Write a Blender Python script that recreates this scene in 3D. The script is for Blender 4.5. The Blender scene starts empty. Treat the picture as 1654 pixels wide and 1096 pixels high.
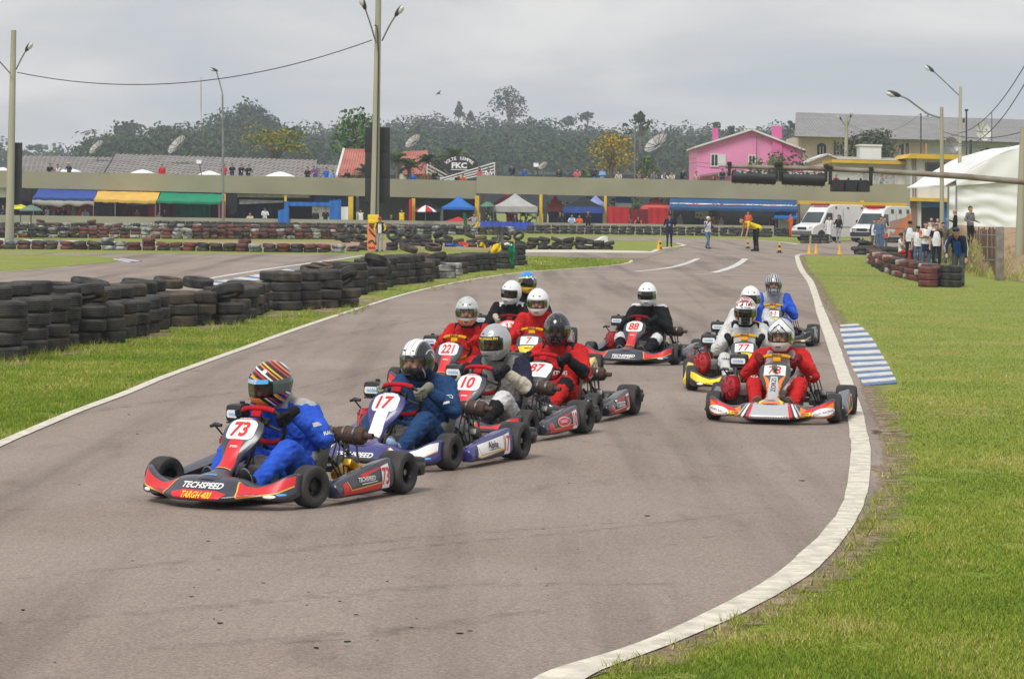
import bpy,bmesh,math,random
import numpy as np
from mathutils import Vector,Matrix,noise
from mathutils.bvhtree import BVHTree
R=math.radians
rnd=random.Random(11)
SC=bpy.context.scene
COL=SC.collection
F,CX,YH,H=4300.0,827.0,346.0,1.886
ROLL=R(0.7);CR,SR=math.cos(ROLL),math.sin(ROLL)
K,Y0=0.004,55.0
def ray(px,py):
 u,v=px-CX,YH-py
 return Vector(((u*CR-v*SR)/F,1.0,(u*SR+v*CR)/F))
def P(px,py,Y):
 d=ray(px,py)*Y
 return Vector((d.x,Y,H+d.z))
def gz(Y):return K*max(0.0,Y-Y0)
def G(px,py,lift=0.0):
 d=ray(px,py)
 dz=min(d.z,-0.0005)
 Y=H/-dz
 if Y>Y0:Y=(H+K*Y0)/(-dz+K)
 return Vector((d.x*Y,Y,gz(Y)+lift))
def S(Y):return F/Y
MATS={}
def nt_new(name):
 m=bpy.data.materials.new(name);m.use_nodes=True
 nt=m.node_tree
 return m,nt,nt.nodes['Principled BSDF']
def rgb(c):return(c[0],c[1],c[2],1.0)
def mat(name,c,rough=0.6,metal=0.0,c2=None,scale=8.0,bump=0.0,bscale=60.0,detail=4.0,coat=0.0,spec=0.5,stretch=None,trans=0.0):
 """plain or mottled surface: c and c2 mixed by object-space noise, optional noise bump"""
 if name in MATS:return MATS[name]
 m,nt,b=nt_new(name)
 b.inputs['Base Color'].default_value=rgb(c)
 b.inputs['Roughness'].default_value=rough
 b.inputs['Metallic'].default_value=metal
 b.inputs['Specular IOR Level'].default_value=spec
 if coat:b.inputs['Coat Weight'].default_value=coat;b.inputs['Coat Roughness'].default_value=0.08
 tc=None
 if c2 is not None or bump:
  tc=nt.nodes.new('ShaderNodeTexCoord')
  src=tc.outputs['Object']
  if stretch:
   mp=nt.nodes.new('ShaderNodeMapping');mp.inputs['Scale'].default_value=stretch
   nt.links.new(src,mp.inputs['Vector']);src=mp.outputs['Vector']
 if c2 is not None:
  n=nt.nodes.new('ShaderNodeTexNoise');n.inputs['Scale'].default_value=scale;n.inputs['Detail'].default_value=detail
  rp=nt.nodes.new('ShaderNodeValToRGB')
  rp.color_ramp.elements[0].position=0.36;rp.color_ramp.elements[1].position=0.64
  rp.color_ramp.elements[0].color=rgb(c);rp.color_ramp.elements[1].color=rgb(c2)
  nt.links.new(src,n.inputs['Vector']);nt.links.new(n.outputs['Fac'],rp.inputs['Fac'])
  nt.links.new(rp.outputs['Color'],b.inputs['Base Color'])
 if bump:
  n2=nt.nodes.new('ShaderNodeTexNoise');n2.inputs['Scale'].default_value=bscale;n2.inputs['Detail'].default_value=3
  bp=nt.nodes.new('ShaderNodeBump');bp.inputs['Strength'].default_value=bump;bp.inputs['Distance'].default_value=0.02
  nt.links.new(src,n2.inputs['Vector']);nt.links.new(n2.outputs['Fac'],bp.inputs['Height'])
  nt.links.new(bp.outputs['Normal'],b.inputs['Normal'])
 MATS[name]=m
 return m
def paint(name,c,rough=0.32,coat=0.4):
 return mat(name,c,rough,0,tuple(min(1,x*1.10+0.006)for x in c),9,0.02,14,coat=coat)
def cloth(name,c,rough=0.85,k=0.72):
 return mat(name,c,rough,0,tuple(x*k for x in c),9,0.75,11,spec=0.2)
def glass_tint(name,tint,gloss=0.10,rough=0.03):
 if name in MATS:return MATS[name]
 m,nt,b=nt_new(name)
 nt.nodes.remove(b)
 out=nt.nodes['Material Output']
 t=nt.nodes.new('ShaderNodeBsdfTransparent');t.inputs[0].default_value=rgb(tint)
 g=nt.nodes.new('ShaderNodeBsdfGlossy');g.inputs['Roughness'].default_value=rough;g.inputs['Color'].default_value=(1,1,1,1)
 fr=nt.nodes.new('ShaderNodeFresnel');fr.inputs['IOR'].default_value=1.5
 ad=nt.nodes.new('ShaderNodeMath');ad.operation='ADD';ad.inputs[1].default_value=gloss;ad.use_clamp=True
 mx=nt.nodes.new('ShaderNodeMixShader')
 ml=nt.nodes.new('ShaderNodeMath');ml.operation='MULTIPLY';ml.inputs[1].default_value=0.20;nt.links.new(fr.outputs[0],ml.inputs[0]);nt.links.new(ml.outputs[0],ad.inputs[0]);nt.links.new(ad.outputs[0],mx.inputs[0])
 nt.links.new(t.outputs[0],mx.inputs[1]);nt.links.new(g.outputs[0],mx.inputs[2]);nt.links.new(mx.outputs[0],out.inputs['Surface'])
 MATS[name]=m
 return m
def tag(o,label=None,cat=None,group=None,kind=None):
 if label:o['label']=label
 if cat:o['category']=cat
 if group:o['group']=group
 if kind:o['kind']=kind
 return o
def empty(name,loc=(0,0,0),rz=0.0,label=None,cat=None,group=None):
 o=bpy.data.objects.new(name,None);COL.objects.link(o)
 o.location=loc;o.rotation_euler=(0,0,rz);o.empty_display_size=0.1
 return tag(o,label,cat,group)
def copy_tree(o,parent=None):
 c=o.copy();COL.objects.link(c)
 if parent is not None:
  c.parent=parent
 for ch in list(o.children):copy_tree(ch,c)
 return c
class MB:
 """collects faces, then links them as ONE mesh object"""
 def __init__(s):s.v=[];s.f=[];s.m=[]
 def add(s,vs,fs,mi=0):
  b=len(s.v);s.v+=[Vector(v)for v in vs]
  s.f+=[tuple(i+b for i in f)for f in fs];s.m+=[mi]*len(fs)
  return s
 def box(s,c,size,rot=None,mi=0,bev=0.0):
  key=(tuple(round(x,4)for x in size),round(bev,4))
  if key not in MB.cache:
   bm=bmesh.new();bmesh.ops.create_cube(bm,size=1.0)
   for v in bm.verts:v.co=Vector((v.co.x*size[0],v.co.y*size[1],v.co.z*size[2]))
   if bev>0:
    bmesh.ops.bevel(bm,geom=bm.edges[:],offset=min(bev,0.45*min(size)),segments=2,affect='EDGES',profile=0.6)
   bm.verts.index_update()
   MB.cache[key]=([v.co.copy()for v in bm.verts],[tuple(v.index for v in f.verts)for f in bm.faces])
   bm.free()
  vs,fs=MB.cache[key]
  M=rot if rot is not None else Matrix.Identity(3)
  c=Vector(c)
  return s.add([M@v+c for v in vs],fs,mi)
 def bx(s,x0,x1,y0,y1,z0,z1,mi=0,bev=0.0):
  return s.box(((x0+x1)/2,(y0+y1)/2,(z0+z1)/2),(abs(x1-x0),abs(y1-y0),abs(z1-z0)),None,mi,bev)
 def rings(s,rs,closed=True,cap=True,mi=0):
  n=len(rs[0]);vs=[p for r in rs for p in r];fs=[]
  for i in range(len(rs)-1):
   for j in range(n if closed else n-1):
    k=(j+1)%n
    fs.append((i*n+j,i*n+k,(i+1)*n+k,(i+1)*n+j))
  if cap and closed:
   fs.append(tuple(range(n-1,-1,-1)));o=(len(rs)-1)*n;fs.append(tuple(range(o,o+n)))
  return s.add(vs,fs,mi)
 def tube(s,pts,rad,n=8,mi=0,cap=True):
  pts=[Vector(p)for p in pts]
  rads=rad if isinstance(rad,(list,tuple))else[rad]*len(pts)
  rs=[];up=None
  for i,p in enumerate(pts):
   t=(pts[min(i+1,len(pts)-1)]-pts[max(i-1,0)]).normalized()
   if up is None:
    up=Vector((0,0,1))if abs(t.z)<0.9 else Vector((1,0,0))
   a=t.cross(up)
   if a.length<1e-6:a=t.orthogonal()
   a.normalize();b=a.cross(t).normalized();up=b
   rs.append([p+(a*math.cos(2*math.pi*j/n)+b*math.sin(2*math.pi*j/n))*rads[i]for j in range(n)])
  return s.rings(rs,True,cap,mi)
 def lathe(s,prof,o=(0,0,0),axis='z',n=24,mi=0,closed=False):
  """prof: list of (radius, along)"""
  o=Vector(o);rs=[]
  for j in range(n):
   a=2*math.pi*j/n;c,d=math.cos(a),math.sin(a)
   ring=[]
   for r,h in prof:
    p={'z':(r*c,r*d,h),'x':(h,r*c,r*d),'y':(r*d,h,r*c)}[axis]
    ring.append(o+Vector(p))
   rs.append(ring)
  m=len(prof);vs=[p for r in rs for p in r];fs=[]
  for j in range(n):
   k=(j+1)%n
   for i in range(m if closed else m-1):
    i2=(i+1)%m
    fs.append((j*m+i,k*m+i,k*m+i2,j*m+i2))
  return s.add(vs,fs,mi)
 def ell(s,c,r,nu=14,nv=9,rot=None,mi=0):
  c=Vector(c);M=rot if rot is not None else Matrix.Identity(3);vs=[];fs=[]
  for i in range(nv+1):
   t=math.pi*i/nv
   for j in range(nu):
    a=2*math.pi*j/nu
    vs.append(c+M@Vector((r[0]*math.sin(t)*math.cos(a),r[1]*math.sin(t)*math.sin(a),r[2]*math.cos(t))))
  for i in range(nv):
   for j in range(nu):
    k=(j+1)%nu
    fs.append((i*nu+j,(i+1)*nu+j,(i+1)*nu+k,i*nu+k))
  return s.add(vs,fs,mi)
 def prism(s,outline,o,U,V,depth,mi=0):
  """outline (u,v) extruded by vector depth"""
  o,U,V,D=Vector(o),Vector(U),Vector(V),Vector(depth)
  a=[o+U*u+V*v for u,v in outline]
  return s.rings([a,[p+D for p in a]],True,True,mi)
 def quad(s,a,b,c,d,mi=0):return s.add([a,b,c,d],[(0,1,2,3)],mi)
 def build(s,name,mats,parent=None,smooth=True,ang=38,loc=None,rz=0.0):
  me=mesh_from(name,s.v,s.f,s.m,mats,smooth,ang)
  o=bpy.data.objects.new(name,me);COL.objects.link(o)
  if parent is not None:o.parent=parent
  if loc is not None:o.location=loc
  if rz:o.rotation_euler=(0,0,rz)
  return o
 def bvh(s):return BVHTree.FromPolygons(s.v,s.f)
MB.cache={}
def mesh_from(name,v,f,m,mats,smooth=True,ang=38,fix=True):
 me=bpy.data.meshes.new(name)
 me.from_pydata([tuple(p)for p in v],[],f)
 for x in(mats if isinstance(mats,(list,tuple))else[mats]):me.materials.append(x)
 if m and max(m)>0:me.polygons.foreach_set('material_index',m)
 if fix:
  bm=bmesh.new();bm.from_mesh(me);bmesh.ops.recalc_face_normals(bm,faces=bm.faces[:]);bm.to_mesh(me);bm.free()
 if smooth:
  me.polygons.foreach_set('use_smooth',[True]*len(me.polygons))
  try:me.set_sharp_from_angle(angle=R(ang))
  except Exception:pass
 me.update()
 return me
def cat_rom(pts,n):
 """Catmull-Rom through a list of tuples/Vectors, n steps per span"""
 pts=[Vector(p)for p in pts];out=[]
 for i in range(len(pts)-1):
  p0,p1,p2,p3=pts[max(i-1,0)],pts[i],pts[i+1],pts[min(i+2,len(pts)-1)]
  for k in range(n):
   t=k/n
   out.append(0.5*((2*p1)+(p2-p0)*t+(2*p0-5*p1+4*p2-p3)*t*t+(3*p1-p0-3*p2+p3)*t**3))
 out.append(pts[-1].copy())
 return out
def lerp(a,b,t):return a+(b-a)*t
def rrect(w,h,r,n=5,skew=0.0):
 pts=[]
 for cx,cy,a0 in((w/2-r,h/2-r,0),(-w/2+r,h/2-r,90),(-w/2+r,-h/2+r,180),(w/2-r,-h/2+r,270)):
  for i in range(n+1):
   a=R(a0+90*i/n);pts.append((cx+r*math.cos(a),cy+r*math.sin(a)))
 return[(x+skew*y,y)for x,y in pts]
def ellipse2(w,h,n=28):return[(w/2*math.cos(2*math.pi*i/n),h/2*math.sin(2*math.pi*i/n))for i in range(n)]
TXT={}
def text_tris(body,size=1.0,bold=0.0,shear=0.0,sx=1.0):
 key=(body,bold,shear,sx)
 if key not in TXT:
  cu=bpy.data.curves.new('lettering','FONT');cu.body=body;cu.size=1.0
  cu.align_x='CENTER';cu.align_y='CENTER';cu.offset=bold;cu.shear=shear;cu.resolution_u=3
  ob=bpy.data.objects.new('lettering',cu);COL.objects.link(ob)
  dg=bpy.context.evaluated_depsgraph_get()
  me=bpy.data.meshes.new_from_object(ob.evaluated_get(dg))
  me.calc_loop_triangles()
  vs=[(v.co.x*sx,v.co.y)for v in me.vertices]
  xs=[v[0]for v in vs]or[0];ys=[v[1]for v in vs]or[0]
  ox,oy=(min(xs)+max(xs))/2,(min(ys)+max(ys))/2;hh=(max(ys)-min(ys))or 1
  tr=[[((vs[i][0]-ox)/hh,(vs[i][1]-oy)/hh)for i in t.vertices]for t in me.loop_triangles]
  TXT[key]=tr
  bpy.data.objects.remove(ob);bpy.data.meshes.remove(me);bpy.data.curves.remove(cu)
 return[[(x*size,y*size)for x,y in t]for t in TXT[key]]
def poly_tris(outline):
 from mathutils.geometry import tessellate_polygon
 t=tessellate_polygon([[Vector((x,y,0))for x,y in outline]])
 return[[outline[i]for i in q]for q in t]
def split_tris(tris,L):
 out=[];st=list(tris)
 while st:
  t=st.pop()
  d=[math.dist(t[i],t[(i+1)%3])for i in range(3)]
  k=max(range(3),key=lambda i:d[i])
  if d[k]<=L:out.append(t);continue
  a,b,c=t[k],t[(k+1)%3],t[(k+2)%3]
  m=((a[0]+b[0])/2,(a[1]+b[1])/2)
  st+=[[a,m,c],[m,b,c]]
 return out
def decal(mb,tris,o,U,V,bvh=None,off=0.003,L=0.03,mi=0,reach=0.5):
 """lay flat triangles (u,v) from frame o,U,V onto a surface along -(UxV)"""
 o,U,V=Vector(o),Vector(U).normalized(),Vector(V).normalized()
 N=U.cross(V).normalized()
 idx={};vs=[];fs=[]
 def vert(p):
  q=(round(p[0],5),round(p[1],5))
  if q in idx:return idx[q]
  w=o+U*p[0]+V*p[1]
  if bvh is not None:
   h=bvh.ray_cast(w+N*reach*0.5,-N,reach)
   if h[0]is None:idx[q]=None;return None
   w=h[0]+N*off
  else:w=w+N*off
  vs.append(w);idx[q]=len(vs)-1
  return idx[q]
 for t in(split_tris(tris,L)if bvh is not None else tris):
  i=[vert(p)for p in t]
  if None in i:continue
  fs.append(tuple(i))
 mb.add(vs,fs,mi)
 return mb
def shift(tris,dx,dy,rot=0.0):
 c,s_=math.cos(rot),math.sin(rot)
 return[[(x*c-y*s_+dx,x*s_+y*c+dy)for x,y in t]for t in tris]
def thick_line(pts,w):
 """2-D polyline -> ribbon triangles"""
 out=[]
 for(a,b)in zip(pts[:-1],pts[1:]):
  dx,dy=b[0]-a[0],b[1]-a[1];l=math.hypot(dx,dy)or 1
  nx,ny=-dy/l*w/2,dx/l*w/2
  p=[(a[0]+nx,a[1]+ny),(a[0]-nx,a[1]-ny),(b[0]-nx,b[1]-ny),(b[0]+nx,b[1]+ny)]
  out+=[[p[0],p[1],p[2]],[p[0],p[2],p[3]]]
 return out
def capsule_mesh(vs,fs,a,b,ra,rb,n=10):
 a,b=Vector(a),Vector(b);t=b-a
 L=t.length
 t=t/L if L>1e-6 else Vector((0,0,1))
 u=t.orthogonal().normalized();w=t.cross(u)
 rings=[]
 for i in range(5):
  ang=math.pi/2*(i/4);rings.append((a-t*ra*math.cos(ang),ra*math.sin(ang)))
 for i in range(5):
  ang=math.pi/2*(1-i/4);rings.append((b+t*rb*math.cos(ang),rb*math.sin(ang)))
 base=len(vs)
 for c,r in rings:
  r=max(r,1e-4)
  for j in range(n):
   th=2*math.pi*j/n;vs.append(c+(u*math.cos(th)+w*math.sin(th))*r)
 m=len(rings)
 for i in range(m-1):
  for j in range(n):
   k=(j+1)%n
   fs.append((base+i*n+j,base+i*n+k,base+(i+1)*n+k,base+(i+1)*n+j))
 fs.append(tuple(base+j for j in range(n-1,-1,-1)));o=base+(m-1)*n;fs.append(tuple(o+j for j in range(n)))
def body_mesh(name,prims,mats,vox,wrinkle=0.0,smooth_it=3):
 vs,fs=[],[]
 for p in prims:capsule_mesh(vs,fs,*p[:4])
 me=bpy.data.meshes.new('tmp');me.from_pydata([tuple(v)for v in vs],[],fs)
 ob=bpy.data.objects.new('tmp',me);COL.objects.link(ob)
 md=ob.modifiers.new('r','REMESH');md.mode='VOXEL';md.voxel_size=vox
 md=ob.modifiers.new('s','SMOOTH');md.factor=0.5;md.iterations=smooth_it
 dg=bpy.context.evaluated_depsgraph_get()
 out=bpy.data.meshes.new_from_object(ob.evaluated_get(dg));out.name=name
 bpy.data.objects.remove(ob);bpy.data.meshes.remove(me)
 n=len(out.vertices);co=np.empty(n*3);out.vertices.foreach_get('co',co);co=co.reshape(-1,3)
 nf=len(out.polygons);ce=np.empty(nf*3);out.polygons.foreach_get('center',ce);ce=ce.reshape(-1,3)
 best=np.full(nf,1e9);slot=np.zeros(nf,dtype=np.int32)
 for p in prims:
  a,b=np.array(p[0],float),np.array(p[1],float);d=b-a;L=max(d@d,1e-9)
  t=np.clip(((ce-a)@d)/L,0,1)
  dist=np.linalg.norm(ce-(a+t[:,None]*d),axis=1)-(p[2]+(p[3]-p[2])*t)-(p[5]if len(p)>5 else 0.0)
  k=dist<best;best[k]=dist[k];slot[k]=p[4]
 if wrinkle:
  no=np.empty(n*3);out.vertices.foreach_get('normal',no);no=no.reshape(-1,3)
  for i in range(n):
   q=co[i]
   w=noise.noise(Vector((q[0]*11,q[1]*11,q[2]*19+q[0]*9)))+0.75*(1-2.2*abs(noise.noise(Vector((q[0]*19+5,q[1]*17,q[2]*30-q[0]*12)))))
   co[i]+=no[i]*wrinkle*w
  out.vertices.foreach_set('co',co.ravel())
 out.materials.clear()
 for m in mats:out.materials.append(m)
 out.polygons.foreach_set('material_index',slot)
 out.polygons.foreach_set('use_smooth',[True]*nf)
 out.update()
 return out
SC.render.engine='CYCLES'
try:
 SC.cycles.use_denoising=True;SC.cycles.denoiser='OPENIMAGEDENOISE'
 SC.cycles.max_bounces=6;SC.cycles.diffuse_bounces=3;SC.cycles.glossy_bounces=3;SC.cycles.transparent_max_bounces=12
 SC.cycles.volume_bounces=0;SC.cycles.use_fast_gi=False
except Exception:pass
SC.view_settings.view_transform='Standard';SC.view_settings.look='None'
SC.view_settings.exposure=0.40;SC.view_settings.gamma=1.0
cam_d=bpy.data.cameras.new('camera');cam=bpy.data.objects.new('camera',cam_d);COL.objects.link(cam)
cam_d.sensor_width=36.0;cam_d.sensor_fit='HORIZONTAL';cam_d.lens=F/1654*36
cam_d.shift_y=(YH-548.0)/1654.0
cam_d.clip_start=0.1;cam_d.clip_end=6000
cam.matrix_world=Matrix(((CR,-SR,0,0),(0,0,-1,0),(SR,CR,0,H),(0,0,0,1)))
SC.camera=cam
SUN_EL,SUN_AZ=R(52),R(200)
w=bpy.data.worlds.new('World');SC.world=w;w.use_nodes=True
nt=w.node_tree;nt.nodes.clear()
out=nt.nodes.new('ShaderNodeOutputWorld')
sky=nt.nodes.new('ShaderNodeTexSky');sky.sky_type='NISHITA';sky.sun_disc=False
sky.sun_elevation=SUN_EL;sky.sun_rotation=SUN_AZ;sky.air_density=1.6;sky.dust_density=3.0
b1=nt.nodes.new('ShaderNodeBackground');b1.inputs['Strength'].default_value=0.07
nt.links.new(sky.outputs[0],b1.inputs['Color'])
tc=nt.nodes.new('ShaderNodeTexCoord')
mp=nt.nodes.new('ShaderNodeMapping');mp.inputs['Scale'].default_value=(5.0,5.0,17.0);mp.inputs['Location'].default_value=(0.37,0.0,0.62)
n1=nt.nodes.new('ShaderNodeTexNoise');n1.inputs['Scale'].default_value=1.0;n1.inputs['Detail'].default_value=7;n1.inputs['Roughness'].default_value=0.52
n1.inputs['Distortion'].default_value=0.35
rp=nt.nodes.new('ShaderNodeValToRGB')
rp.color_ramp.elements[0].position=0.39;rp.color_ramp.elements[0].color=(0.49,0.54,0.585,1)
rp.color_ramp.elements[1].position=0.61;rp.color_ramp.elements[1].color=(0.78,0.765,0.75,1)
e=rp.color_ramp.elements.new(0.50);e.color=(0.615,0.620,0.635,1)
nt.links.new(tc.outputs['Generated'],mp.inputs['Vector']);nt.links.new(mp.outputs[0],n1.inputs['Vector']);nt.links.new(n1.outputs['Fac'],rp.inputs['Fac'])
b2=nt.nodes.new('ShaderNodeBackground');b2.inputs['Strength'].default_value=0.94
nt.links.new(rp.outputs['Color'],b2.inputs['Color'])
mx=nt.nodes.new('ShaderNodeMixShader');mx.inputs[0].default_value=0.90
nt.links.new(b1.outputs[0],mx.inputs[1]);nt.links.new(b2.outputs[0],mx.inputs[2]);nt.links.new(mx.outputs[0],out.inputs['Surface'])
sd=bpy.data.lights.new('sun','SUN');sd.energy=2.1;sd.angle=R(24);sd.color=(1.0,0.965,0.91)
sun=bpy.data.objects.new('sun',sd);COL.objects.link(sun)
dirv=Vector((-0.30,-0.62,math.tan(SUN_EL)*0.69))
sun.rotation_euler=dirv.to_track_quat('Z','Y').to_euler();sun.location=(0,0,80)
def ground_mat(name,kind):
 if name in MATS:return MATS[name]
 m,nt,b=nt_new(name);L=nt.links.new;N=nt.nodes.new
 tc=N('ShaderNodeTexCoord')
 def noi(scale,detail=4,vec=None,stretch=None,rough=0.55):
  v=tc.outputs['Object']
  if stretch:
   q=N('ShaderNodeMapping');q.inputs['Scale'].default_value=stretch[:3]
   if len(stretch)>3:q.inputs['Rotation'].default_value=(0,0,stretch[3])
   L(v,q.inputs['Vector']);v=q.outputs[0]
  n=N('ShaderNodeTexNoise');n.inputs['Scale'].default_value=scale;n.inputs['Detail'].default_value=detail;n.inputs['Roughness'].default_value=rough
  L(v,n.inputs['Vector']);return n.outputs['Fac']
 def ramp(f,stops):
  r=N('ShaderNodeValToRGB');els=r.color_ramp.elements
  els[0].position,els[0].color=stops[0][0],rgb(stops[0][1]);els[1].position,els[1].color=stops[-1][0],rgb(stops[-1][1])
  for p,c in stops[1:-1]:
   e=els.new(p);e.color=rgb(c)
  L(f,r.inputs['Fac']);return r.outputs['Color']
 def mixc(f,a,c2,mode='MIX'):
  x=N('ShaderNodeMix');x.data_type='RGBA';x.blend_type=mode
  if isinstance(f,float):x.inputs[0].default_value=f
  else:L(f,x.inputs[0])
  for s,val in((6,a),(7,c2)):
   if isinstance(val,tuple):x.inputs[s].default_value=rgb(val)
   else:L(val,x.inputs[s])
  return x.outputs[2]
 g1=(0.5,0.5,0.5);
 if kind=='grass':
  base=ramp(noi(0.55,6),[(0.32,(0.165,0.225,0.020)),(0.5,(0.215,0.250,0.030)),(0.68,(0.275,0.250,0.060))])
  fine=ramp(noi(26,5),[(0.28,(0.45,0.45,0.45)),(0.72,(1.5,1.5,1.4))])
  c=mixc(1.0,base,fine,'MULTIPLY')
  dirt=ramp(noi(0.9,7,rough=0.65),[(0.66,(0,0,0)),(0.74,(1,1,1))])
  c=mixc(dirt,c,(0.19,0.125,0.075))
  L(c,b.inputs['Base Color']);b.inputs['Roughness'].default_value=0.95;h=noi(40,4);st,di=0.6,0.03
 elif kind=='dirt':
  c=ramp(noi(1.6,7),[(0.30,(0.27,0.150,0.085)),(0.52,(0.36,0.24,0.15)),(0.70,(0.22,0.20,0.075))])
  L(c,b.inputs['Base Color']);b.inputs['Roughness'].default_value=0.95;h=noi(30,4);st,di=0.5,0.03
 elif kind=='asphalt':
  base=ramp(noi(0.28,6),[(0.30,(0.238,0.184,0.150)),(0.70,(0.300,0.244,0.208))])
  lanes=ramp(noi(1.0,5,stretch=(1.25,0.05,1,R(-14))),[(0.32,(0.58,0.57,0.57)),(0.50,(1.0,1.0,1.0)),(0.75,(1.10,1.09,1.08))])
  c=mixc(0.85,base,lanes,'MULTIPLY')
  speck=ramp(noi(70,4),[(0.25,(0.40,0.40,0.40)),(0.5,(1,1,1)),(0.75,(1.62,1.60,1.56))])
  c=mixc(0.75,c,speck,'MULTIPLY')
  blot=ramp(noi(2.1,5,stretch=(1,0.35,1,R(-10))),[(0.28,(0.72,0.70,0.70)),(0.42,(1,1,1))])
  c=mixc(0.75,c,blot,'MULTIPLY')
  v=N('ShaderNodeTexVoronoi');v.feature='DISTANCE_TO_EDGE';v.inputs['Scale'].default_value=0.16
  wv=N('ShaderNodeMapping');ns=N('ShaderNodeTexNoise');ns.inputs['Scale'].default_value=1.3;ns.inputs['Detail'].default_value=5
  L(tc.outputs['Object'],ns.inputs['Vector'])
  ad=N('ShaderNodeVectorMath');ad.operation='MULTIPLY_ADD';ad.inputs[1].default_value=(1.6,1.6,1.6)
  L(ns.outputs['Color'],ad.inputs[0]);L(tc.outputs['Object'],ad.inputs[2]);L(ad.outputs[0],v.inputs['Vector'])
  crack=ramp(v.outputs['Distance'],[(0.0,(0.74,0.73,0.73)),(0.006,(1,1,1))])
  c=mixc(0.55,c,crack,'MULTIPLY')
  L(c,b.inputs['Base Color']);b.inputs['Roughness'].default_value=0.80;b.inputs['Specular IOR Level'].default_value=0.35;h=noi(130,2);st,di=0.35,0.01
 elif kind in('white','cream','blue'):
  col={'white':(0.70,0.68,0.64),'cream':(0.72,0.66,0.54),'blue':(0.095,0.185,0.36)}[kind]
  c=ramp(noi(7,6),[(0.30,tuple(x*0.62 for x in col)),(0.62,col)])
  wear=ramp(noi(13,8,rough=0.78),[(0.52,(0,0,0)),(0.62,(.85,.85,.85))])
  c=mixc(wear,c,tuple(0.25+0.28*x for x in col)if kind!='blue' else(0.2,0.24,0.30))
  L(c,b.inputs['Base Color']);b.inputs['Roughness'].default_value=0.75;h=noi(60,3);st,di=0.4,0.01
 bp=N('ShaderNodeBump');bp.inputs['Strength'].default_value=st;bp.inputs['Distance'].default_value=di
 L(h,bp.inputs['Height']);L(bp.outputs[0],b.inputs['Normal'])
 MATS[name]=m;return m
GRASS=ground_mat('grass_ground','grass');DIRT=ground_mat('dirt_ground','dirt');ASPH=ground_mat('worn_asphalt','asphalt')
LINE=ground_mat('cream_line_paint','cream');WHITE=ground_mat('white_road_paint','white');BLUE=ground_mat('blue_kerb_paint','blue')
def ground_poly(name,pts_xy,lift,m,kind='structure',build=True):
 """flat outline (x,y) -> sheet lying on the ground, split where the slope starts"""
 bm=bmesh.new()
 tr=poly_tris([(p[0],p[1])for p in pts_xy])
 ids={}
 for t in tr:
  vs=[]
  for p in t:
   if p not in ids:ids[p]=bm.verts.new((p[0],p[1],0))
   vs.append(ids[p])
  try:bm.faces.new(vs)
  except ValueError:pass
 bmesh.ops.bisect_plane(bm,geom=bm.verts[:]+bm.edges[:]+bm.faces[:],plane_co=(0,Y0,0),plane_no=(0,1,0))
 for v in bm.verts:v.co.z=gz(v.co.y)+lift
 bmesh.ops.recalc_face_normals(bm,faces=bm.faces[:])
 for f in bm.faces:
  if f.normal.z<0:f.normal_flip()
 me=bpy.data.meshes.new(name);bm.to_mesh(me);bm.free();me.materials.append(m)
 o=bpy.data.objects.new(name,me);COL.objects.link(o);o['kind']=kind
 return o
def gpoly(name,px,lift,m):return ground_poly(name,[tuple(G(*p)[:2])for p in px],lift,m)
def ribbon(name,pairs,lift,m,n=5):
 """pairs: (ground a, ground b) along a painted line, slightly uneven edges"""
 A=cat_rom([p[0]for p in pairs],n);B=cat_rom([p[1]for p in pairs],n)
 vs=[];fs=[]
 for i,(a,b)in enumerate(zip(A,B)):
  d=(b-a)
  j1=noise.noise(Vector((a.x*3,a.y*3,0)))*0.07;j2=noise.noise(Vector((b.x*3,b.y*3,7)))*0.07
  for q in(a+d*j1,b+d*j2):vs.append(Vector((q.x,q.y,gz(q.y)+lift)))
 for i in range(len(A)-1):fs.append((2*i,2*i+1,2*i+3,2*i+2))
 me=mesh_from(name,vs,fs,None,m,False)
 bm=bmesh.new();bm.from_mesh(me)
 for f in bm.faces:
  if f.normal.z<0:f.normal_flip()
 bm.to_mesh(me);bm.free()
 o=bpy.data.objects.new(name,me);COL.objects.link(o);o['kind']='structure';return o
def stripe(name,px,wid,lift,m):
 """centre line in pixels -> constant real width"""
 g=[G(*p)for p in px];pr=[]
 for i,p in enumerate(g):
  t=(g[min(i+1,len(g)-1)]-g[max(i-1,0)]);t.z=0;t.normalize();n_=Vector((-t.y,t.x,0))*wid/2
  pr.append((p-n_,p+n_))
 return ribbon(name,pr,lift,m)
ground_poly('ground',[(-680,-50),(680,-50),(680,1230),(-680,1230)],0.0,GRASS)
Lc=[(-160,792),(-80,755),(0,718),(60,692),(130,663),(200,637),(262,611),(330,586),(400,561),(440,546),(520,518),(600,492),(660,474),(720,460),(780,449),(850,440),(930,434),(985,429.5),(1008,426.5),(1019,423),(1019,420.5),(1004,418.6),(971,417.6)]
SH=[(1291,413),(1300,436),(1316,455),(1330,482),(1348,510),(1364,537),(1378,565),(1390,600),(1402,640),(1424,690),(1436,736),(1428,780),(1412,820),(1392,850),(1350,905),(1288,950),(1200,997),(1090,1045),(975,1088),(830,1140)]
near=[(-6,4),(-40,4),(-40,14)]
road=[G(*p)[:2]for p in Lc[:19]]+[G(*p)[:2]for p in[(1030,421),(1108,399),(1104,385),(1170,386),(1250,390),(1290,394.5),(1296,389),(1490,390),(1490,402),(1420,411.5)]]+[G(*p)[:2]for p in SH]+[(-0.35,8.2),(-6,4),(-30,4),(-30,12)]
ground_poly('road',[tuple(p)for p in road],0.006,ASPH)
gpoly('road',[(-90,408),(300,409.6),(590,411),(587,413.5),(545,420),(500,428),(480,437),(440,450),(360,470),(200,492),(-90,530)],0.006,ASPH)
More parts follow.
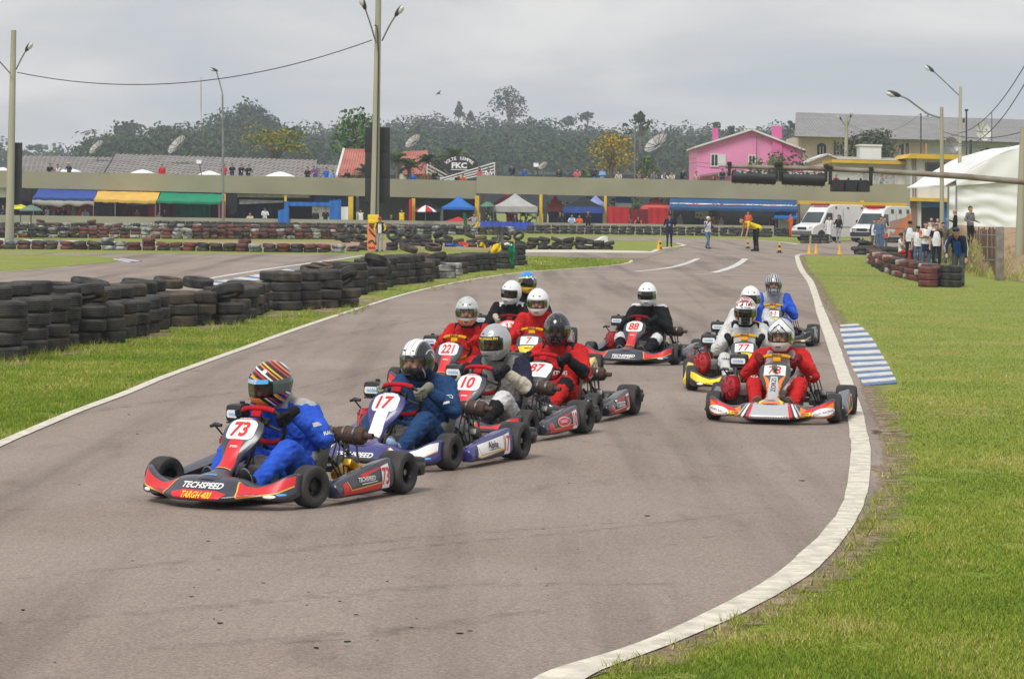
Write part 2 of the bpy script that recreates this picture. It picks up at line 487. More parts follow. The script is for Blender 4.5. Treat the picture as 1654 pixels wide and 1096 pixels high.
gpoly('grass_island',[(-90,411),(0,411),(100,412.6),(150,414),(185,417),(200,420),(185,423),(150,426.5),(100,431),(60,435),(0,439.5),(-90,447)],0.014,GRASS)
gpoly('road',[(-90,386),(300,393),(420,396.4),(565,399.6),(640,400),(640,404),(560,404.5),(300,401),(-90,396)],0.006,ASPH)
gpoly('dirt',[(300,389.5),(400,389.5),(520,390.5),(660,389),(800,388),(800,404),(640,399),(560,398.8),(420,395.6),(300,392)],0.004,DIRT)
gpoly('road',[(760,408.4),(860,406),(1048,406),(1066,402.5),(1104,398),(1032,420),(1003,417.8),(971,417.2),(850,413.6),(760,413)],0.007,ASPH)
gpoly('road',[(994,383.2),(1106,384),(1110,400),(1104,396),(1080,389.6),(994,388.8),(900,387),(900,383)],0.007,ASPH)
gpoly('concrete_strip',[(845,403.6),(940,403.6),(1046,405.8),(1052,408.6),(960,408.2),(845,407.6)],0.012,LINE)
o=stripe('edge_line',Lc[:21],0.115,0.014,LINE)
RL=[(830,1120,920),(889,1086,970),(1028,1043,1086),(1134,995,1196),(1227,947,1282),(1278,909,1333),(1342,846,1381),(1366,798,1400),(1374,736,1407),(1372,700,1401),(1366,659,1391),(1355,617,1377),(1347,592,1367),(1338,565,1358),(1329,537,1347),(1320,510,1336),(1313,482,1324),(1303,455,1314),(1290,436,1299),(1284,416,1291),(1286,412,1293)]
ribbon('edge_line',[(G(a,y),G(c,y))for a,y,c in RL],0.014,LINE)
stripe('edge_line',[(1287,412.4),(1296,410.4),(1312,409.4),(1350,409.2)],0.14,0.014,WHITE)
stripe('grid_line',[(1026,439),(1062,435.5),(1090,431),(1112,424.5),(1127,418)],0.22,0.014,WHITE)
stripe('grid_line',[(1152,441),(1172,435.5),(1188,429),(1198,423),(1204,418)],0.26,0.014,WHITE)
stripe('start_line',[(863,438.4),(1000,440.2),(1120,442.6),(1220,446.5),(1306,451.5)],0.16,0.014,WHITE)
stripe('edge_line',[(1048,408.4),(1058,405.5),(1066,402),(1100,397.5),(1104,395.6),(1092,393)],0.25,0.014,WHITE)
stripe('edge_line',[(994,383.4),(1106,384.2),(1170,386),(1250,390.2),(1290,394.6)],0.30,0.012,WHITE)
stripe('edge_line',[(300,457),(400,440),(490,427),(540,420.4),(586,413.2)],0.20,0.014,WHITE)
stripe('edge_line',[(-90,448),(0,440.3),(60,435.7),(110,431)],0.12,0.016,LINE)
stripe('edge_line',[(860,383.2),(930,383),(994,383.4)],0.2,0.012,WHITE)
def kerb(name,left,right,n,first_white,label,hgt=0.024,overlap=0.0):
 Lp=cat_rom([G(*p)for p in left],12);Rp=cat_rom([G(*p)for p in right],12)
 def at(c,t):
  x=t*(len(c)-1);i=min(int(x),len(c)-2);return c[i].lerp(c[i+1],x-i)
 mb=MB()
 for i in range(n):
  t0,t1=i/n,(i+1)/n
  wh=(i%2==0)==first_white
  e0=0.05 if wh else 0.0
  a,b,c,d=at(Lp,t0),at(Rp,t0),at(Rp,t1),at(Lp,t1)
  ab=(a-b)*e0*rnd.uniform(0.2,1.4)
  a=a+ab;d=d+ab
  hz=hgt*(1.25 if wh else 0.8)
  up=Vector((0,0,hz));lo=Vector((0,0,hz*0.7));dn=Vector((0,0,-0.02))
  for q in(a,b,c,d):q.z=gz(q.y)
  mb.add([a+lo,b+up,c+up,d+lo,a+dn,b+dn,c+dn,d+dn],[(0,1,2,3),(0,4,5,1),(1,5,6,2),(2,6,7,3),(3,7,4,0)],0 if wh else 1)
 o=mb.build(name,[WHITE,BLUE],smooth=False)
 return tag(o,label,'kerb')
kerb('kerb',[(1358,526),(1360,539.5),(1364,556),(1370,574),(1378,591),(1387,608),(1396,624)],[(1386,525),(1400,538),(1412,554),(1423,573),(1433,589),(1441,605),(1449,620)],22,True,'blue and white striped kerb let into the right grass verge beside the karts')
kerb('kerb',[(300,463),(360,454),(420,444),(470,434.5)],[(340,466),(400,457),(445,449),(484,437.5)],14,True,'blue and white striped kerb behind the long tyre wall on the far bend',0.03)
kerb('kerb',[(184,419.5),(200,418.0)],[(208,424.6),(230,422.6)],4,True,'short blue and white kerb at the tip of the grass island',0.03)
kerb('kerb',[(-60,384.6),(100,389.5),(300,393.6),(420,396.8)],[(-60,387.6),(100,391.4),(300,395.2),(420,398.2)],18,True,'long blue and white kerb running in front of the low painted tyre row',0.05)
mb=MB()
for i in range(120):
 px,py=rnd.uniform(0,1380),520+560*rnd.random()**0.7
 g=G(px,py)
 lim=[q for q in RL if abs(q[1]-py)<45]
 if lim and px>min(q[0]for q in lim)-4:continue
 if py<718-px*0.43+10:continue
 sz=rnd.choice([0.004,0.005,0.006,0.008,0.012]);an=rnd.uniform(-0.5,0.5)
 ln=sz*rnd.uniform(1,3.5)
 M=Matrix.Rotation(an,3,'Z')
 e=[(ln*rnd.uniform(.35,.65)*math.cos(R(60*k)),sz*rnd.uniform(.4,.9)*math.sin(R(60*k)))for k in range(6)];mb.prism([tuple((M@Vector((u,v,0)))[:2])for u,v in e],(g.x,g.y,.0085),(1,0,0),(0,1,0),(0,0,sz*.35))
tag(mb.build('rubber_debris',mat('rubber_crumb',(0.018,0.017,0.016),0.9),smooth=False),'scattered black rubber crumbs on the track surface','debris',kind='stuff')
def streak_mat():
 m,nt,b=nt_new('rubber_streak')
 b.inputs['Base Color'].default_value=(0.05,0.045,0.043,1);b.inputs['Roughness'].default_value=0.7
 tc=nt.nodes.new('ShaderNodeTexCoord');n=nt.nodes.new('ShaderNodeTexNoise');n.inputs['Scale'].default_value=7;n.inputs['Detail'].default_value=6
 r=nt.nodes.new('ShaderNodeValToRGB');r.color_ramp.elements[0].position=0.42;r.color_ramp.elements[1].position=0.72
 r.color_ramp.elements[0].color=(0,0,0,1);r.color_ramp.elements[1].color=(0.24,0.24,0.24,1)
 nt.links.new(tc.outputs['Object'],n.inputs['Vector']);nt.links.new(n.outputs['Fac'],r.inputs['Fac']);nt.links.new(r.outputs['Color'],b.inputs['Alpha'])
 return m
SM=streak_mat()
mb=MB()
for pts,wd in[([(500,905),(720,880),(960,858),(1200,830)],.10),([(0,940),(330,905),(700,868),(1000,846)],.14),([(1000,900),(1120,874),(1200,858)],.05),([(0,640),(200,612),(420,590)],.10),([(0,690),(180,660),(420,630)],.22),([(520,640),(640,600),(720,560)],.16),([(860,700),(980,720),(1130,740)],.06),([(0,1010),(300,985),(700,950),(1100,945)],.16),([(240,1050),(600,1025),(900,985)],.2),([(360,655),(560,610),(700,575),(800,540)],.12),([(1000,470),(1090,520),(1120,560)],.12),([(1090,455),(1140,500)],.12),([(380,575),(560,540),(700,512)],.18)]:
 g=cat_rom([G(*p)for p in pts],8);vs=[]
 for i,p in enumerate(g):
  t=(g[min(i+1,len(g)-1)]-g[max(i-1,0)]);t.normalize();n_=Vector((-t.y,t.x,0))*wd/2*(0.3+0.7*math.sin(math.pi*(i+0.3)/(len(g))))
  vs+=[p-n_+Vector((0,0,.0095)),p+n_+Vector((0,0,.0095))]
 mb.add(vs,[(2*i,2*i+1,2*i+3,2*i+2)for i in range(len(g)-1)])
o=mb.build('skid_marks',SM,smooth=False);tag(o,'dark rubber streaks left on the track','skid marks',kind='stuff')
def grass_mat():
 m,nt,b=nt_new('grass_blades')
 at=nt.nodes.new('ShaderNodeAttribute');at.attribute_name='tone'
 r=nt.nodes.new('ShaderNodeValToRGB');els=r.color_ramp.elements
 els[0].position=0.0;els[0].color=(0.13,0.205,0.020,1);els[1].position=1.0;els[1].color=(0.60,0.49,0.24,1)
 for p,c in((0.35,(0.200,0.285,0.026)),(0.62,(0.315,0.335,0.050)),(0.82,(0.40,0.365,0.115))):
  e=els.new(p);e.color=rgb(c)
 nt.links.new(at.outputs['Fac'],r.inputs['Fac']);nt.links.new(r.outputs['Color'],b.inputs['Base Color'])
 b.inputs['Roughness'].default_value=0.7;b.inputs['Specular IOR Level'].default_value=0.25
 return m
DIRTS=[]
for px,py,cw,cd in[(600,486,.5,2.4),(530,502,.5,2.0),(450,509,.45,1.9),(345,528,.32,1.6),(250,542,.28,1.5),(120,569,.22,1.0),(30,588,.22,.8),(1428,700,.16,.55),(1424,760,.13,.5),(1350,900,.10,.3),(700,466,.35,2.6),(780,450,.4,2.5),(1436,700,.2,.4)]:
 g=G(px,py);DIRTS.append((g.x,g.y,cw,cd))
def scatter_grass(name,region,n,label,hmin,hmax,seed,dry_edge=None):
 rg=np.random.default_rng(seed)
 poly=np.array([tuple(p)for p in region],float)
 x0,y0=poly.min(0);x1,y1=poly.max(0)
 ok_x,ok_y=[],[];got=0
 while got<n:
  px=rg.uniform(x0,x1,n);py=rg.uniform(y0,y1,n)
  ins=np.zeros(n,bool);j=len(poly)-1
  for i in range(len(poly)):
   xi,yi=poly[i];xj,yj=poly[j]
   c=((yi>py)!=(yj>py))&(px<(xj-xi)*(py-yi)/((yj-yi)if yj!=yi else 1e-9)+xi)
   ins^=c;j=i
  ok_x.append(px[ins]);ok_y.append(py[ins]);got+=ins.sum()
 px=np.concatenate(ok_x)[:n];py=np.concatenate(ok_y)[:n]
 u=px-CX;v=YH-py
 dx=(u*CR-v*SR)/F;dz=(u*SR+v*CR)/F
 Y=H/-dz;far=Y>Y0;Y[far]=(H+K*Y0)/(-dz[far]+K)
 X=dx*Y;Z=K*np.maximum(0,Y-Y0)
 big=np.array([noise.noise(Vector((a*0.55,b*0.55,1)))for a,b in zip(X,Y)])
 mid=np.array([noise.noise(Vector((a*2.2,b*2.2,9)))for a,b in zip(X,Y)])
 h=rg.uniform(hmin,hmax,n)*(1+0.5*mid)*(1+0.25*big)
 h=np.where(mid<-0.42,h*0.35,h)
 edge=np.zeros(n)
 for cx_,cy_,cw,cd in DIRTS:
  q=((X-cx_)/cw)**2+((Y-cy_)/cd)**2
  h=np.where((q<1.2+0.5*mid)&(rg.random(n)>q*.85),.0005,h)
 if dry_edge:
  ey=np.array([q[1]for q in dry_edge]);ex=np.array([q[0]for q in dry_edge])
  de=(px-np.interp(py,ey,ex))*Y/F
  edge=np.clip(1-de/(0.24+0.16*mid),0,1)
  h=h*(1-0.55*edge)
  gone=(rg.random(n)<edge*0.8-0.10);h[gone]=0.0005
 wd=rg.uniform(0.0020,0.0038,n)*(1+Y/40)
 ang=rg.uniform(0,2*np.pi,n);lean=rg.uniform(0.15,0.95,n)*h;la=rg.uniform(0,2*np.pi,n)
 co=np.zeros((n,3,3))
 co[:,0]=np.stack([X-np.cos(ang)*wd,Y-np.sin(ang)*wd,Z-0.002],1)
 co[:,1]=np.stack([X+np.cos(ang)*wd,Y+np.sin(ang)*wd,Z-0.002],1)
 co[:,2]=np.stack([X+np.cos(la)*lean,Y+np.sin(la)*lean,Z+h],1)
 tone=np.clip(0.35+0.50*big+0.38*mid+0.3*edge+rg.normal(0,0.19,n),0,1)
 me=bpy.data.meshes.new(name);me.vertices.add(n*3);me.vertices.foreach_set('co',co.reshape(-1))
 me.loops.add(n*3);me.loops.foreach_set('vertex_index',np.arange(n*3));me.polygons.add(n)
 me.polygons.foreach_set('loop_start',np.arange(n)*3);me.polygons.foreach_set('loop_total',np.full(n,3))
 me.update();a=me.attributes.new('tone','FLOAT','FACE');a.data.foreach_set('value',tone)
 me.materials.append(MATS.setdefault('gb',None)or GB)
 o=bpy.data.objects.new(name,me);COL.objects.link(o)
 return tag(o,label,'grass',kind='stuff')
GB=grass_mat();MATS['gb']=GB
SHi=[(x+3,y)for x,y in SH[:4]]+[(1352,508),(1385,519),(1404,535),(1418,553),(1430,572),(1440,588),(1450,604),(1458,619),(1452,628),(1404,636)]+[(x+3,y)for x,y in SH[8:]]
scatter_grass('grass',SHi[:-1]+[(850,1135),(1960,1135),(1960,480),(1560,462),(1500,462),(1440,440),(1400,416)],270000,'short green and straw coloured grass of the right verge',0.010,0.027,3,SH)
Li=[(x-4,y-3)for x,y in Lc[:17]]
scatter_grass('grass',Li+[(900,424),(850,428),(800,438),(700,462),(570,498),(440,505),(300,530),(100,560),(-80,600),(-120,770)],110000,'tufty grass strip between the tyre wall and the track',0.012,0.036,4)
scatter_grass('grass',[(870,437),(965,430.5),(1006,426.4),(1018,421.4),(971,418.2),(850,414.4),(846,430)],9000,'mown grass on the pointed island beyond the karts',0.03,0.08,5)
def soil_mat():
 m,nt,b=nt_new('frayed_soil');L=nt.links.new;N=nt.nodes.new
 tc=N('ShaderNodeTexCoord');n1=N('ShaderNodeTexNoise');n1.inputs['Scale'].default_value=5;n1.inputs['Detail'].default_value=8;n1.inputs['Roughness'].default_value=.7
 r=N('ShaderNodeValToRGB');r.color_ramp.elements[0].position=.35;r.color_ramp.elements[1].position=.68
 r.color_ramp.elements[0].color=(.20,.125,.078,1);r.color_ramp.elements[1].color=(.33,.25,.17,1)
 at=N('ShaderNodeAttribute');at.attribute_name='fade';ad=N('ShaderNodeMath');ad.operation='ADD';r2=N('ShaderNodeValToRGB');r2.color_ramp.elements[0].position=.70;r2.color_ramp.elements[1].position=.98
 L(tc.outputs['Object'],n1.inputs['Vector']);L(n1.outputs['Fac'],r.inputs[0]);L(r.outputs[0],b.inputs['Base Color']);b.inputs['Roughness'].default_value=.95
 L(n1.outputs['Fac'],ad.inputs[0]);L(at.outputs['Fac'],ad.inputs[1]);L(ad.outputs[0],r2.inputs[0]);L(r2.outputs[0],b.inputs['Alpha'])
 return m
SOIL=soil_mat()
def soil(vs,fs,fade):
 q=MB();q.add(vs,fs);o=q.build('dirt',[SOIL],smooth=False);at=o.data.attributes.new('fade','FLOAT','POINT');at.data.foreach_set('value',fade);o['kind']='structure'
c=cat_rom([G(*q)for q in SH[:19]],14);vs=[];fd=[]
for i,p in enumerate(c):
 for x,f in((-.10,.0),(.0,.42),(.12,.30),(.30,.0)):
  k=1+.5*noise.noise(Vector((p.y*.8,1,0)));vs.append(Vector((p.x+x*k*1.15,p.y,gz(p.y)+.0085)));fd.append(f)
soil(vs,[(4*i+j,4*i+j+1,4*i+j+5,4*i+j+4)for i in range(len(c)-1)for j in range(3)],fd)
for gx_,gy_,w_,d_ in DIRTS:
 vs=[Vector((gx_,gy_,.0075))];fd=[.55];n=24
 for ring,f in((.5,.42),(1.05,.0)):
  for k in range(n):a=2*math.pi*k/n;vs.append(Vector((gx_+w_*ring*math.cos(a),gy_+d_*ring*math.sin(a),gz(gy_+d_*ring*math.sin(a))+.0075)));fd.append(f)
 soil(vs,[(0,1+k,1+(k+1)%n)for k in range(n)]+[(1+k,1+n+k,1+n+(k+1)%n,1+(k+1)%n)for k in range(n)],fd)
def weed_tufts(name,spots,label,seed,hh=(0.02,0.065)):
 rg=random.Random(seed);vs=[];fs=[];tone=[]
 for g in spots:
  for k in range(rg.randint(10,26)):
   a=rg.uniform(0,6.28);r=rg.uniform(0,0.07);b=Vector((g.x+r*math.cos(a),g.y+r*math.sin(a),gz(g.y)-0.002))
   h=rg.uniform(*hh);la=rg.uniform(0,6.28);ln=h*rg.uniform(0.2,1.1);wv=Vector((math.cos(a+1.5),math.sin(a+1.5),0))*0.0035
   i=len(vs);vs+=[b-wv,b+wv,b+Vector((math.cos(la)*ln,math.sin(la)*ln,h))];fs.append((i,i+1,i+2));tone.append(min(1,max(0,rg.gauss(0.55,0.25))))
 me=mesh_from(name,vs,fs,None,GB,False,fix=False)
 a=me.attributes.new('tone','FLOAT','FACE');a.data.foreach_set('value',tone)
 o=bpy.data.objects.new(name,me);COL.objects.link(o);return tag(o,label,'grass',kind='stuff')
sp=[]
for i in range(150):
 k=rnd.choice([2,3,9,10,11,12,13,14,15,16,17]);t=rnd.random();a,b=SH[k],SH[k+1]
 sp.append(G(lerp(a[0],b[0],t)+rnd.uniform(-8,26),lerp(a[1],b[1],t)+rnd.uniform(0,14)))
weed_tufts('verge_weeds',sp,'taller weeds and straw along the broken tarmac edge',21)
sp=[]
tb=[(0,590),(110,570),(200,556),(300,533),(400,522),(500,505),(575,500),(640,468),(730,455),(830,440)]
for i in range(170):
 k=rnd.randint(0,len(tb)-2);t=rnd.random();a,b=tb[k],tb[k+1]
 sp.append(G(lerp(a[0],b[0],t)+rnd.uniform(-4,4),lerp(a[1],b[1],t)+rnd.uniform(-2,9)))
weed_tufts('tyre_wall_weeds',sp,'uncut weeds growing along the foot of the tyre wall',22,(0.05,0.17))
BLK=mat('black_plastic',(0.018,0.018,0.020),0.45,0,(0.032,0.032,0.034),12,0.04,40)
RUB=mat('slick_rubber',(0.026,0.026,0.027),0.72,0,(0.060,0.056,0.053),5,0.15,90,spec=0.3)
RIM=mat('dark_rim',(0.03,0.03,0.032),0.35,0.6)
STEEL=mat('scratched_steel',(0.33,0.33,0.33),0.38,0.9,(0.2,0.19,0.18),25)
TUBE=mat('black_tube',(0.022,0.022,0.022),0.35,0.3)
RUST=mat('rusty_muffler',(0.050,0.030,0.026),0.75,0.3,(0.105,0.060,0.046),18,0.3,60)
GREYM=mat('cast_alloy',(0.22,0.22,0.21),0.5,0.6,(0.10,0.10,0.095),30,0.2,60)
GOLD=mat('gold_anodised',(0.55,0.30,0.02),0.35,0.5)
TANK=mat('fuel_tank_plastic',(0.36,0.33,0.29),0.45,0,(0.25,0.20,0.17),7)
REDFAN=paint('red_starter',(0.33,0.008,0.016))
SEATM=mat('grey_fibreglass',(0.10,0.105,0.09),0.4,0,(0.14,0.145,0.12),10)
WH=mat('white_sticker',(0.80,0.79,0.77),0.4);RD=mat('red_sticker',(0.62,0.022,0.030),0.4)
GL=mat('gold_sticker',(0.66,0.40,0.06),0.4);SB=mat('sky_blue_sticker',(0.10,0.42,0.80),0.4);YL=mat('yellow_sticker',(0.85,0.62,0.02),0.4)
BK=mat('black_sticker',(0.012,0.012,0.014),0.4);NAVYS=mat('navy_sticker',(0.02,0.02,0.10),0.4);ORS=mat('orange_sticker',(0.80,0.20,0.02),0.4)
SILV=mat('silver_sticker',(0.52,0.52,0.53),0.3,0.35)
STK=[WH,RD,GL,SB,YL,BK,NAVYS,ORS,SILV]
SI={'w':0,'r':1,'g':2,'b':3,'y':4,'k':5,'n':6,'o':7,'s':8}
CHAR=paint('charcoal_bodywork',(0.030,0.030,0.046));NAVY=paint('blue_bodywork',(0.035,0.032,0.16));SILB=mat('silver_bodywork',(0.50,0.50,0.50),0.30,0.35,(0.42,0.42,0.42),5)
DGREY=paint('dark_grey_bodywork',(0.045,0.046,0.050));YELB=paint('yellow_bodywork',(0.72,0.52,0.02));REDB=paint('red_bodywork',(0.50,0.02,0.025));BLKB=paint('black_bodywork',(0.014,0.014,0.016));WHB=paint('white_bodywork',(0.72,0.71,0.69))
def mesh_wheel(r,wd,rear):
 t=MB();h=wd/2
 t.lathe([(r*0.50,-h*0.80),(r*0.62,-h*0.97),(r*0.80,-h),(r*0.92,-h*0.93),(r*0.985,-h*0.72),(r,-h*0.4),(r,h*0.4),(r*0.985,h*0.72),(r*0.92,h*0.93),(r*0.80,h),(r*0.62,h*0.97),(r*0.50,h*0.80)],axis='x',n=36,closed=True)
 m=MB();q=r*0.505
 m.lathe([(q,h*0.80),(q*0.95,h*0.86),(q*0.86,h*0.78),(q*0.82,h*0.3),(q*0.42,h*0.22),(q*0.40,h*0.45),(0.001,h*0.47)],axis='x',n=24)
 m.lathe([(q,-h*0.80),(q*0.9,-h*0.80),(q*0.84,-h*0.2),(0.001,-h*0.2)],axis='x',n=24)
 for k in range(3):
  a=2*math.pi*k/3;m.box((h*0.32,q*0.62*math.cos(a),q*0.62*math.sin(a)),(0.01,0.02,0.02))
  m.lathe([(0.009,h*0.2),(0.009,h*0.42),(0.001,h*0.42)],(0,q*0.6*math.cos(a+1),q*0.6*math.sin(a+1)),'x',8)
 return mesh_from('tyre',t.v,t.f,t.m,RUB),mesh_from('rim',m.v,m.f,m.m,RIM)
WHEELS={False:mesh_wheel(0.133,0.128,False),True:mesh_wheel(0.142,0.195,True)}
def add_mesh(name,me,parent,loc=(0,0,0),rot=(0,0,0)):
 o=bpy.data.objects.new(name,me);COL.objects.link(o);o.parent=parent;o.location=loc;o.rotation_euler=rot;return o
def add_wheel(kart,x,y,rear,steer=0.0):
 ty,rm=WHEELS[rear]
 wv=add_mesh('wheel',rm,kart,(x,y,0.142 if rear else 0.133),(0.5*x,0,(0 if x>0 else math.pi)+steer))
 add_mesh('tyre',ty,wv)
def nose_shape():
 half=[(0.00,-1.000,-0.800,0.045,0.190),(0.14,-0.995,-0.800,0.045,0.190),(0.24,-0.965,-0.795,0.050,0.176),(0.33,-0.915,-0.790,0.065,0.150),(0.42,-0.875,-0.780,0.060,0.165),(0.50,-0.830,-0.745,0.055,0.205),(0.55,-0.775,-0.700,0.060,0.225),(0.575,-0.725,-0.680,0.085,0.215)]
 secs=[(-x,a,b,c,d)for x,a,b,c,d in half[:0:-1]]+half
 keys=[]
 for x,yf,yt,zb,zt in secs:
  pr=[(yt+0.05,zb+0.02),(yf+0.05,zb),(yf+0.004,zb+0.014),(yf,zb+0.035),(lerp(yf,yt,.28),lerp(zb,zt,.50)),(lerp(yf,yt,.66),lerp(zb,zt,.86)),(yt-0.01,zt-0.002),(yt+0.025,zt),(yt+0.055,zt-0.015),(yt+0.06,zt-0.05)]
  keys.append([Vector((x,a,b))for a,b in pr])
 cols=[cat_rom([k[j]for k in keys],4)for j in range(len(keys[0]))]
 rs=[[cols[j][i]for j in range(len(cols))]for i in range(len(cols[0]))]
 rs2=[]
 for r in rs:
  q=cat_rom(r,3);rs2.append(q)
 m=MB();m.rings(rs2,True,True);return m
NOSE=nose_shape();NOSE_BVH=NOSE.bvh()
def nassau_shape():
 rows=[(-0.395,0.535,0.090),(-0.415,0.525,0.122),(-0.455,0.485,0.143),(-0.505,0.425,0.140),(-0.555,0.365,0.108),(-0.600,0.315,0.072),(-0.650,0.268,0.060),(-0.715,0.228,0.078),(-0.780,0.208,0.130),(-0.845,0.190,0.140),(-0.868,0.176,0.120)]
 c=cat_rom([Vector(r)for r in rows],4)
 top=[];bot=[]
 for i,r in enumerate(c):
  t=(c[min(i+1,len(c)-1)]-c[max(i-1,0)]);t=Vector((0,t.x,t.y)).normalized();n_=Vector((0,t.z,-t.y))
  if n_.z<0:n_=-n_
  ctr=Vector((0,r.x,r.y));a=[];b=[]
  for k in range(13):
   u=-1+2*k/12;dip=0.028*abs(u)**2.6
   p=ctr+Vector((r.z*u,0,0))-n_*dip
   a.append(p);b.append(p-n_*0.018)
  top.append(a);bot.append(b)
 m=MB()
 m.rings([a+b[::-1]for a,b in zip(top,bot)],True,True);return m
NAS=nassau_shape();NAS_BVH=NAS.bvh()
NV=Vector((0,0.62,0.785));NO=Vector((0,-0.470,0.463))
def pod_shape(sd):
 rows=[(-0.345,0.045,0.120,0.055),(-0.300,0.040,0.150,0.105),(-0.10,0.040,0.185,0.125),(0.15,0.042,0.225,0.132),(0.325,0.048,0.252,0.120),(0.365,0.060,0.245,0.085)]
 keys=[]
 for y,zb,zt,th in rows:
  xo=0.665;xi=xo-th
  keys.append([Vector((sd*a,y,b))for a,b in((xi,zb),(xo-0.03,zb),(xo,zb+0.03),(xo-0.004,lerp(zb,zt,.6)),(xo-0.022,zt-0.012),(xo-0.045,zt),(xi,zt-0.02))])
 cols=[cat_rom([k[j]for k in keys],5)for j in range(7)]
 rs=[cat_rom([cols[j][i]for j in range(7)],2)for i in range(len(cols[0]))]
 m=MB();m.rings(rs,True,True);return m
PODS={1:pod_shape(1),-1:pod_shape(-1)};POD_BVH={k:v.bvh()for k,v in PODS.items()}
def shared(fn):
 st={}
 def g(*a):
  if a not in st:st[a]=fn(*a)
  return st[a]
 return g
def M_(name,mb,m,ang=38):return mesh_from(name,mb.v,mb.f,mb.m,m,True,ang)
@shared
def me_frame():
 m=MB()
 for s in(-1,1):
  m.tube(cat_rom([Vector(p)for p in((s*.11,-.80,.07),(s*.20,-.66,.065),(s*.27,-.45,.06),(s*.30,-.1,.055),(s*.31,.25,.055),(s*.30,.50,.10),(s*.29,.70,.11))],5),0.016)
  m.tube([(s*.24,-.525,.075),(s*.44,-.525,.10),(s*.47,-.525,.13)],0.02)
  m.tube([(s*.05,-.47,.13),(s*.45,-.45,.125)],0.008)
  m.tube([(s*.31,-.12,.06),(s*.62,-.16,.09)],0.012);m.tube([(s*.31,.28,.06),(s*.62,.24,.10)],0.012)
  m.tube([(s*.18,-.72,.12),(s*.52,-.66,.15)],0.010)
 m.tube([(-.27,-.45,.06),(.27,-.45,.06)],0.016);m.tube([(-.31,.3,.055),(.31,.3,.055)],0.014)
 m.tube([(-.30,.66,.11),(.30,.66,.11)],0.014)
 m.tube([(0,-.50,.10),(0,-.22,.44)],0.011);m.tube([(-.10,-.46,.07),(0,-.33,.32),(.10,-.46,.07)],0.009)
 return M_('frame',m,TUBE)
@shared
def me_floor():
 m=MB();m.prism([(-.16,-.76),(.16,-.76),(.27,-.45),(.29,.02),(-.29,.02),(-.27,-.45)],(0,0,.038),(1,0,0),(0,1,0),(0,0,.006));return M_('floor_tray',m,GREYM)
@shared
def me_axle():
 m=MB();m.lathe([(0.001,-.66),(.02,-.66),(.02,.66),(.001,.66)],(0,.525,.142),'x',14)
 m.lathe([(.02,.14),(.095,.14),(.095,.152),(.02,.152)],(0,.525,.142),'x',26);m.lathe([(.02,-.20),(.09,-.20),(.09,-.19),(.02,-.19)],(0,.525,.142),'x',26)
 for s in(-1,1):m.box((s*.28,.525,.13),(.03,.10,.10),None,0,.012)
 return M_('rear_axle',m,STEEL)
@shared
def me_seat():
 m=MB();rows=[(-.10,.060,.12,.07),(-.02,.055,.20,.09),(.12,.058,.225,.15),(.24,.075,.225,.23),(.315,.16,.22,.27),(.355,.27,.215,.17),(.385,.38,.205,.09),(.40,.44,.17,.03)]
 outer=[]
 for i,(y,z,hw,wh)in enumerate(rows):
  lean=i/(len(rows)-1)
  fwd=Vector((0,-0.75*lean,1-0.75*lean)).normalized()
  pr=[]
  for k in range(17):
   u=-1+2*k/16;b=max(0,(abs(u)-0.55)/0.45)
   pr.append(Vector((hw*math.copysign(min(1,abs(u)*1.25)**0.85,u),y,z))+fwd*wh*b**1.3)
  outer.append(pr)
 cols=[cat_rom([r[j]for r in outer],3)for j in range(17)]
 rs=[[cols[j][i]for j in range(17)]for i in range(len(cols[0]))]
 m.rings([a+[p+Vector((0,.008,-.008))for p in a[::-1]]for a in rs],True,True)
 return M_('seat',m,SEATM)
@shared
def me_wheel_rim():
 m=MB();m.tube([steer_pt(a)for a in range(0,361,12)],0.0145,10,0,False)
 c=steer_c()
 for a in(90,205,335):m.tube([c,steer_pt(a)],0.010,6)
 m.ell(c,(.04,.04,.03));m.box(c+Vector((0,-.005,.01)),(.09,.04,.05),Matrix.Rotation(R(-40),3,'X'),0,.01)
 return M_('steering_wheel',m,BLK)
def steer_c():return Vector((0,-.205,.485))
def steer_pt(a,r=0.158):
 u,v=math.cos(R(a))*r,math.sin(R(a))*r
 if v>0.11:v=0.11+(v-0.11)*0.35
 return steer_c()+Vector((u,-v*0.56,v*0.83))
def me_grip(m_,low):
 m=MB()
 if low:m.tube([steer_pt(a)for a in range(228,313,8)],0.0185,10);return M_('grip_tape',m,m_)
 m.tube([steer_pt(a)for a in range(42,139,8)],0.0185,10)
 m.box(steer_pt(90)+Vector((0,-.012,-.035)),(.075,.022,.055),Matrix.Rotation(R(-34),3,'X'),0,.01)
 return M_('grip_tape',m,m_)
shared_grip=shared(me_grip)
@shared
def me_tank():
 m=MB();m.box((0,-.27,.16),(.21,.26,.20),Matrix.Rotation(R(12),3,'X'),0,.06);m.lathe([(.028,0),(.028,.03),(.001,.03)],(0,-.24,.25),'z',14);return M_('fuel_tank',m,TANK)
@shared
def me_pedal(s):
 m=MB();pts=[Vector((s*.14+.055*math.cos(a),-.62-.03*math.sin(a),.10+.13*math.sin(a)))for a in[R(q)for q in range(0,181,15)]]
 m.tube([(s*.14+.055,-.60,.05)]+pts+[(s*.14-.055,-.60,.05)],0.0075,8);m.box((s*.14,-.632,.165),(.09,.012,.09),Matrix.Rotation(R(14),3,'X'),1,.02)
 return M_('pedal',m,[STEEL,BLK])
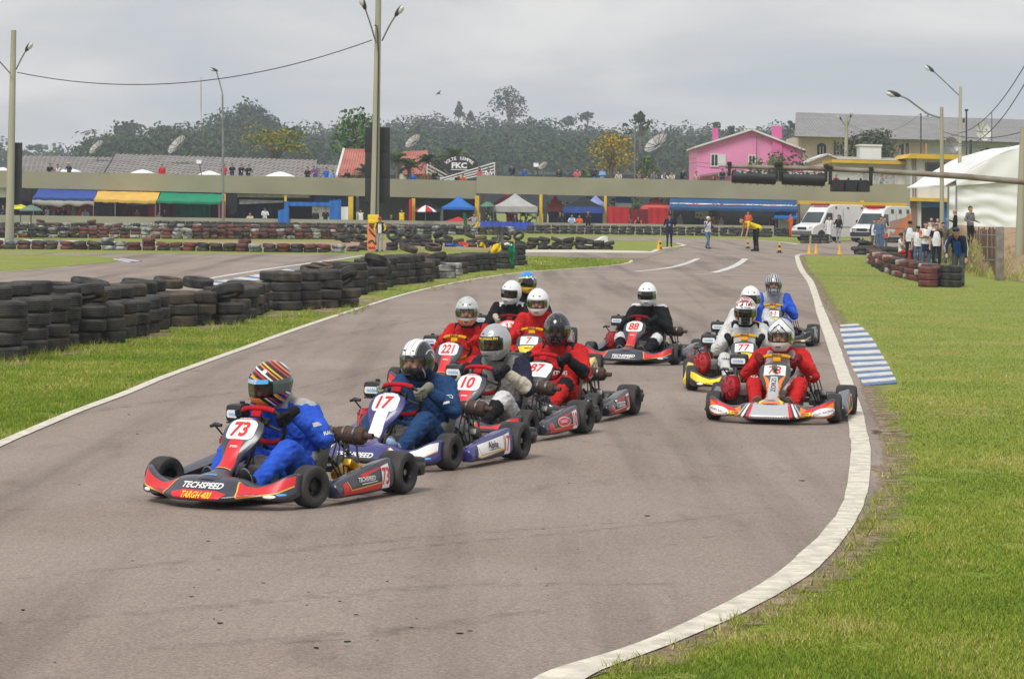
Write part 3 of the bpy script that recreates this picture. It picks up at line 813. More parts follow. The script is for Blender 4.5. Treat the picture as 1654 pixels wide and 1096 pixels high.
@shared
def me_bumper():
 m=MB();m.tube(cat_rom([Vector(p)for p in((-.64,.60,.17),(-.665,.72,.17),(-.62,.765,.17),(-.3,.785,.17),(.3,.785,.17),(.62,.765,.17),(.665,.72,.17),(.64,.60,.17))],4),0.028,10)
 for s in(-1,1):m.box((s*.60,.76,.165),(.15,.075,.13),None,0,.03);m.tube([(s*.29,.70,.11),(s*.29,.785,.16)],.015)
 return M_('rear_bumper',m,BLK)
@shared
def me_engine():
 m=MB();m.box((-.40,.27,.20),(.24,.26,.22),None,0,.025)
 for k in range(7):m.box((-.30+k*0.002,.16+k*.025,.32),(.16,.010,.13),Matrix.Rotation(R(18),3,'Y'),0,.003)
 m.box((-.36,.20,.40),(.14,.13,.06),None,0,.02);m.box((-.33,.05,.25),(.10,.05,.12),None,1,.015)
 m.box((-.37,.30,.08),(.30,.36,.03),None,2,.006)
 for q in range(5):
  m.tube(cat_rom([Vector((-.44+.03*q,.16,.40)),Vector((-.40+.02*q,.06+.01*q,.36-.03*q)),Vector((-.36+.02*q,.05,.24)),Vector((-.30,.12,.13))],4),.005,5,3 if q%2 else 2)
 m.tube(cat_rom([Vector(p)for p in((-.30,.33,.34),(-.20,.46,.38),(0,.50,.40),(.20,.49,.40))],5),.022,10,4)
 return M_('engine',m,[GREYM,STEEL,TUBE,GOLD,RUST])
@shared
def me_starter():
 m=MB();m.lathe([(.001,-.052),(.045,-.052),(.055,-.044),(.10,-.040),(.122,-.022),(.125,.03),(.118,.045),(.001,.045)],(0,0,0),'y',30)
 for k in range(8):a=k*math.pi/4;m.box((.082*math.cos(a),-.043,.082*math.sin(a)),(.05,.008,.012),Matrix.Rotation(-a,3,'Y'),0,.002)
 return M_('starter_cover',m,REDFAN)
@shared
def me_airbox():
 m=MB();m.box((-.40,.16,.515),(.175,.17,.125),None,0,.035);m.lathe([(.018,0),(.018,.016),(.001,.018)],(-.40,.16,.577),'z',12);m.tube([(-.40,.18,.46),(-.39,.20,.40)],.032,10)
 m.box((-.40,.16,.452),(.16,.15,.012),None,0,.004)
 return M_('airbox',m,BLK)
@shared
def me_airbox_sticker():
 m=MB();decal(m,poly_tris(rrect(.135,.052,.015)),(-.40,.0735,.512),(1,0,0),(0,0,1),None,.0015,mi=0)
 decal(m,text_tris('noble',.030,.012),(-.40,.0735,.513),(1,0,0),(0,0,1),None,.004,mi=3)
 decal(m,poly_tris(rrect(.10,.045,.015)),(-.3115,.16,.512),(0,1,0),(0,0,1),None,.0015,mi=3)
 return M_('sticker',m,STK)
@shared
def me_pull():
 m=MB();m.tube([(-.49,.06,.37),(-.53,.03,.43)],.007,6);m.tube([(-.57,.03,.425),(-.53,.03,.44),(-.48,.03,.435)],[.010,.016,.012],8);return M_('starter_handle',m,BLK)
@shared
def me_muffler():
 m=MB();m.lathe([(.001,.16),(.042,.16),(.056,.172),(.0625,.25),(.0615,.26),(.0625,.36),(.050,.378),(.03,.382),(.020,.40),(.020,.44),(.014,.44),(.014,.40)],(0,.47,.375),'x',22)
 return M_('muffler',m,RUST)
@shared
def me_clamp():
 m=MB()
 m.lathe([(.0625,-.007),(.0665,-.007),(.0665,.007),(.0625,.007)],(0,.47,.375),'x',22,closed=True)
 m.tube([(0,.47,.31),(0,.50,.15)],.008);return M_('clamp',m,STEEL)
@shared
def me_brake(gold):
 m=MB();m.box((.36,.30,.15),(.20,.17,.055),Matrix.Rotation(R(20),3,'X'),0,.015);m.box((.40,.25,.20),(.06,.12,.05),Matrix.Rotation(R(-25),3,'X'),0,.012)
 m.box((.33,.38,.20),(.07,.06,.09),None,1,.015)
 for k in range(4):m.tube([(.26+.03*k,.30,.34),(.30+.03*k,.16+.03*k,.22),(.34+.02*k,.20,.12)],.006,5,2)
 return M_('brake_caliper',m,[GOLD if gold==1 else GREYM,GREYM,TUBE])
@shared
def me_seat_stay(s):
 m=MB()
 for _ in(0,):
  m.tube([(s*.22,.36,.36),(s*.29,.60,.13)],.010);m.tube([(s*.23,.25,.24),(s*.31,.42,.08)],.010)
  for k in range(4):q=lerp(Vector((s*.22,.36,.36)),Vector((s*.29,.60,.13)),.15+.22*k);m.ell(q,(.018,.018,.018),8,6,None,1)
 return M_('seat_stay',m,[TUBE,STEEL])
def nose_decals(st):
 """graphics seen from the front, projected along +Y"""
 ms=[MB(),MB(),MB()];cur=[2];U,V=(1,0,0),(0,0,1);fr=(0,-1.2,0)
 def put(tr,c,off=.0025):decal(ms[cur[0]],tr,fr,U,V,NOSE_BVH,off,.022,SI[c],2.0)
 for s in(-1,1):
  cur[0]=(s+1)//2
  def mir(p):return[(s*x,z)for x,z in p]
  if st['kind']=='wing':
   w=mir([(.235,.168),(.29,.142),(.36,.136),(.44,.158),(.52,.200),(.565,.212),(.568,.150),(.50,.110),(.275,.075)])
   put(poly_tris(w),st['wing'])
   put(thick_line(mir([(.568,.150),(.50,.110),(.275,.075),(.230,.168)]),.008),'g',.004)
   put(shift(poly_tris(ellipse2(.07,.022)),s*.46,.088),'w' if st['wing']!='w' else 'r',.004)
   put(shift(poly_tris(ellipse2(.05,.014)),s*.52,.10),'b' if s>0 else 'k',.004)
  elif st['kind']=='flame':
   put(poly_tris(mir([(.27,.155),(.34,.125),(.42,.145),(.565,.21),(.565,.06),(.27,.065)])),'o')
   put(poly_tris(mir([(.29,.10),(.45,.13),(.565,.20),(.57,.212),(.50,.195),(.40,.152),(.33,.132)])),'r',.004)
   put(poly_tris(mir([(.275,.068),(.36,.115),(.40,.062)])),'y',.0045)
   put(shift(poly_tris(ellipse2(.20,.076)),s*.475,.110,s*.20),'w',.0055)
   put(shift(text_tris('SPORT RACING',.0185,.012),s*.478,.108,s*.22),'k',.0075)
   put(poly_tris(mir([(.155,.18),(.175,.18),(.215,.055),(.185,.055)])),'r',.004)
   put(poly_tris(mir([(.185,.18),(.20,.178),(.27,.06),(.245,.055)])),'w',.004)
   put(poly_tris(mir([(.21,.176),(.225,.172),(.30,.07),(.285,.07)])),'s',.004)
 cur[0]=2
 if st['kind']=='flame':
  put(poly_tris([(-.16,.186),(.16,.186),(.19,.05),(-.19,.05)]),'s')
 tx=st.get('text')
 if tx:
  put(shift(text_tris(tx,.034,.03,0,1.3),0,.142 if st.get('text2')else .115),'w',.005)
 if st.get('text2'):
  put(poly_tris([(-.205,.098),(-.12,.115),(.12,.115),(.205,.098),(.17,.068),(.10,.060),(-.10,.060),(-.17,.068)]),'r',.005)
  put(shift(text_tris(st['text2'],.038,.02,0,.85),0,.088),'y',.0085)
 elif tx:
  put(thick_line([(-.14,.088),(.10,.088)],.006),'w',.005)
 return[q for q in ms if q.f]
def nas_decals(st):
 m=MB()
 def put(tr,c,o=NO,V=NV,off=.0025):decal(m,tr,o,(1,0,0),V,NAS_BVH,off,.02,SI[c],.5)
 k=st['nas']
 if k=='band':
  put(poly_tris([(-.04,.09),(.075,.09),(.05,-.13),(-.05,-.13)]),st['band'],off=.002)
  lo=Vector((0,-.64,.30));lv=Vector((0,.80,.60))
  put(poly_tris([(-.052,.14),(.052,.14),(.052,.04),(.058,-.04),(.062,-.085),(-.062,-.085),(-.058,-.04),(-.052,.04)]),st['band'],lo,lv)
  put(thick_line([(-.064,-.088),(.064,-.088)],.008),'g',lo,lv,.004)
  put(shift(text_tris('SPEED',.016,.02),0,.10),'w',lo,lv,.004)
  put(poly_tris(rrect(.210,.158,.048)),'w',off=.004)
  put(shift(text_tris('SR RACING',.014,.02),.0,.09),'w',off=.005)
  put(shift(text_tris('noble',.030,.025),0,.01),'b',Vector((0,-.83,.21)),Vector((0,.9,.42)),.004)if st.get('badge',1)==1 else put(shift(poly_tris([(-.06,0),(-.02,.012),(.01,.004),(.06,.014),(.03,-.014),(-.03,-.012)]),0,.0),'o',Vector((0,-.82,.21)),Vector((0,.9,.42)),.004)
  put(shift(text_tris(st['no'],.118,.035,.12,.86 if len(st['no'])<3 else .64),-.004,.0),'r',off=.0065)
 elif k=='plate':
  put(poly_tris(rrect(.20,.115,.006)),'w',off=.004)
  put(shift(text_tris(st['no'],.092,.016,.08,1.0),0,.0),'r',off=.0065)
  lo=Vector((0,-.64,.30));lv=Vector((0,.80,.60))
  if st['band']=='flame':
   put(poly_tris([(-.11,.20),(-.05,.13),(-.03,.0),(-.055,-.10),(.055,-.10),(.03,.0),(.05,.13),(.11,.20),(.07,.09),(.075,-.03),(.13,-.16),(.15,-.26),(-.15,-.26),(-.13,-.16),(-.075,-.03),(-.07,.09)]),'o',lo,lv,.003)
   put(poly_tris([(-.03,.16),(.03,.16),(.05,.02),(.045,-.08),(.10,-.22),(-.10,-.22),(-.045,-.08),(-.05,.02)]),'s',lo,lv,.0045)
   put(poly_tris([(-.052,-.11),(-.04,-.07),(-.09,-.24),(-.16,-.26),(-.12,-.19)]),'y',lo,lv,.005);put(poly_tris([(.052,-.11),(.04,-.07),(.09,-.24),(.16,-.26),(.12,-.19)]),'y',lo,lv,.005)
   put(shift(text_tris('ZORZI',.045,.02,0,.9),.0,.06,R(90)),'k',lo,lv,.0065)
   put(poly_tris([(-.055,-.185),(0,-.165),(.055,-.185),(.02,-.20),(-.02,-.20)]),'r',lo,lv,.007)
  else:
   put(poly_tris([(-.12,.085),(.12,.085),(.10,.04),(.06,-.06),(-.06,-.06),(-.10,.04)]),'y',Vector((0,-.575,.345)),Vector((0,.74,.67)),.003)
   put(poly_tris([(-.05,-.06),(-.03,.02),(-.012,-.03),(0,.03),(.012,-.03),(.03,.02),(.05,-.06)]),'w',Vector((0,-.60,.33)),Vector((0,.74,.67)),.0045)
   put(shift(text_tris('MINI',.024,.015,.2,1.2),0,.05),'k',Vector((0,-.575,.345)),Vector((0,.74,.67)),.005)
 elif k=='oval':
  put(poly_tris(ellipse2(.25,.155)),'w',off=.003);put(poly_tris(ellipse2(.232,.140)),'r',off=.0042);put(poly_tris(ellipse2(.205,.118)),'w',off=.0055)
  put(shift(text_tris(st['no'],.085,.03,0,1.0),0,0),'r',off=.0075)
  put(shift(text_tris('NC',.05,.03),0,.0),'w',Vector((0,-.58,.335)),Vector((0,.74,.67)),.004)
 elif k=='white':
  put(poly_tris([(-.135,.075),(.135,.075),(.13,-.01),(.10,-.09),(-.10,-.09),(-.13,-.01)]),'w',off=.003)
  put(shift(text_tris(st['no'],.095,.03,.2,1.0),0,.01),'r',off=.006)
  lo=Vector((0,-.64,.30));lv=Vector((0,.80,.60))
  put(poly_tris([(-.06,.05),(.06,.10),(.05,-.05),(-.04,-.02)]),'r',lo,lv,.004)
 return m
def pod_decals(st,sd):
 m=MB();U=(0,sd,0);b=POD_BVH[sd];fr=(sd*.75,0,0)
 def put(tr,c,off=.0025):decal(m,tr,fr,U,(0,0,1),b,off,.022,SI[c],.6)
 s=1
 def X(p):return[(sd*x,z)for x,z in p]if sd<0 else p
 base,line=st['pod'],st['podline']
 f=lambda pts:poly_tris([(x*1.0,z)for x,z in X(pts)])
 put(f([(-.285,.055),(-.285,.125),(-.235,.142),(-.20,.085),(.20,.105),(.20,.062)]),base)
 put(f([(-.06,.172),(.20,.205),(.27,.222),(.27,.21),(.05,.165),(.0,.135)]),base)
 put(thick_line(X([(-.225,.140),(-.19,.083),(.20,.104)]),.008),line,.004)
 put(f([(.205,.062),(.205,.205),(.30,.222),(.30,.062)]),'w',.004)
 put(shift(text_tris(st['pno'],.115,.02,.12,.62),sd*.252,.142),'r',.0065)
 if st.get('poval'):
  put(shift(poly_tris(ellipse2(.27,.085)),sd*.02,.135),'r',.0045)
  put(thick_line([(p[0]+sd*.02,p[1]+.135)for p in ellipse2(.255,.073)+ellipse2(.255,.073)[:1]],.005),'w',.0055)
 if st.get('pwhite'):
  put(f([(-.255,.075),(-.225,.16),(.20,.205),(.20,.105),(-.19,.065)]),'w',.0035)
  put(thick_line(X([(-.255,.075),(-.19,.062),(.20,.100)]),.008),line,.0045)
 if st.get('ptext'):
  put(shift(text_tris(st['ptext'],.030 if len(st['ptext'])>6 else .068,.018,.15,1.0),sd*.01,.142),st.get('ptc','w'),.0075)
  if not st.get('poval'):put(thick_line(X([(-.06,.112),(.14,.118)]),.005),st.get('ptc','w'),.006)
 return m
def build_kart(st):
 k=empty('racing_kart',st['loc'],st['yaw'],st['label'],'racing kart','karts racing on the track')
 add_mesh('frame',me_frame(),k);add_mesh('floor_tray',me_floor(),k);add_mesh('rear_axle',me_axle(),k);add_mesh('seat',me_seat(),k)
 for s in(-1,1):add_mesh('seat_stay',me_seat_stay(s),k)
 sw=add_mesh('steering_wheel',me_wheel_rim(),k);gt=[add_mesh('grip_tape',shared_grip(st['tape'],q),sw)for q in(0,1)]
 if st.get('minitxt'):
  m=MB();decal(m,text_tris('MINI',.022,.03,0,1.5),steer_pt(90)+Vector((0,-.017,.006)),(1,0,0),(0,.3,.95),None,.004,mi=SI['k']);m.build('lettering',STK,sw)
 add_mesh('fuel_tank',me_tank(),k);add_mesh('rear_bumper',me_bumper(),k)
 for s in(-1,1):add_mesh('pedal',me_pedal(s),k)
 en=add_mesh('engine',me_engine(),k);add_mesh('starter_cover',me_starter(),en,(-.475,.095,.255),(0,0,R(-50)));add_mesh('starter_handle',me_pull(),en)
 ab=add_mesh('airbox',me_airbox(),k);add_mesh('sticker',me_airbox_sticker(),ab)
 if not st.get('nomuf'):
  mu=add_mesh('muffler',me_muffler(),k)
  for x in(.235,.315):add_mesh('clamp',me_clamp(),mu,(x,0,0))
 add_mesh('brake_caliper',me_brake(st.get('brake',0)),k)
 for x,y,r in((-.555,-.525,0),(.555,-.525,0),(-.595,.525,1),(.595,.525,1)):add_wheel(k,x,y,bool(r),st.get('steer',0)if not r else 0)
 n_=add_mesh('nose_fairing',mesh_from('nose_fairing',NOSE.v,NOSE.f,NOSE.m,st['body'],True,50),k)
 for q in nose_decals(st):q.build('graphics',STK,n_,smooth=True,ang=60)
 p=add_mesh('number_panel',mesh_from('number_panel',NAS.v,NAS.f,NAS.m,st['nbody'],True,50),k)
 nas_decals(st).build('race_number',STK,p,smooth=True,ang=60)
 for sd in(1,-1):
  q=add_mesh('side_pod',mesh_from('side_pod',PODS[sd].v,PODS[sd].f,PODS[sd].m,st['pbody'],True,45),k)
  pod_decals(st,sd).build('graphics',STK,q,smooth=True,ang=60)
 if st.get('camera'):
  m=MB();m.box((0.0,-.505,.49),(.05,.035,.045),Matrix.Rotation(R(-10),3,'X'),0,.008);m.lathe([(.001,-.03),(.016,-.03),(.018,-.02),(.018,0)],(0.004,-.52,.492),'y',14);m.tube([(0,-.49,.44),(0,-.50,.47)],.007);m.build('camera',[mat('camera_grey',(.12,.12,.11),.4)],k)
 return k
def helmet_mesh():
 """full-face shell with an open eye port, 3 mm thick rim"""
 m=MB();nu,nv=56,34
 def pt(a,t,k=1.0):
  x=math.sin(a)*math.sin(t);y=-math.cos(a)*math.sin(t);z=math.cos(t)
  front=max(0,math.cos(a))
  chin=front**1.5*max(0,(t-1.45))/0.9
  rx,ry,rz=0.128,0.156,0.150
  p=Vector((x*rx,y*ry,z*rz))
  p.y-=0.022*chin*min(1,chin*2)if front>0 else 0
  if t>1.9:p.x*=1-0.10*(t-1.9);
  if t>1.5 and math.cos(a)<0:p.y*=1-0.16*(t-1.5)
  p.z-=0.012*min(1,max(0,front*2))*(1 if t>1.7 else 0)
  return p*k
 TM=2.52
 def hole(a,t):
  aa=abs(((a+math.pi)%(2*math.pi))-math.pi)
  lo,hi=1.30,1.86
  if aa>1.12:return False
  return lo<t<hi-0.05*aa
 grid={};inner={}
 for i in range(nv+1):
  for j in range(nu):
   t=0.0001+TM*i/nv;a=2*math.pi*j/nu
   grid[i,j]=len(m.v);m.v.append(pt(a,t))
 for i in range(nv+1):
  for j in range(nu):
   t=0.0001+TM*i/nv;a=2*math.pi*j/nu
   inner[i,j]=len(m.v);m.v.append(pt(a,t,0.86))
 def keep(i,j):return not hole(2*math.pi*(j+.5)/nu,TM*(i+.5)/nv)
 for i in range(nv):
  for j in range(nu):
   k=(j+1)%nu
   if not keep(i,j):continue
   m.f.append((grid[i,j],grid[i+1,j],grid[i+1,k],grid[i,k]));m.m.append(0)
   m.f.append((inner[i,j],inner[i,k],inner[i+1,k],inner[i+1,j]));m.m.append(1)
   for(di,dj,e)in((-1,0,((i,j),(i,k))),(1,0,((i+1,k),(i+1,j))),(0,-1,((i+1,j),(i,j))),(0,1,((i,k),(i+1,k)))):
    ii,jj=i+di,(j+dj)%nu
    if(ii==nv)or(0<=ii<nv and not keep(ii,jj)):
     a,b=e;m.f.append((grid[a],grid[b],inner[b],inner[a]));m.m.append(1)
 v=MB();n1,n2=30,10
 rs=[]
 for i in range(n2+1):
  t=lerp(1.255,1.835,i/n2);rs.append([pt(lerp(-1.20,1.20,j/n1),t,1.016)for j in range(n1+1)])
 v.rings(rs,False,False)
 piv=MB()
 for s in(-1,1):piv.lathe([(.024,0),(.024,.006),(.018,.009),(.001,.009)],(0,0,0),'x',16)
 vent=[]
 for s in(-1,1):
  q=MB();q.ell(pt(s*0.32,1.02,1.005),(.012,.006,.007),10,6);vent.append(q)
 q=MB();q.box(pt(0,2.12,1.005),(.05,.012,.010),None,0,.004);vent.append(q)
 return m,v,vent,pt
HELM,VISOR,VENT,HPT=helmet_mesh()
HELM_BVH=HELM.bvh()
LINER=mat('helmet_liner',(0.012,0.012,0.012),0.9)
def helmet_mat(kind):
 nm='helmet_'+kind
 if nm in MATS:return MATS[nm]
 m,nt,b=nt_new(nm);L=nt.links.new;N=nt.nodes.new
 b.inputs['Roughness'].default_value=0.16;b.inputs['Coat Weight'].default_value=0.6;b.inputs['Coat Roughness'].default_value=0.05
 tc=N('ShaderNodeTexCoord');sx=N('ShaderNodeSeparateXYZ');L(tc.outputs['Object'],sx.inputs[0])
 def ramp(f,stops,interp='CONSTANT'):
  r=N('ShaderNodeValToRGB');r.color_ramp.interpolation=interp;e=r.color_ramp.elements
  e[0].position,e[0].color=stops[0][0],rgb(stops[0][1]);e[1].position,e[1].color=stops[-1][0],rgb(stops[-1][1])
  for p,c in stops[1:-1]:q=e.new(p);q.color=rgb(c)
  L(f,r.inputs[0]);return r.outputs[0]
 def axis(kx,ky,kz,off,absx=False):
  v=N('ShaderNodeVectorMath');v.operation='DOT_PRODUCT';v.inputs[1].default_value=(kx,ky,kz)
  if absx:
   a=N('ShaderNodeVectorMath');a.operation='ABSOLUTE';L(tc.outputs['Object'],a.inputs[0])
   cmb=N('ShaderNodeCombineXYZ');s2=N('ShaderNodeSeparateXYZ');L(a.outputs[0],s2.inputs[0]);L(s2.outputs[0],cmb.inputs[0]);L(sx.outputs[1],cmb.inputs[1]);L(sx.outputs[2],cmb.inputs[2]);L(cmb.outputs[0],v.inputs[0])
  else:L(tc.outputs['Object'],v.inputs[0])
  q=N('ShaderNodeMath');q.operation='ADD';q.inputs[1].default_value=off;L(v.outputs['Value'],q.inputs[0]);return q.outputs[0]
 def mix(f,a,c):
  x=N('ShaderNodeMix');x.data_type='RGBA';L(f,x.inputs[0])
  for s,val in((6,a),(7,c)):
   if isinstance(val,tuple):x.inputs[s].default_value=rgb(val)
   else:L(val,x.inputs[s])
  return x.outputs[2]
 def noi(sc,d=3,dist=0.0):
  n=N('ShaderNodeTexNoise');n.inputs['Scale'].default_value=sc;n.inputs['Detail'].default_value=d;n.inputs['Distortion'].default_value=dist;L(tc.outputs['Object'],n.inputs['Vector']);return n.outputs['Fac']
 k,wt,rd,og,ye,sv,bl=(0.014,0.014,0.016),(0.78,0.78,0.77),(0.60,0.03,0.03),(0.78,0.20,0.03),(0.75,0.50,0.04),(0.45,0.46,0.47),(0.03,0.22,0.70)
 if kind=='striped':
  st=[];seq=[og,k,k,wt,k,rd,k,k,ye,og,k,k,rd,k,wt,k,k,og,k,ye,k,k,rd,k,og,k,wt,k]
  for i,c in enumerate(seq):st.append((i/len(seq),c))
  col=ramp(axis(0.9,2.2,2.6,0.42),st)
  g=ramp(axis(0,0,1,0.5),[(0,(1,1,1)),(0.462,(0,0,0)),(0.545,(1,1,1)),(0.9,(1,1,1))])
  col=mix(g,(0.06,0.09,0.09),col)
 elif kind=='centre_band':
  col=ramp(axis(1,0,0,0,True),[(0.0,wt),(0.018,k),(0.020,wt),(0.052,k),(0.056,(.35,.35,.35)),(0.059,k),(0.108,sv),(0.112,k)])
  low=ramp(axis(0,0,1,.5),[(0,(1,1,1)),(0.545,(0,0,0)),(.9,(0,0,0))]);col=mix(low,col,ramp(axis(.5,1.0,.9,.5),[(0,k),(.40,sv),(.416,k),(.60,sv),(.615,k),(1,k)]))
 elif kind=='silver':col=ramp(noi(3),[(0,(.42,.43,.44)),(1,(.50,.51,.52))],'LINEAR');b.inputs['Metallic'].default_value=0.45;b.inputs['Roughness'].default_value=.25
 elif kind=='gloss_black':col=ramp(noi(5,2,2.5),[(0,k),(.545,(.30,.30,.31)),(.558,k),(1,k)])
 elif kind=='white':col=ramp(noi(4),[(0,(.76,.76,.75)),(1,(.82,.82,.81))],'LINEAR')
 elif kind=='painted_silver':
  a=ramp(noi(22,3),[(0,(.50,.51,.50)),(.56,(.30,.33,.38)),(.62,(.60,.60,.58)),(.70,(.55,.28,.04))]);z=ramp(axis(0,0,1,.5),[(0,(1,1,1)),(.425,(0,0,0)),(1,(0,0,0))])
  col=mix(z,a,ramp(noi(14,2),[(0,og),(.48,(.5,.5,.48)),(.6,og),(1,k)]))
 elif kind=='blue_yellow':col=ramp(axis(0,.15,1,.5),[(0,ye),(.44,(.50,.62,.02)),(.50,k),(.545,(.55,.66,.02)),(.565,bl),(1,bl)]);col=mix(ramp(noi(9,2),[(0,(0,0,0)),(.62,(1,1,1)),(.7,(0,0,0)),(1,(0,0,0))]),col,(.7,.75,.8))
 elif kind=='silver_swirl':col=ramp(axis(1.5,.5,1.6,.40,True),[(0,wt),(.34,wt),(.40,k),(.425,sv),(.50,k),(.52,wt),(.62,k),(.635,sv),(.74,wt),(1,wt)]);col=mix(ramp(axis(0,1,0,.5),[(0,(0,0,0)),(.46,(0,0,0)),(.50,(1,1,1)),(1,(1,1,1))]),col,ramp(axis(1.4,1.0,-1.5,.5,True),[(0,sv),(.30,k),(.46,sv),(.50,k),(.62,wt),(.65,k)]))
 elif kind=='gold_red':
  a=ramp(noi(13,3,1.2),[(0,k),(.40,wt),(.47,rd),(.53,(.10,.10,.10)),(.60,wt),(.66,rd),(1,k)]);z=ramp(axis(0,0,1,.5),[(0,(1,1,1)),(.53,(0,0,0)),(1,(0,0,0))])
  col=mix(z,a,ramp(axis(1,0,0,0,True),[(0,k),(.05,sv),(.07,k),(.085,(.45,.24,.04)),(1,(.45,.24,.04))]))
 elif kind=='silver_flash':col=ramp(axis(4.2,.7,.4,.10,True),[(0,sv),(.16,k),(.22,sv),(.30,k),(.36,sv),(.43,k),(.50,sv),(.56,k),(.62,sv),(1,k)])
 else:col=ramp(noi(9,4,1.8),[(0,wt),(.50,wt),(.535,(.40,.40,.40)),(.55,wt),(1,wt)])
 L(col,b.inputs['Base Color']);MATS[nm]=m;return m
SKIN=mat('skin',(0.46,0.245,0.165),0.55,0,(0.50,0.27,0.19),30,spec=0.3)
EYEM=mat('dark_eye',(0.02,0.014,0.012),0.3)
VISM={'clear':glass_tint('clear_visor',(0.74,0.75,0.76),0.02),'smoke':glass_tint('smoked_visor',(0.34,0.345,0.36),0.025),'dark':glass_tint('dark_visor',(0.05,0.045,0.03),0.05)}
def glove_shape(sd):
 """right-size glove closed round the rim at the origin; rim runs along local z, wrist towards +y"""
 pr=[]
 pr.append(((0,.055,.0),(0,.028,.005),.031,.036,0))
 pr.append(((0,.050,-.028),(0,.032,-.026),.026,.028,0))
 for i,(z,ln,r)in enumerate(((.040,1.0,.0115),(.016,1.08,.012),(-.008,1.03,.0115),(-.031,.86,.0100))):
  a=Vector((-.012*sd,.020,z));b=Vector((-.026*sd,-.014,z+.002));c=Vector((.000,-.030*ln,z));d=Vector((.026*sd,-.012,z-.002))
  pr+=[(a,b,r,r*.98,0),(b,c,r*.98,r*.92,0),(c,d,r*.92,r*.8,0)]
 t=[Vector((.016*sd,.046,.028)),Vector((.030*sd,.022,.046)),Vector((.022*sd,-.008,.050))]
 pr+=[(t[0],t[1],.014,.0125,0),(t[1],t[2],.0125,.010,0)]
 pr.append(((0,.056,.0),(0,.115,-.004),.033,.040,1))
 return pr
GLOVES={}
def glove(sd,m1,m2):
 k=(sd,m1.name,m2.name)
 if k not in GLOVES:
  base=GLOVES.get(sd)
  if base is None:base=GLOVES[sd]=body_mesh('glove',glove_shape(sd),[m1,m2],.0065,0,2)
  me=base.copy();me.materials.clear();me.materials.append(m1);me.materials.append(m2);GLOVES[k]=me
 return GLOVES[k]
def driver(st,kart_loc,yaw):
 """seated, reclined, hands on the wheel; torso 0, sleeves 1, thighs 2, shins 3, shoes 4, collar 5, belt 6, skin 7, knees 8, shoulder 9, forearm 10"""
 d=st['driver'];M=d['mats']
 lx=d.get('lean',0.0);ez=d.get('hz',0.03);fw=d.get('fwd',.06)
 pel=Vector((0,.17,.155));wai=Vector((lx*.3,.235,.27));che=Vector((lx*.8,.265-fw*.5,.42+ez*.5));nek=Vector((lx,.235-fw*.72,.570+ez));hed=Vector((lx*1.25,.185-fw*1.25,.715+ez-fw*.15))
 pr=[]
 for s in(-1,1):
  pr+=[(pel+Vector((s*.095,0,0)),wai+Vector((s*.085,0,0)),.105,.10,0),(wai+Vector((s*.085,0,0)),che+Vector((s*.105,-.01,0)),.10,.112,0),(che+Vector((s*.105,-.01,0)),nek+Vector((s*.10,.01,-.05)),.112,.070,0)]
  sh=nek+Vector((s*.185,.02,-.055))
  pr+=[(nek+Vector((s*.05,.015,-.02)),sh,.062,.068,9)]
  hd=steer_pt(168 if s<0 else 12)
  hd=Vector((hd.x,hd.y,hd.z));wr=hd+Vector((s*.030,.100,.030))
  el=Vector((s*d.get('elb',.31),.045,.375+ez*.3))
  if d.get('ep'):pr.append((nek+Vector((s*.085,.0,.005)),sh+Vector((s*.02,-.01,.035)),.036,.040,11,.004))
  pr+=[(sh,lerp(sh,el,.55),.078,.074,9 if d.get('upper')else 1),(lerp(sh,el,.45),el,.074,.066,1),(el,lerp(el,wr,.55),.066,.054,10),(lerp(el,wr,.5),wr,.054,.038,10)]
  hip=pel+Vector((s*.10,-.02,-.02));kn=Vector((s*d.get('knee',.215),-.235,.325));an=Vector((s*.165,-.555,.125));to=Vector((s*.145,-.655,.185))
  pr+=[(hip,lerp(hip,kn,.6),.104,.088,2),(lerp(hip,kn,.55),kn,.090,.074,2),(kn,lerp(kn,an,.25),.074,.072,8),(lerp(kn,an,.2),lerp(kn,an,.6),.072,.062,3),(lerp(kn,an,.55),an,.062,.050,3),(an+Vector((0,.02,-.02)),to,.042,.036,4),(an,an+Vector((0,.03,-.035)),.045,.040,4)]
 pr+=[(pel,wai,.11,.105,0),(wai,che,.105,.115,0),(che,nek+Vector((0,0,-.04)),.115,.075,0)]
 pr+=[(wai+Vector((-.11,-.01,-.055)),wai+Vector((.11,-.01,-.055)),.110,.110,6,-.004)]
 pr+=[(nek+Vector((0,0,-.02)),nek+Vector((0,-.01,.05)),.075,.070,5),(nek+Vector((0,-.01,.03)),hed+Vector((0,0,-.06)),.062,.062,7)]
 pr+=[(hed+Vector((0,.012,.02)),hed+Vector((0,-.03,-.045)),.088,.066,7)]
 o=bpy.data.objects.new('person',body_mesh('person',pr,M+[d.get('ep',M[9])],.0115,.0095,2));COL.objects.link(o)
 o.location=kart_loc;o.rotation_euler=(0,0,yaw)
 tag(o,d['label'],'person','kart drivers')
 hz=empty('helmet',hed+Vector((0,0,.012)))
 bpy.data.objects.remove(hz)
 hl=add_mesh('helmet',mesh_from('helmet',HELM.v,HELM.f,HELM.m,[helmet_mat(d['helmet']),LINER],True,50),o,hed+Vector((0,0,.012)),(d.get('nod',0),d.get('tilt',0),d.get('turn',0)))
 hl.scale=(1,1,1.07)
 add_mesh('visor',mesh_from('visor',VISOR.v,VISOR.f,VISOR.m,VISM[d.get('visor','smoke')],True,60,False),hl)
 for q in VENT:add_mesh('vent',mesh_from('vent',q.v,q.f,q.m,BLK),hl)
 fm=MB()
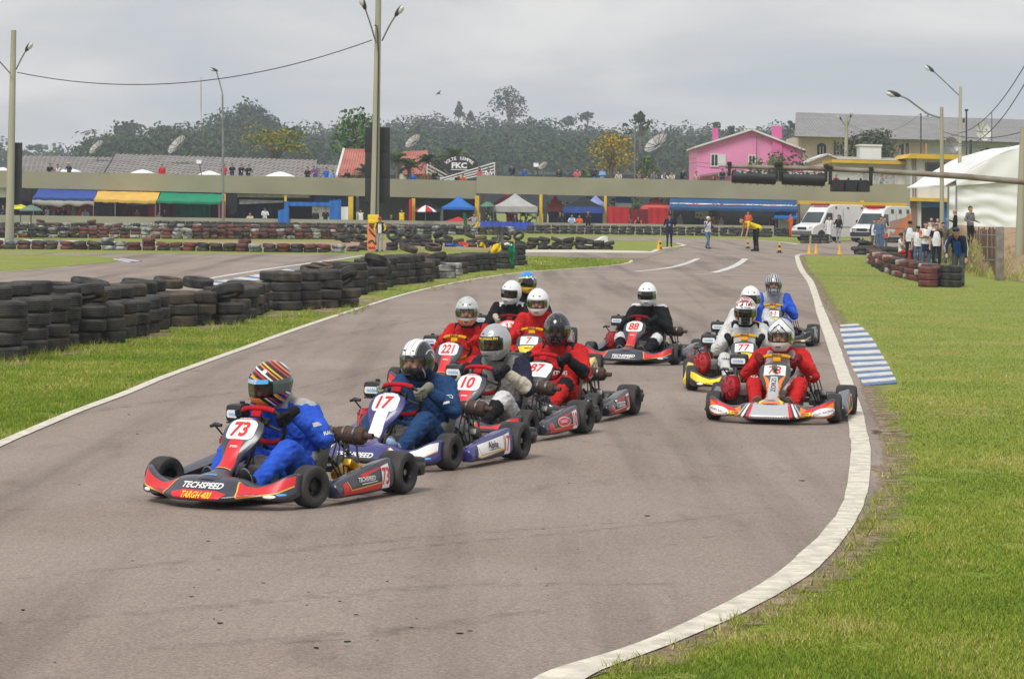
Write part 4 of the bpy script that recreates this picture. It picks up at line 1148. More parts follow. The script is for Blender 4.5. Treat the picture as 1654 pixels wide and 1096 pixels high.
 if d.get('peak'):
  c,txt,tcol=d['peak']
  rs=[[HPT(lerp(-1.0,1.0,j/16),t,1.035)for j in range(17)]for t in(1.17,1.25,1.345)]
  q=MB();q.rings(rs,False,False,SI[c])
  if txt:decal(q,text_tris(txt,.022,.02),(0,-.3,.047),(1,0,0),(0,0,1),BVHTree.FromPolygons(q.v,q.f),.002,.02,SI[tcol],.6)
  q.build('visor_strip',STK,hl,ang=60)
 if d.get('logo'):
  txt,c,zz,sz=d['logo']
  q=MB();decal(q,text_tris(txt,sz,.02),(0,-.3,zz),(1,0,0),(0,.35,.94),HELM_BVH,.002,.015,SI[c],.6);q.build('logo',STK,hl,ang=60)
 fm.ell((0,-.082,-.012),(.060,.044,.066),18,12);fm.ell((0,-.128,-.028),(.013,.018,.024),10,8);fm.ell((0,-.118,.014),(.046,.014,.010),12,6)
 for s in(-1,1):fm.ell((s*.036,-.112,-.042),(.022,.016,.020),10,8)
 for s in(-1,1):
  fm.ell((s*.029,-.1235,.000),(.012,.005,.0055),10,6,None,1);fm.ell((s*.030,-.1275,.018),(.019,.005,.0045),10,6,None,1)
 fm.build('face',[SKIN,EYEM],hl,ang=80)
 for s in(-1,1):
  hd=steer_pt(168 if s<0 else 12)
  g=add_mesh('glove',glove(s,d['glove'],d.get('cuff',d['glove'])),o,hd,(R(32),R(10*s),R(-14*s)))
 if d.get('marks'):
  bv=None;me=o.data;bv=BVHTree.FromPolygons([v.co for v in me.vertices],[p.vertices[:]for p in me.polygons])
  q=MB()
  for txt,c,oo,U,V,sz in d['marks']:
   if txt[0]=='*':tr=thick_line([(a*sz,b*sz)for a,b in ellipse2(1.5,1.0,20)+ellipse2(1.5,1.0,20)[:1]],sz*.13)+text_tris(txt[1:],sz*.42,.02)
   elif txt[0]=='#':tr=poly_tris(rrect(sz*2.4,sz,sz*.2))
   else:tr=text_tris(txt,sz,.02)
   decal(q,tr,oo,U,V,bv,.004,.015,SI[c],.8)
  q.build('lettering',STK,o,ang=60)
 return o
TAPE_R=cloth('red_grip_tape',(0.46,0.012,0.02));TAPE_Y=cloth('amber_grip_tape',(0.70,0.33,0.01));TAPE_D=cloth('dark_red_grip_tape',(0.20,0.008,0.012))
def C_(n,c):return cloth('fabric_'+n,c)
F_BLUE=C_('royal_blue',(0.030,0.110,0.62));F_NAVY=C_('navy_blue',(0.020,0.062,0.165));F_DNAVY=C_('dark_navy',(0.022,0.024,0.05));F_BLACK=C_('black',(0.014,0.014,0.016));F_RED=C_('racing_red',(0.56,0.020,0.020))
F_WHITE=C_('white',(0.68,0.68,0.68));F_GREY=C_('warm_grey',(0.23,0.225,0.215));F_SILV=C_('silver_grey',(0.45,0.45,0.44));F_CREAM=C_('cream',(0.56,0.50,0.40));F_KHAKI=C_('khaki_grey',(0.26,0.25,0.20));F_BROWN=C_('brown',(0.10,0.055,0.03))
F_PBLUE=C_('pale_blue',(0.30,0.42,0.62));F_DRED=C_('dark_red',(0.20,0.015,0.02))
SUIT={'73':[F_BLUE,F_BLUE,F_BLUE,F_BLUE,F_BLACK,F_SILV,F_SILV,SKIN,F_BLUE,F_BLUE,F_BLUE],'17':[F_NAVY,F_NAVY,F_NAVY,F_NAVY,F_PBLUE,F_BLACK,F_GREY,SKIN,F_NAVY,F_NAVY,F_NAVY],'10':[F_GREY,F_DNAVY,F_WHITE,F_BLACK,F_BLACK,F_BLACK,F_DNAVY,SKIN,F_WHITE,F_GREY,F_CREAM],'87':[F_RED,F_RED,F_RED,F_RED,F_BLACK,F_RED,F_RED,SKIN,F_BLACK,F_BLACK,F_BLACK],'221':[F_RED,F_RED,F_RED,F_BLACK,F_BLACK,F_BLACK,F_BLACK,SKIN,F_RED,F_BLACK,F_RED],'33':[F_BLACK,F_BLACK,F_BLACK,F_BLACK,F_BLACK,F_BLACK,F_RED,SKIN,F_RED,F_WHITE,F_BLACK],'7':[F_RED,F_RED,F_RED,F_RED,F_BLACK,F_RED,F_RED,SKIN,F_RED,F_RED,F_RED],'b':[F_BLACK]*7+[SKIN]+[F_BLACK]*3,'88':[F_BLACK,F_BLACK,F_BLACK,F_BLACK,F_BLACK,F_BLACK,F_BLACK,SKIN,F_WHITE,F_BLACK,F_BLACK],'78':[F_SILV,F_RED,F_RED,F_RED,F_BROWN,F_RED,F_SILV,SKIN,F_RED,F_RED,F_RED],'77':[F_WHITE,F_WHITE,F_WHITE,F_WHITE,F_BLACK,F_BLACK,F_BLACK,SKIN,F_WHITE,F_BLACK,F_WHITE],'w':[F_BLUE,F_WHITE,F_BLUE,F_BLUE,F_BLACK,F_WHITE,F_BLUE,SKIN,F_BLUE,F_BLUE,F_BLUE],'41':[F_SILV,F_BLUE,F_BLUE,F_BLUE,F_BLACK,F_SILV,F_BLUE,SKIN,F_BLUE,F_SILV,F_BLUE],}
def fl(px,py,yaw):
 g=G(px,py);c,s=math.cos(R(yaw)),math.sin(R(yaw));x,y=.555,-.525
 return Vector((g.x-(x*c-y*s),g.y-(x*s+y*c),0.010))
def at(x,y):return Vector((x,y,0.010))
WING=dict(kind='wing',wing='r',body=CHAR,nbody=CHAR,pbody=CHAR,nas='band',band='r',pod='r',podline='g',tape=TAPE_R)
def Wg(**k):d=dict(WING);d.update(k);return d
KARTS=[Wg(brake=1,no='73',pno='73',loc=fl(500,821,-27),yaw=-27,text='TECHSPEED',text2='TARGH 400',ptext='TECHSPEED',steer=R(-12),label='leading racing kart with charcoal and red bodywork carrying number 73',driver=dict(mats=SUIT['73'],helmet='striped',turn=R(-26),nod=R(10),tilt=R(6),glove=F_BLACK,cuff=F_BLACK,visor='smoke',lean=-.045,elb=.31,hz=.03,fwd=.17,ep=F_SILV,peak=('b','BLADEZ','w'),label='driver in royal blue overalls and dark helmet with orange, red and white stripes',marks=[('*73','w',(.20,-.15,.42),(1,.25,0),(0,.6,.8),.075),('#','s',(.36,-.05,.50),(.25,.9,.1),(-.3,0,1),.03),('RACE','w',(.40,.02,.44),(.25,.9,.1),(-.3,0,1),.028)])),Wg(brake=2,no='17',pno='17',loc=fl(724,760,-25),yaw=-25,wing='w',body=NAVY,nbody=NAVY,pbody=NAVY,band='w',badge=2,pod='n',podline='g',pwhite=1,ptext='Alpha',ptc='k',text='TECHSPEED',label='second kart in line, blue and white bodywork carrying number 17',driver=dict(mats=SUIT['17'],helmet='centre_band',turn=R(-4),nod=R(4),glove=F_KHAKI,cuff=F_KHAKI,visor='clear',hz=.05,fwd=.11,logo=('SHARK','k',.070,.014),label='driver in navy overalls, black neck brace and black helmet with broad white centre band',marks=[('*R','w',(.38,-.02,.52),(.3,.9,.1),(-.3,0,1),.035),('#','w',(.36,-.08,.47),(.3,.9,.1),(-.3,0,1),.018),('#','y',(.10,-.05,.30),(1,0,0),(0,.5,.85),.02)])),Wg(no='10',pno='10',loc=fl(850,715,-24),yaw=-24,poval=1,ptext='C.IBAÑEZ',label='third kart in line, charcoal and red with number 10 and red oval on pod',driver=dict(mats=SUIT['10'],helmet='silver',turn=R(-10),nod=R(5),glove=F_BLACK,cuff=F_BLACK,visor='smoke',hz=.07,fwd=.10,upper=0,peak=('k','www.simano.fm','y'),logo=('SHOEI','k',.095,.014),label='driver with plain silver helmet and grey, navy and white suit',marks=[('ARNEZ','k',(.33,-.15,.5),(.3,-1,0),(0,.2,.98),.035)])),Wg(no='87',pno='87',loc=fl(958,683,-18),yaw=-18,nas='white',kind='wing',wing='w',body=BLKB,nbody=BLKB,pbody=BLKB,pod='r',podline='w',ptext='Transm',label='kart with black side pod and red edged white number 87 panel',driver=dict(mats=SUIT['87'],helmet='gloss_black',turn=R(6),nod=R(6),glove=F_BLACK,cuff=F_BLACK,visor='smoke',hz=.08,fwd=.03,label='driver in red and black suit wearing glossy black helmet',marks=[('KARTING','w',(0,-.2,.50),(1,0,0),(0,.3,.95),.038),('TRANSMARK','w',(.75,-.02,.40),(0,1,.2),(-.1,-.2,.97),.030)])),Wg(no='221',pno='221',loc=at(-.50,28.2),yaw=-18,tape=TAPE_Y,minitxt=1,label='charcoal and red kart carrying number 221',driver=dict(mats=SUIT['221'],helmet='painted_silver',turn=R(16),nod=R(3),glove=F_RED,cuff=F_RED,visor='clear',hz=.12,marks=[('*V','y',(-.12,-.1,.56),(1,0,0),(0,.6,.8),.03),('#','k',(.33,-.1,.42),(1,.4,0),(0,.3,.95),.02)],label='driver in red suit with black vest and silver helmet with orange chin',)),Wg(nomuf=1,no='33',pno='33',loc=at(0.0,34.2),yaw=-3,nas='oval',body=REDB,nbody=REDB,pbody=REDB,tape=TAPE_D,wing='w',pod='w',podline='r',label='red kart with oval number 33 plate at the back of the left group',driver=dict(mats=SUIT['33'],helmet='white',turn=R(-24),nod=R(4),tilt=R(5),glove=F_CREAM,cuff=F_CREAM,visor='smoke',hz=.15,label='driver in black suit with cream gloves and white helmet turned aside',)),Wg(nomuf=1,no='7',pno='7',loc=at(.29,30.3),yaw=-10,nas='plate',band='mini',body=BLKB,nbody=DGREY,pbody=YELB,pod='k',podline='w',wing='y',tape=TAPE_Y,minitxt=1,label='yellow and black kart carrying number 7 in the left group',driver=dict(mats=SUIT['7'],helmet='white',turn=R(2),nod=R(6),glove=F_RED,cuff=F_RED,visor='clear',hz=.16,label='driver in plain red suit and white helmet behind the number 7 panel')),Wg(nomuf=1,no='22',pno='22',loc=at(.22,37.4),yaw=-4,nas='plate',band='mini',body=BLKB,nbody=DGREY,pbody=DGREY,wing='y',tape=TAPE_Y,label='dark kart hidden behind the white and blue helmets of the left group',driver=dict(mats=SUIT['b'],helmet='blue_yellow',turn=R(22),nod=R(2),glove=F_BLACK,visor='dark',hz=.20,label='driver with bright blue helmet edged in yellow, mostly hidden')),Wg(no='88',pno='88',loc=at(1.73,34.4),yaw=-19,text='TECHSPEED',badge=2,tape=TAPE_D,label='charcoal and red kart carrying number 88, alone in mid track',driver=dict(mats=SUIT['88'],helmet='white',turn=R(10),nod=R(3),glove=F_BLACK,cuff=F_BLACK,visor='dark',hz=.14,knee=.25,ep=F_WHITE,label='driver in black suit with white knees, white helmet and dark mirrored visor',logo=('BELL','r',.070,.014),marks=[('racing','k',(.30,-.6,.34),(1,0,0),(0,.5,.85),.04)])),dict(nomuf=1,no='78',pno='78',kind='flame',body=DGREY,nbody=DGREY,pbody=DGREY,nas='plate',band='flame',pod='o',podline='y',tape=TAPE_Y,minitxt=1,camera=1,loc=at(2.54,25.1),yaw=-11,label='silver kart with orange flames and small camera, carrying number 78',driver=dict(mats=SUIT['78'],helmet='silver_swirl',turn=R(-6),nod=R(5),glove=F_DRED,cuff=F_BLACK,visor='clear',hz=.05,marks=[('SPEED','w',(.33,-.2,.42),(1,.5,0),(0,.3,.95),.03),('#','y',(.20,-.1,.56),(1,0,0),(0,.8,.6),.02),('*S','w',(-.21,-.3,.42),(1,0,0),(0,.6,.8),.04)],label='driver in red suit with grey chest, white and black swirl helmet',logo=('Arai','k',.088,.020))),Wg(nomuf=1,no='77',pno='77',loc=at(2.58,29.3),yaw=-6,nas='plate',band='mini',body=BLKB,nbody=DGREY,pbody=YELB,pod='k',podline='w',wing='y',tape=TAPE_Y,minitxt=1,label='yellow and grey kart carrying number 77 behind the silver kart',driver=dict(mats=SUIT['77'],helmet='gold_red',turn=R(2),nod=R(3),glove=F_BLACK,cuff=F_BLACK,visor='dark',hz=.12,peak=('w','Mr. Pampas','k'),marks=[('#','r',(.31,-.2,.44),(1,.3,0),(0,.3,.95),.02),('#','b',(-.31,-.2,.40),(1,-.3,0),(0,.3,.95),.035),('TEAM','k',(-.2,-.4,.36),(1,0,0),(0,.5,.85),.03)],label='driver in white suit with black shoulders and red, white and gold helmet')),Wg(nomuf=1,no='9',pno='9',loc=at(2.96,32.9),yaw=-5,nas='plate',band='mini',body=DGREY,nbody=DGREY,pbody=DGREY,wing='k',pod='k',tape=TAPE_Y,label='dark grey kart third in the right hand file, largely hidden',driver=dict(mats=SUIT['w'],helmet='white_marble',turn=R(4),nod=R(2),glove=F_BLACK,visor='dark',hz=.15,label='driver in blue and white suit wearing white helmet with thin grey lines')),Wg(nomuf=1,no='41',pno='41',loc=at(3.90,39.6),yaw=-7,nas='plate',band='mini',body=DGREY,nbody=DGREY,pbody=DGREY,wing='k',pod='k',podline='k',tape=TAPE_Y,minitxt=1,label='dark grey kart carrying number 41 at the rear of the right file',driver=dict(mats=SUIT['41'],helmet='silver_flash',turn=R(4),nod=R(2),glove=F_BLUE,visor='clear',hz=.16,label='driver with blue sleeves, silver chest and black and silver flashed helmet')),]
for st in KARTS:
 st['yaw']=R(st['yaw'])
 driver(st,st['loc'],st['yaw'])
for st in KARTS:build_kart(st)
TYB=mat('old_black_tyre',(0.028,0.028,0.029),0.82,0,(0.075,0.070,0.065),4,0.3,50,spec=0.25)
TYD=mat('dusty_tyre',(0.048,0.043,0.038),0.9,0,(0.125,0.098,0.075),3.5,0.3,50,spec=0.15)
TYR=mat('red_painted_tyre',(0.21,0.070,0.055),0.8,0,(0.085,0.052,0.048),5,0.3,50,spec=0.2)
TYW=mat('white_painted_tyre',(0.42,0.42,0.40),0.8,0,(0.10,0.10,0.095),5,0.3,50,spec=0.2)
def tyre_verts(r,w,n=28):
 h=w/2;m=MB()
 pr=[(r*.60,-h*.78),(r*.585,-h*.55),(r*.80,-h*.30),(r*.88,0),(r*.80,h*.30),(r*.585,h*.55),(r*.60,h*.78),(r*.66,h*.93),(r*.78,h),(r*.90,h*.95),(r*.965,h*.80),(r*.995,h*.62)]
 for g in(.42,.14,-.14,-.42):
  pr+=[(r,h*(g+.09)),(r*.975,h*(g+.03)),(r*.975,h*(g-.03)),(r,h*(g-.09))]
 pr+=[(r*.995,-h*.62),(r*.965,-h*.80),(r*.90,-h*.95),(r*.78,-h),(r*.66,-h*.93)]
 m.lathe(pr,axis='z',n=n,closed=True);return m
TY={}
for nm,mm in(('b',TYB),('d',TYD),('r',TYR),('w',TYW)):
 for q,(r,w_)in enumerate(((.292,.185),(.275,.175),(.305,.20))):
  t=tyre_verts(r,w_);TY[nm,q]=mesh_from('tyre',t.v,t.f,t.m,mm,True,45)
def tyre(loc,col,rot,label,group,q=None):
 o=bpy.data.objects.new('tyre',TY[col,rnd.choice((0,0,1,2))if q is None else q]);COL.objects.link(o)
 o.location=loc;o.rotation_euler=rot;return tag(o,label,'tyre',group)
LW={'b':'worn black car tyre stacked in the long wall beside the left grass verge','w':'white painted tyre low in the long black tyre wall','d':'dusty brownish tyre stacked in the long wall beside the left grass verge','r':'reddish tyre lying on top of the long black tyre wall'}
far={k:MB()for k in 'bdrw'}
def mass_tyre(loc,c,rot):
 t=FT[rnd.randint(0,1)];M=Matrix.Rotation(rot[0],3,'X')@Matrix.Rotation(rot[1],3,'Y');o=Vector(loc)
 far[c].add([M@v+o for v in t.v],t.f)
def low_tyre(r,w,n=14):
 h=w/2;m=MB();m.lathe([(r*.60,-h*.6),(r*.85,0),(r*.60,h*.6),(r*.75,h),(r*.92,h*.9),(r,h*.5),(r,-h*.5),(r*.92,-h*.9),(r*.75,-h)],axis='z',n=n,closed=True);return m
FT=[low_tyre(.285,.185),low_tyre(.27,.175)]
def stack(g,n,col='b',label=None,group='tyres of the long wall',wob=.018,tilt=.022,tilt_top=None,mass=0):
 z=gz(g.y)
 for i in range(n):
  c=col if col in 'rw' else('d' if rnd.random()<(.30 if i<2 else .10)else 'b')
  rx,ry=rnd.gauss(0,tilt),rnd.gauss(0,tilt)
  off=0
  if tilt_top and i==n-1:rx,ry=tilt_top;off=.05+0.16*max(abs(rx),abs(ry))
  loc=(g.x+rnd.gauss(0,wob),g.y+rnd.gauss(0,wob),z+.093+i*.182+off)
  if i<n-1 and mass or mass>1:mass_tyre(loc,c,(rx,ry))
  else:tyre(loc,c,(rx,ry,rnd.uniform(0,6)),(label or LW)[c],group)
A,B_=[],[]
for e,b,t in[(105,460,205),(210,430,165),(290,415,175),(345,395,180),(460,385,165),(545,380,175),(600,360,180),(655,350,165),(710,335,160),(755,318,150),(800,305,150),(865,305,150),(945,300,125),(1090,297,130),(1110,275,115),(1140,268,110),(1165,255,105),(1185,245,100),(1200,238,95),(1340,233,80),(1425,228,75),(1515,222,70),(1592,218,100)]:
 A.append((e/2.757,420+b/2.757,420+t/2.757))
for e,b,t in[(95,655,520),(150,550,280),(190,545,285),(220,525,290),(255,515,300),(365,505,260),(410,480,225),(455,465,220),(550,455,225),(610,445,210),(700,440,210),(780,430,215),(830,405,215),(885,385,225),(975,400,265),(1025,375,285),(1085,362,215),(1150,347,195),(1200,340,200),(1265,332,165),(1335,330,180),(1500,316,150),(1602,285,110)]:
 A.append((560+e/5.513,380+b/5.513,380+t/5.513))
tops={4:(.22,.1),13:(.30,-.08),22:(.15,.62),28:(.30,.1),36:(.1,.3)}
for i,(e,b,t)in enumerate(A):
 g=G(e,b-2);s=S(g.y);rr=.29
 n=max(1,min(5,round((b-t)/s/.186)))
 g=G(e-rr*s,b-3);g.y+=rr*.8
 col='w' if i in(37,38)else 'b'
 stack(g,n,col,tilt_top=tops.get(i))
 if i<19 or 19<=i<23 or i>24:
  q=g+Vector((-.30,.52,0));stack(q,min(5,n+(1 if i<14 and rnd.random()<.45 else 0)),'b',mass=1)
 if 19<=i<22 or i in(26,30,33):
  q=g+Vector((-.05,1.15,0));stack(q,n,'b',mass=1)
for px,py,Y,rx,ry,c in[(145,461,41,.06,.16,'b'),(96,468,37,.1,.05,'b'),(225,461,45.5,.05,.12,'b'),(272,456,48,.10,.1,'d'),(320,456,47,.08,.1,'b'),(520,433,61,.15,.1,'d'),(536,430,64,.1,.1,'r'),(505,437,60,.2,.1,'d'),(660,401,82,.1,.3,'d'),(700,399,84,.25,.1,'d'),(686,414,80,.1,.1,'r'),(575,434,62,.2,.1,'d'),(612,425,64,.3,.15,'b')]:
 tyre(P(px,py,Y),c,(rx,ry,0),'loose tyre lying along the top of the long tyre wall' if c!='r' else LW['r'],'loose tyres on the wall')
LR={'r':'red painted tyre in the curved barrier in front of the people in white bibs','b':'black tyre in the curved barrier in front of the people in white bibs','d':'brownish tyre in the curved barrier in front of the people in white bibs','w':'white daubed tyre in the curved barrier in front of the people in white bibs'}
bar=cat_rom([G(*p)for p in((1412,424),(1418,429),(1432,437),(1450,444),(1468,449),(1486,453),(1504,457))],3)
for i,g in enumerate(bar):
 for k in range(3):
  c=rnd.choice('rrrbdwr' if k else 'rrrbbw')
  tyre((g.x+rnd.gauss(0,.02),g.y+rnd.gauss(0,.02)+.25,gz(g.y)+.09+k*.18),c,(rnd.gauss(0,.05),rnd.gauss(0,.05),0),LR[c],'tyres of the painted barrier',1)
g0=G(1538,464)
for k in range(3):tyre((g0.x+rnd.gauss(0,.02),g0.y+.3,gz(g0.y)+.10+k*.195),'b',(0,.03,0),'large black tyre in the three high stack at the man in the navy jacket','three high black stack',2)
for k,(dx,dy)in enumerate(((-.62,.15),(-.50,.75),(-.1,.9))):tyre((g0.x+dx,g0.y+dy,gz(g0.y)+.46),'r',(.05,.05,0),LR['r'],'tyres of the painted barrier',1);tyre((g0.x+dx,g0.y+dy,gz(g0.y)+.28),'r',(0,0,0),LR['r'],'tyres of the painted barrier',1);tyre((g0.x+dx,g0.y+dy,gz(g0.y)+.10),'r',(0,0,0),LR['r'],'tyres of the painted barrier',1)
for i in range(7):
 g=G(1415+i*16,418+i*1.2)
 for k in range(3):c=rnd.choice('rrbdw');mass_tyre((g.x,g.y+.2,gz(g.y)+.09+k*.18),c,(rnd.gauss(0,.05),0))
for px,py,n in((1300,393,3),(1318,393.5,3),(1332,393,3)):stack(G(px,py),n,'b',{'b':'black tyre in the low stacks in front of the white ambulance','d':'dusty tyre in the low stacks in front of the white ambulance'},'tyres by the ambulance',mass=2)
for px,py,n in((1387,411,2),(1398,411.5,2),(1408,411,2),(1392,407,3),(1403,407,3)):stack(G(px,py),n,'b',{'b':'black tyre in the heap behind the painted barrier','d':'dusty tyre in the heap behind the painted barrier'},'tyre heap by the ambulances',.06,.15,mass=2)
for px,py,n in((1448,392,2),(1458,392,2),(1440,392,2)):stack(G(px,py),n,'b',{'b':'black tyre in front of the orange striped ambulance','d':'dusty tyre in front of the orange striped ambulance'},'tyres by the second ambulance',mass=2)
def far_row(px,n,cols,th=.19,r=.28,upto=1):
 L=[G(*p)for p in px];seg=[0]
 for a,b in zip(L[:-1],L[1:]):seg.append(seg[-1]+(b-a).length)
 cnt=max(2,int(seg[-1]/(2*r*.98)))
 for i in range(cnt):
  d=(i+.5)/cnt*seg[-1];j=max(k for k in range(len(seg)-1)if seg[k]<=d);p=L[j].lerp(L[j+1],(d-seg[j])/(seg[j+1]-seg[j]))
  run=rnd.choice(cols)
  for k in range(n+(1 if rnd.random()<.12 and upto else 0)):
   c=run if rnd.random()<.6 else rnd.choice(cols)
   t=FT[rnd.randint(0,1)]
   M=Matrix.Rotation(rnd.gauss(0,.07),3,'X')@Matrix.Rotation(rnd.gauss(0,.07),3,'Y')
   o=Vector((p.x+rnd.gauss(0,.03),p.y+rnd.gauss(0,.06),gz(p.y)+th*.5+k*th))
   far[c].add([M@v+o for v in t.v],t.f)
far_row([(-40,383.5),(150,384.5),(300,386),(420,386),(560,386.5)],3,'rrbbdwr')
far_row([(-40,373.5),(150,374.6),(300,376.2),(420,377),(560,378),(700,377)],3,'rrwbdwb')
far_row([(250,369.5),(420,371.6),(560,373.6),(760,376.2)],3,'bbbd',upto=0)
far_row([(-40,401.6),(60,402.4),(300,405),(430,407),(556,408)],2,'rrwdb',th=.17)
far_row([(850,377.0),(960,378.4),(1070,379.8),(1180,381.4),(1245,383.2)],3,'bb',.21,.30,0)
far_row([(1255,381.5),(1290,383)],3,'bb',.21,.30,0)
far_row([(660,378),(720,379),(830,379.6)],3,'bbdw',upto=0)
LM={k:f'{n} tyre in the jumbled heap beyond the flag post' for k,n in(('b','black'),('d','dusty'),('r','red'),('w','white'))}
for px,py,n in((655,397.5,3),(672,397,3),(690,398,3),(708,398,3),(726,398.5,3),(744,398,2),(762,399,3),(780,400,3),(800,401,3),(818,402,3),(838,402.4,3),(858,402.6,3),(878,402.8,3),(898,403,3),(918,403.2,3),(936,403,3),(640,392,3),(662,391,3),(686,391,2),(950,402.6,2),(968,402.8,2),(984,402.6,2)):
 stack(G(px,py),n,rnd.choice('bbbd')if rnd.random()>.1 else 'r',LM,'tyres of the jumbled heap',.06,.14,tilt_top=(rnd.uniform(-.5,.9),rnd.uniform(-.5,.5))if rnd.random()<.35 else None,mass=2)
for px,py,n in((572,406,1),(588,404,3),(556,392,2),(548,388,3),(566,390,3),(580,391,3),(634,404,3)):
 stack(G(px,py),n,'b',{'b':'black tyre near the foot of the concrete lamp pole','d':'dusty tyre near the foot of the concrete lamp pole'},'tyres by the lamp pole',.05,.12,tilt_top=(1.0,.3)if n==3 else None,mass=2)
allm=MB();cs={'b':TYB,'d':TYD,'r':TYR,'w':TYW}
for i,k in enumerate('bdrw'):allm.add(far[k].v,far[k].f,i)
tag(allm.build('tyre_rows',[cs[k]for k in 'bdrw'],ang=50),'far rows of red, white and black painted tyres along the pit wall','tyre barrier',kind='stuff')
HAIRD=mat('dark_hair',(0.016,0.012,0.010),0.8);HAIRG=mat('grey_hair',(0.22,0.21,0.20),0.8)
JEANS=cloth('denim',(0.10,0.16,0.28));GJEAN=cloth('grey_denim',(0.10,0.11,0.12));OLIVE=cloth('olive_trousers',(0.13,0.12,0.075));ORANGE=cloth('orange_overall',(0.72,0.11,0.015));YELLOW=cloth('yellow_shirt',(0.80,0.60,0.01))
PINK=cloth('pink_shirt',(0.70,0.16,0.22));LBLUE=cloth('light_blue_shirt',(0.22,0.42,0.72));TEAL=cloth('teal_shirt',(0.03,0.16,0.20));CREAMC=cloth('cream_shirt',(0.56,0.50,0.38));GREYC=cloth('grey_shirt',(0.20,0.20,0.20));BIB=cloth('white_bib',(0.74,0.76,0.76));BRN=cloth('rust_brown_coat',(0.22,0.09,0.03));LGREY=cloth('light_grey_trousers',(0.36,0.38,0.40));NAVYC=cloth('navy_jacket',(0.016,0.022,0.055));RBLUE=cloth('bright_blue_shirt',(0.015,0.12,0.50));REDC=cloth('red_shirt',(0.58,0.025,0.03));BLKC=cloth('black_cloth',(0.016,0.016,0.018));WHC=cloth('white_cloth',(0.72,0.72,0.72));PURP=cloth('mauve_shirt',(0.34,0.20,0.30));DGREEN=cloth('dark_green',(0.02,0.05,0.045));PLAID=None
def plaid():
 m,nt,b=nt_new('plaid_shirt');L=nt.links.new;N=nt.nodes.new;tc=N('ShaderNodeTexCoord');ck=N('ShaderNodeTexChecker');ck.inputs['Scale'].default_value=14
 ck.inputs['Color1'].default_value=(.55,.52,.52,1);ck.inputs['Color2'].default_value=(.16,.08,.12,1);L(tc.outputs['Object'],ck.inputs['Vector']);L(ck.outputs['Color'],b.inputs['Base Color']);b.inputs['Roughness'].default_value=.85;return m
PLAID=plaid()
def stripes_m():
 m,nt,b=nt_new('striped_shirt');L=nt.links.new;N=nt.nodes.new;tc=N('ShaderNodeTexCoord');w_=N('ShaderNodeTexWave');w_.bands_direction='Z';w_.inputs['Scale'].default_value=6
 r=N('ShaderNodeValToRGB');r.color_ramp.interpolation='CONSTANT';r.color_ramp.elements[0].color=(.5,.52,.55,1);r.color_ramp.elements[1].position=.5;r.color_ramp.elements[1].color=(.08,.09,.12,1)
 L(tc.outputs['Object'],w_.inputs['Vector']);L(w_.outputs['Fac'],r.inputs[0]);L(r.outputs[0],b.inputs['Base Color']);return m
STRIPED=stripes_m()
def V3(x,y,z):return Vector((x,y,z))
def pose_joints(pose,arms,rg):
 """joints for a 1.75 m figure facing -Y; s=-1 picture-left when it faces the camera"""
 J={'pel':V3(0,0,.93),'wai':V3(0,.01,1.08),'che':V3(0,.01,1.28),'nek':V3(0,.02,1.455),'hed':V3(0,-.01,1.625)}
 for s,n in((-1,'l'),(1,'r')):
  J['sh'+n]=V3(s*.185,.02,1.425);J['hip'+n]=V3(s*.095,0,.90);J['kn'+n]=V3(s*.11,-.02,.49);J['an'+n]=V3(s*.12,.02,.085);J['to'+n]=V3(s*.15,-.13,.045)
 lean=0
 if pose=='walk':J['knl']=V3(-.09,-.17,.50);J['anl']=V3(-.09,-.27,.10);J['tol']=V3(-.10,-.42,.07);J['knr']=V3(.09,.05,.50);J['anr']=V3(.09,.28,.15);J['tor']=V3(.10,.17,.05)
 if pose=='bend':lean=R(64)
 if pose=='stoop':lean=R(38)
 if pose=='lean':lean=R(18)
 if pose=='sit':
  dz=V3(0,0,-.45)
  for k in('pel','wai','che','nek','hed','shl','shr','hipl','hipr'):J[k]=J[k]+dz
  for s,n in((-1,'l'),(1,'r')):J['kn'+n]=V3(s*.16,-.42,.52);J['an'+n]=V3(s*.15,-.40,.09);J['to'+n]=V3(s*.17,-.55,.05)
 if lean:
  M=Matrix.Rotation(lean,3,'X');o=J['pel']
  for k in('wai','che','nek','hed','shl','shr'):J[k]=o+M@(J[k]-o)
  if lean>1:J['pel']+=V3(0,.12,0)
  J['hed']+=V3(0,-.03,.02)
 for s,n in((-1,'l'),(1,'r')):
  sh=J['sh'+n];a=arms if isinstance(arms,str)else arms[0 if s<0 else 1]
  e,w_={'down':(V3(s*.065,.03,-.29),V3(s*.07,-.03,-.55)),'hips':(V3(s*.19,.08,-.27),V3(-s*.02,-.03,-.43)),'cross':(V3(s*.06,-.07,-.27),V3(-s*.24,-.22,-.23)),'rest':(V3(s*.08,-.20,-.23),V3(-s*.10,-.36,-.27)),'face':(V3(s*.09,-.17,-.22),V3(-s*.10,-.24,.12)),'carry':(V3(s*.10,.03,-.27),V3(s*.06,-.23,-.34)),'out':(V3(s*.22,-.08,-.14),V3(s*.42,-.20,-.05)),'reach':(V3(s*.06,-.22,-.24),V3(s*.02,-.40,-.44)),'swing':(V3(s*.07,.16,-.25),V3(s*.07,.12,-.50)),'fwd':(V3(s*.06,-.10,-.27),V3(-s*.02,-.32,-.18)),'hang':(V3(s*.03,-.05,-.29),V3(s*.02,-.12,-.56))}[a]
  J['el'+n]=sh+e;J['wr'+n]=sh+w_
 return J
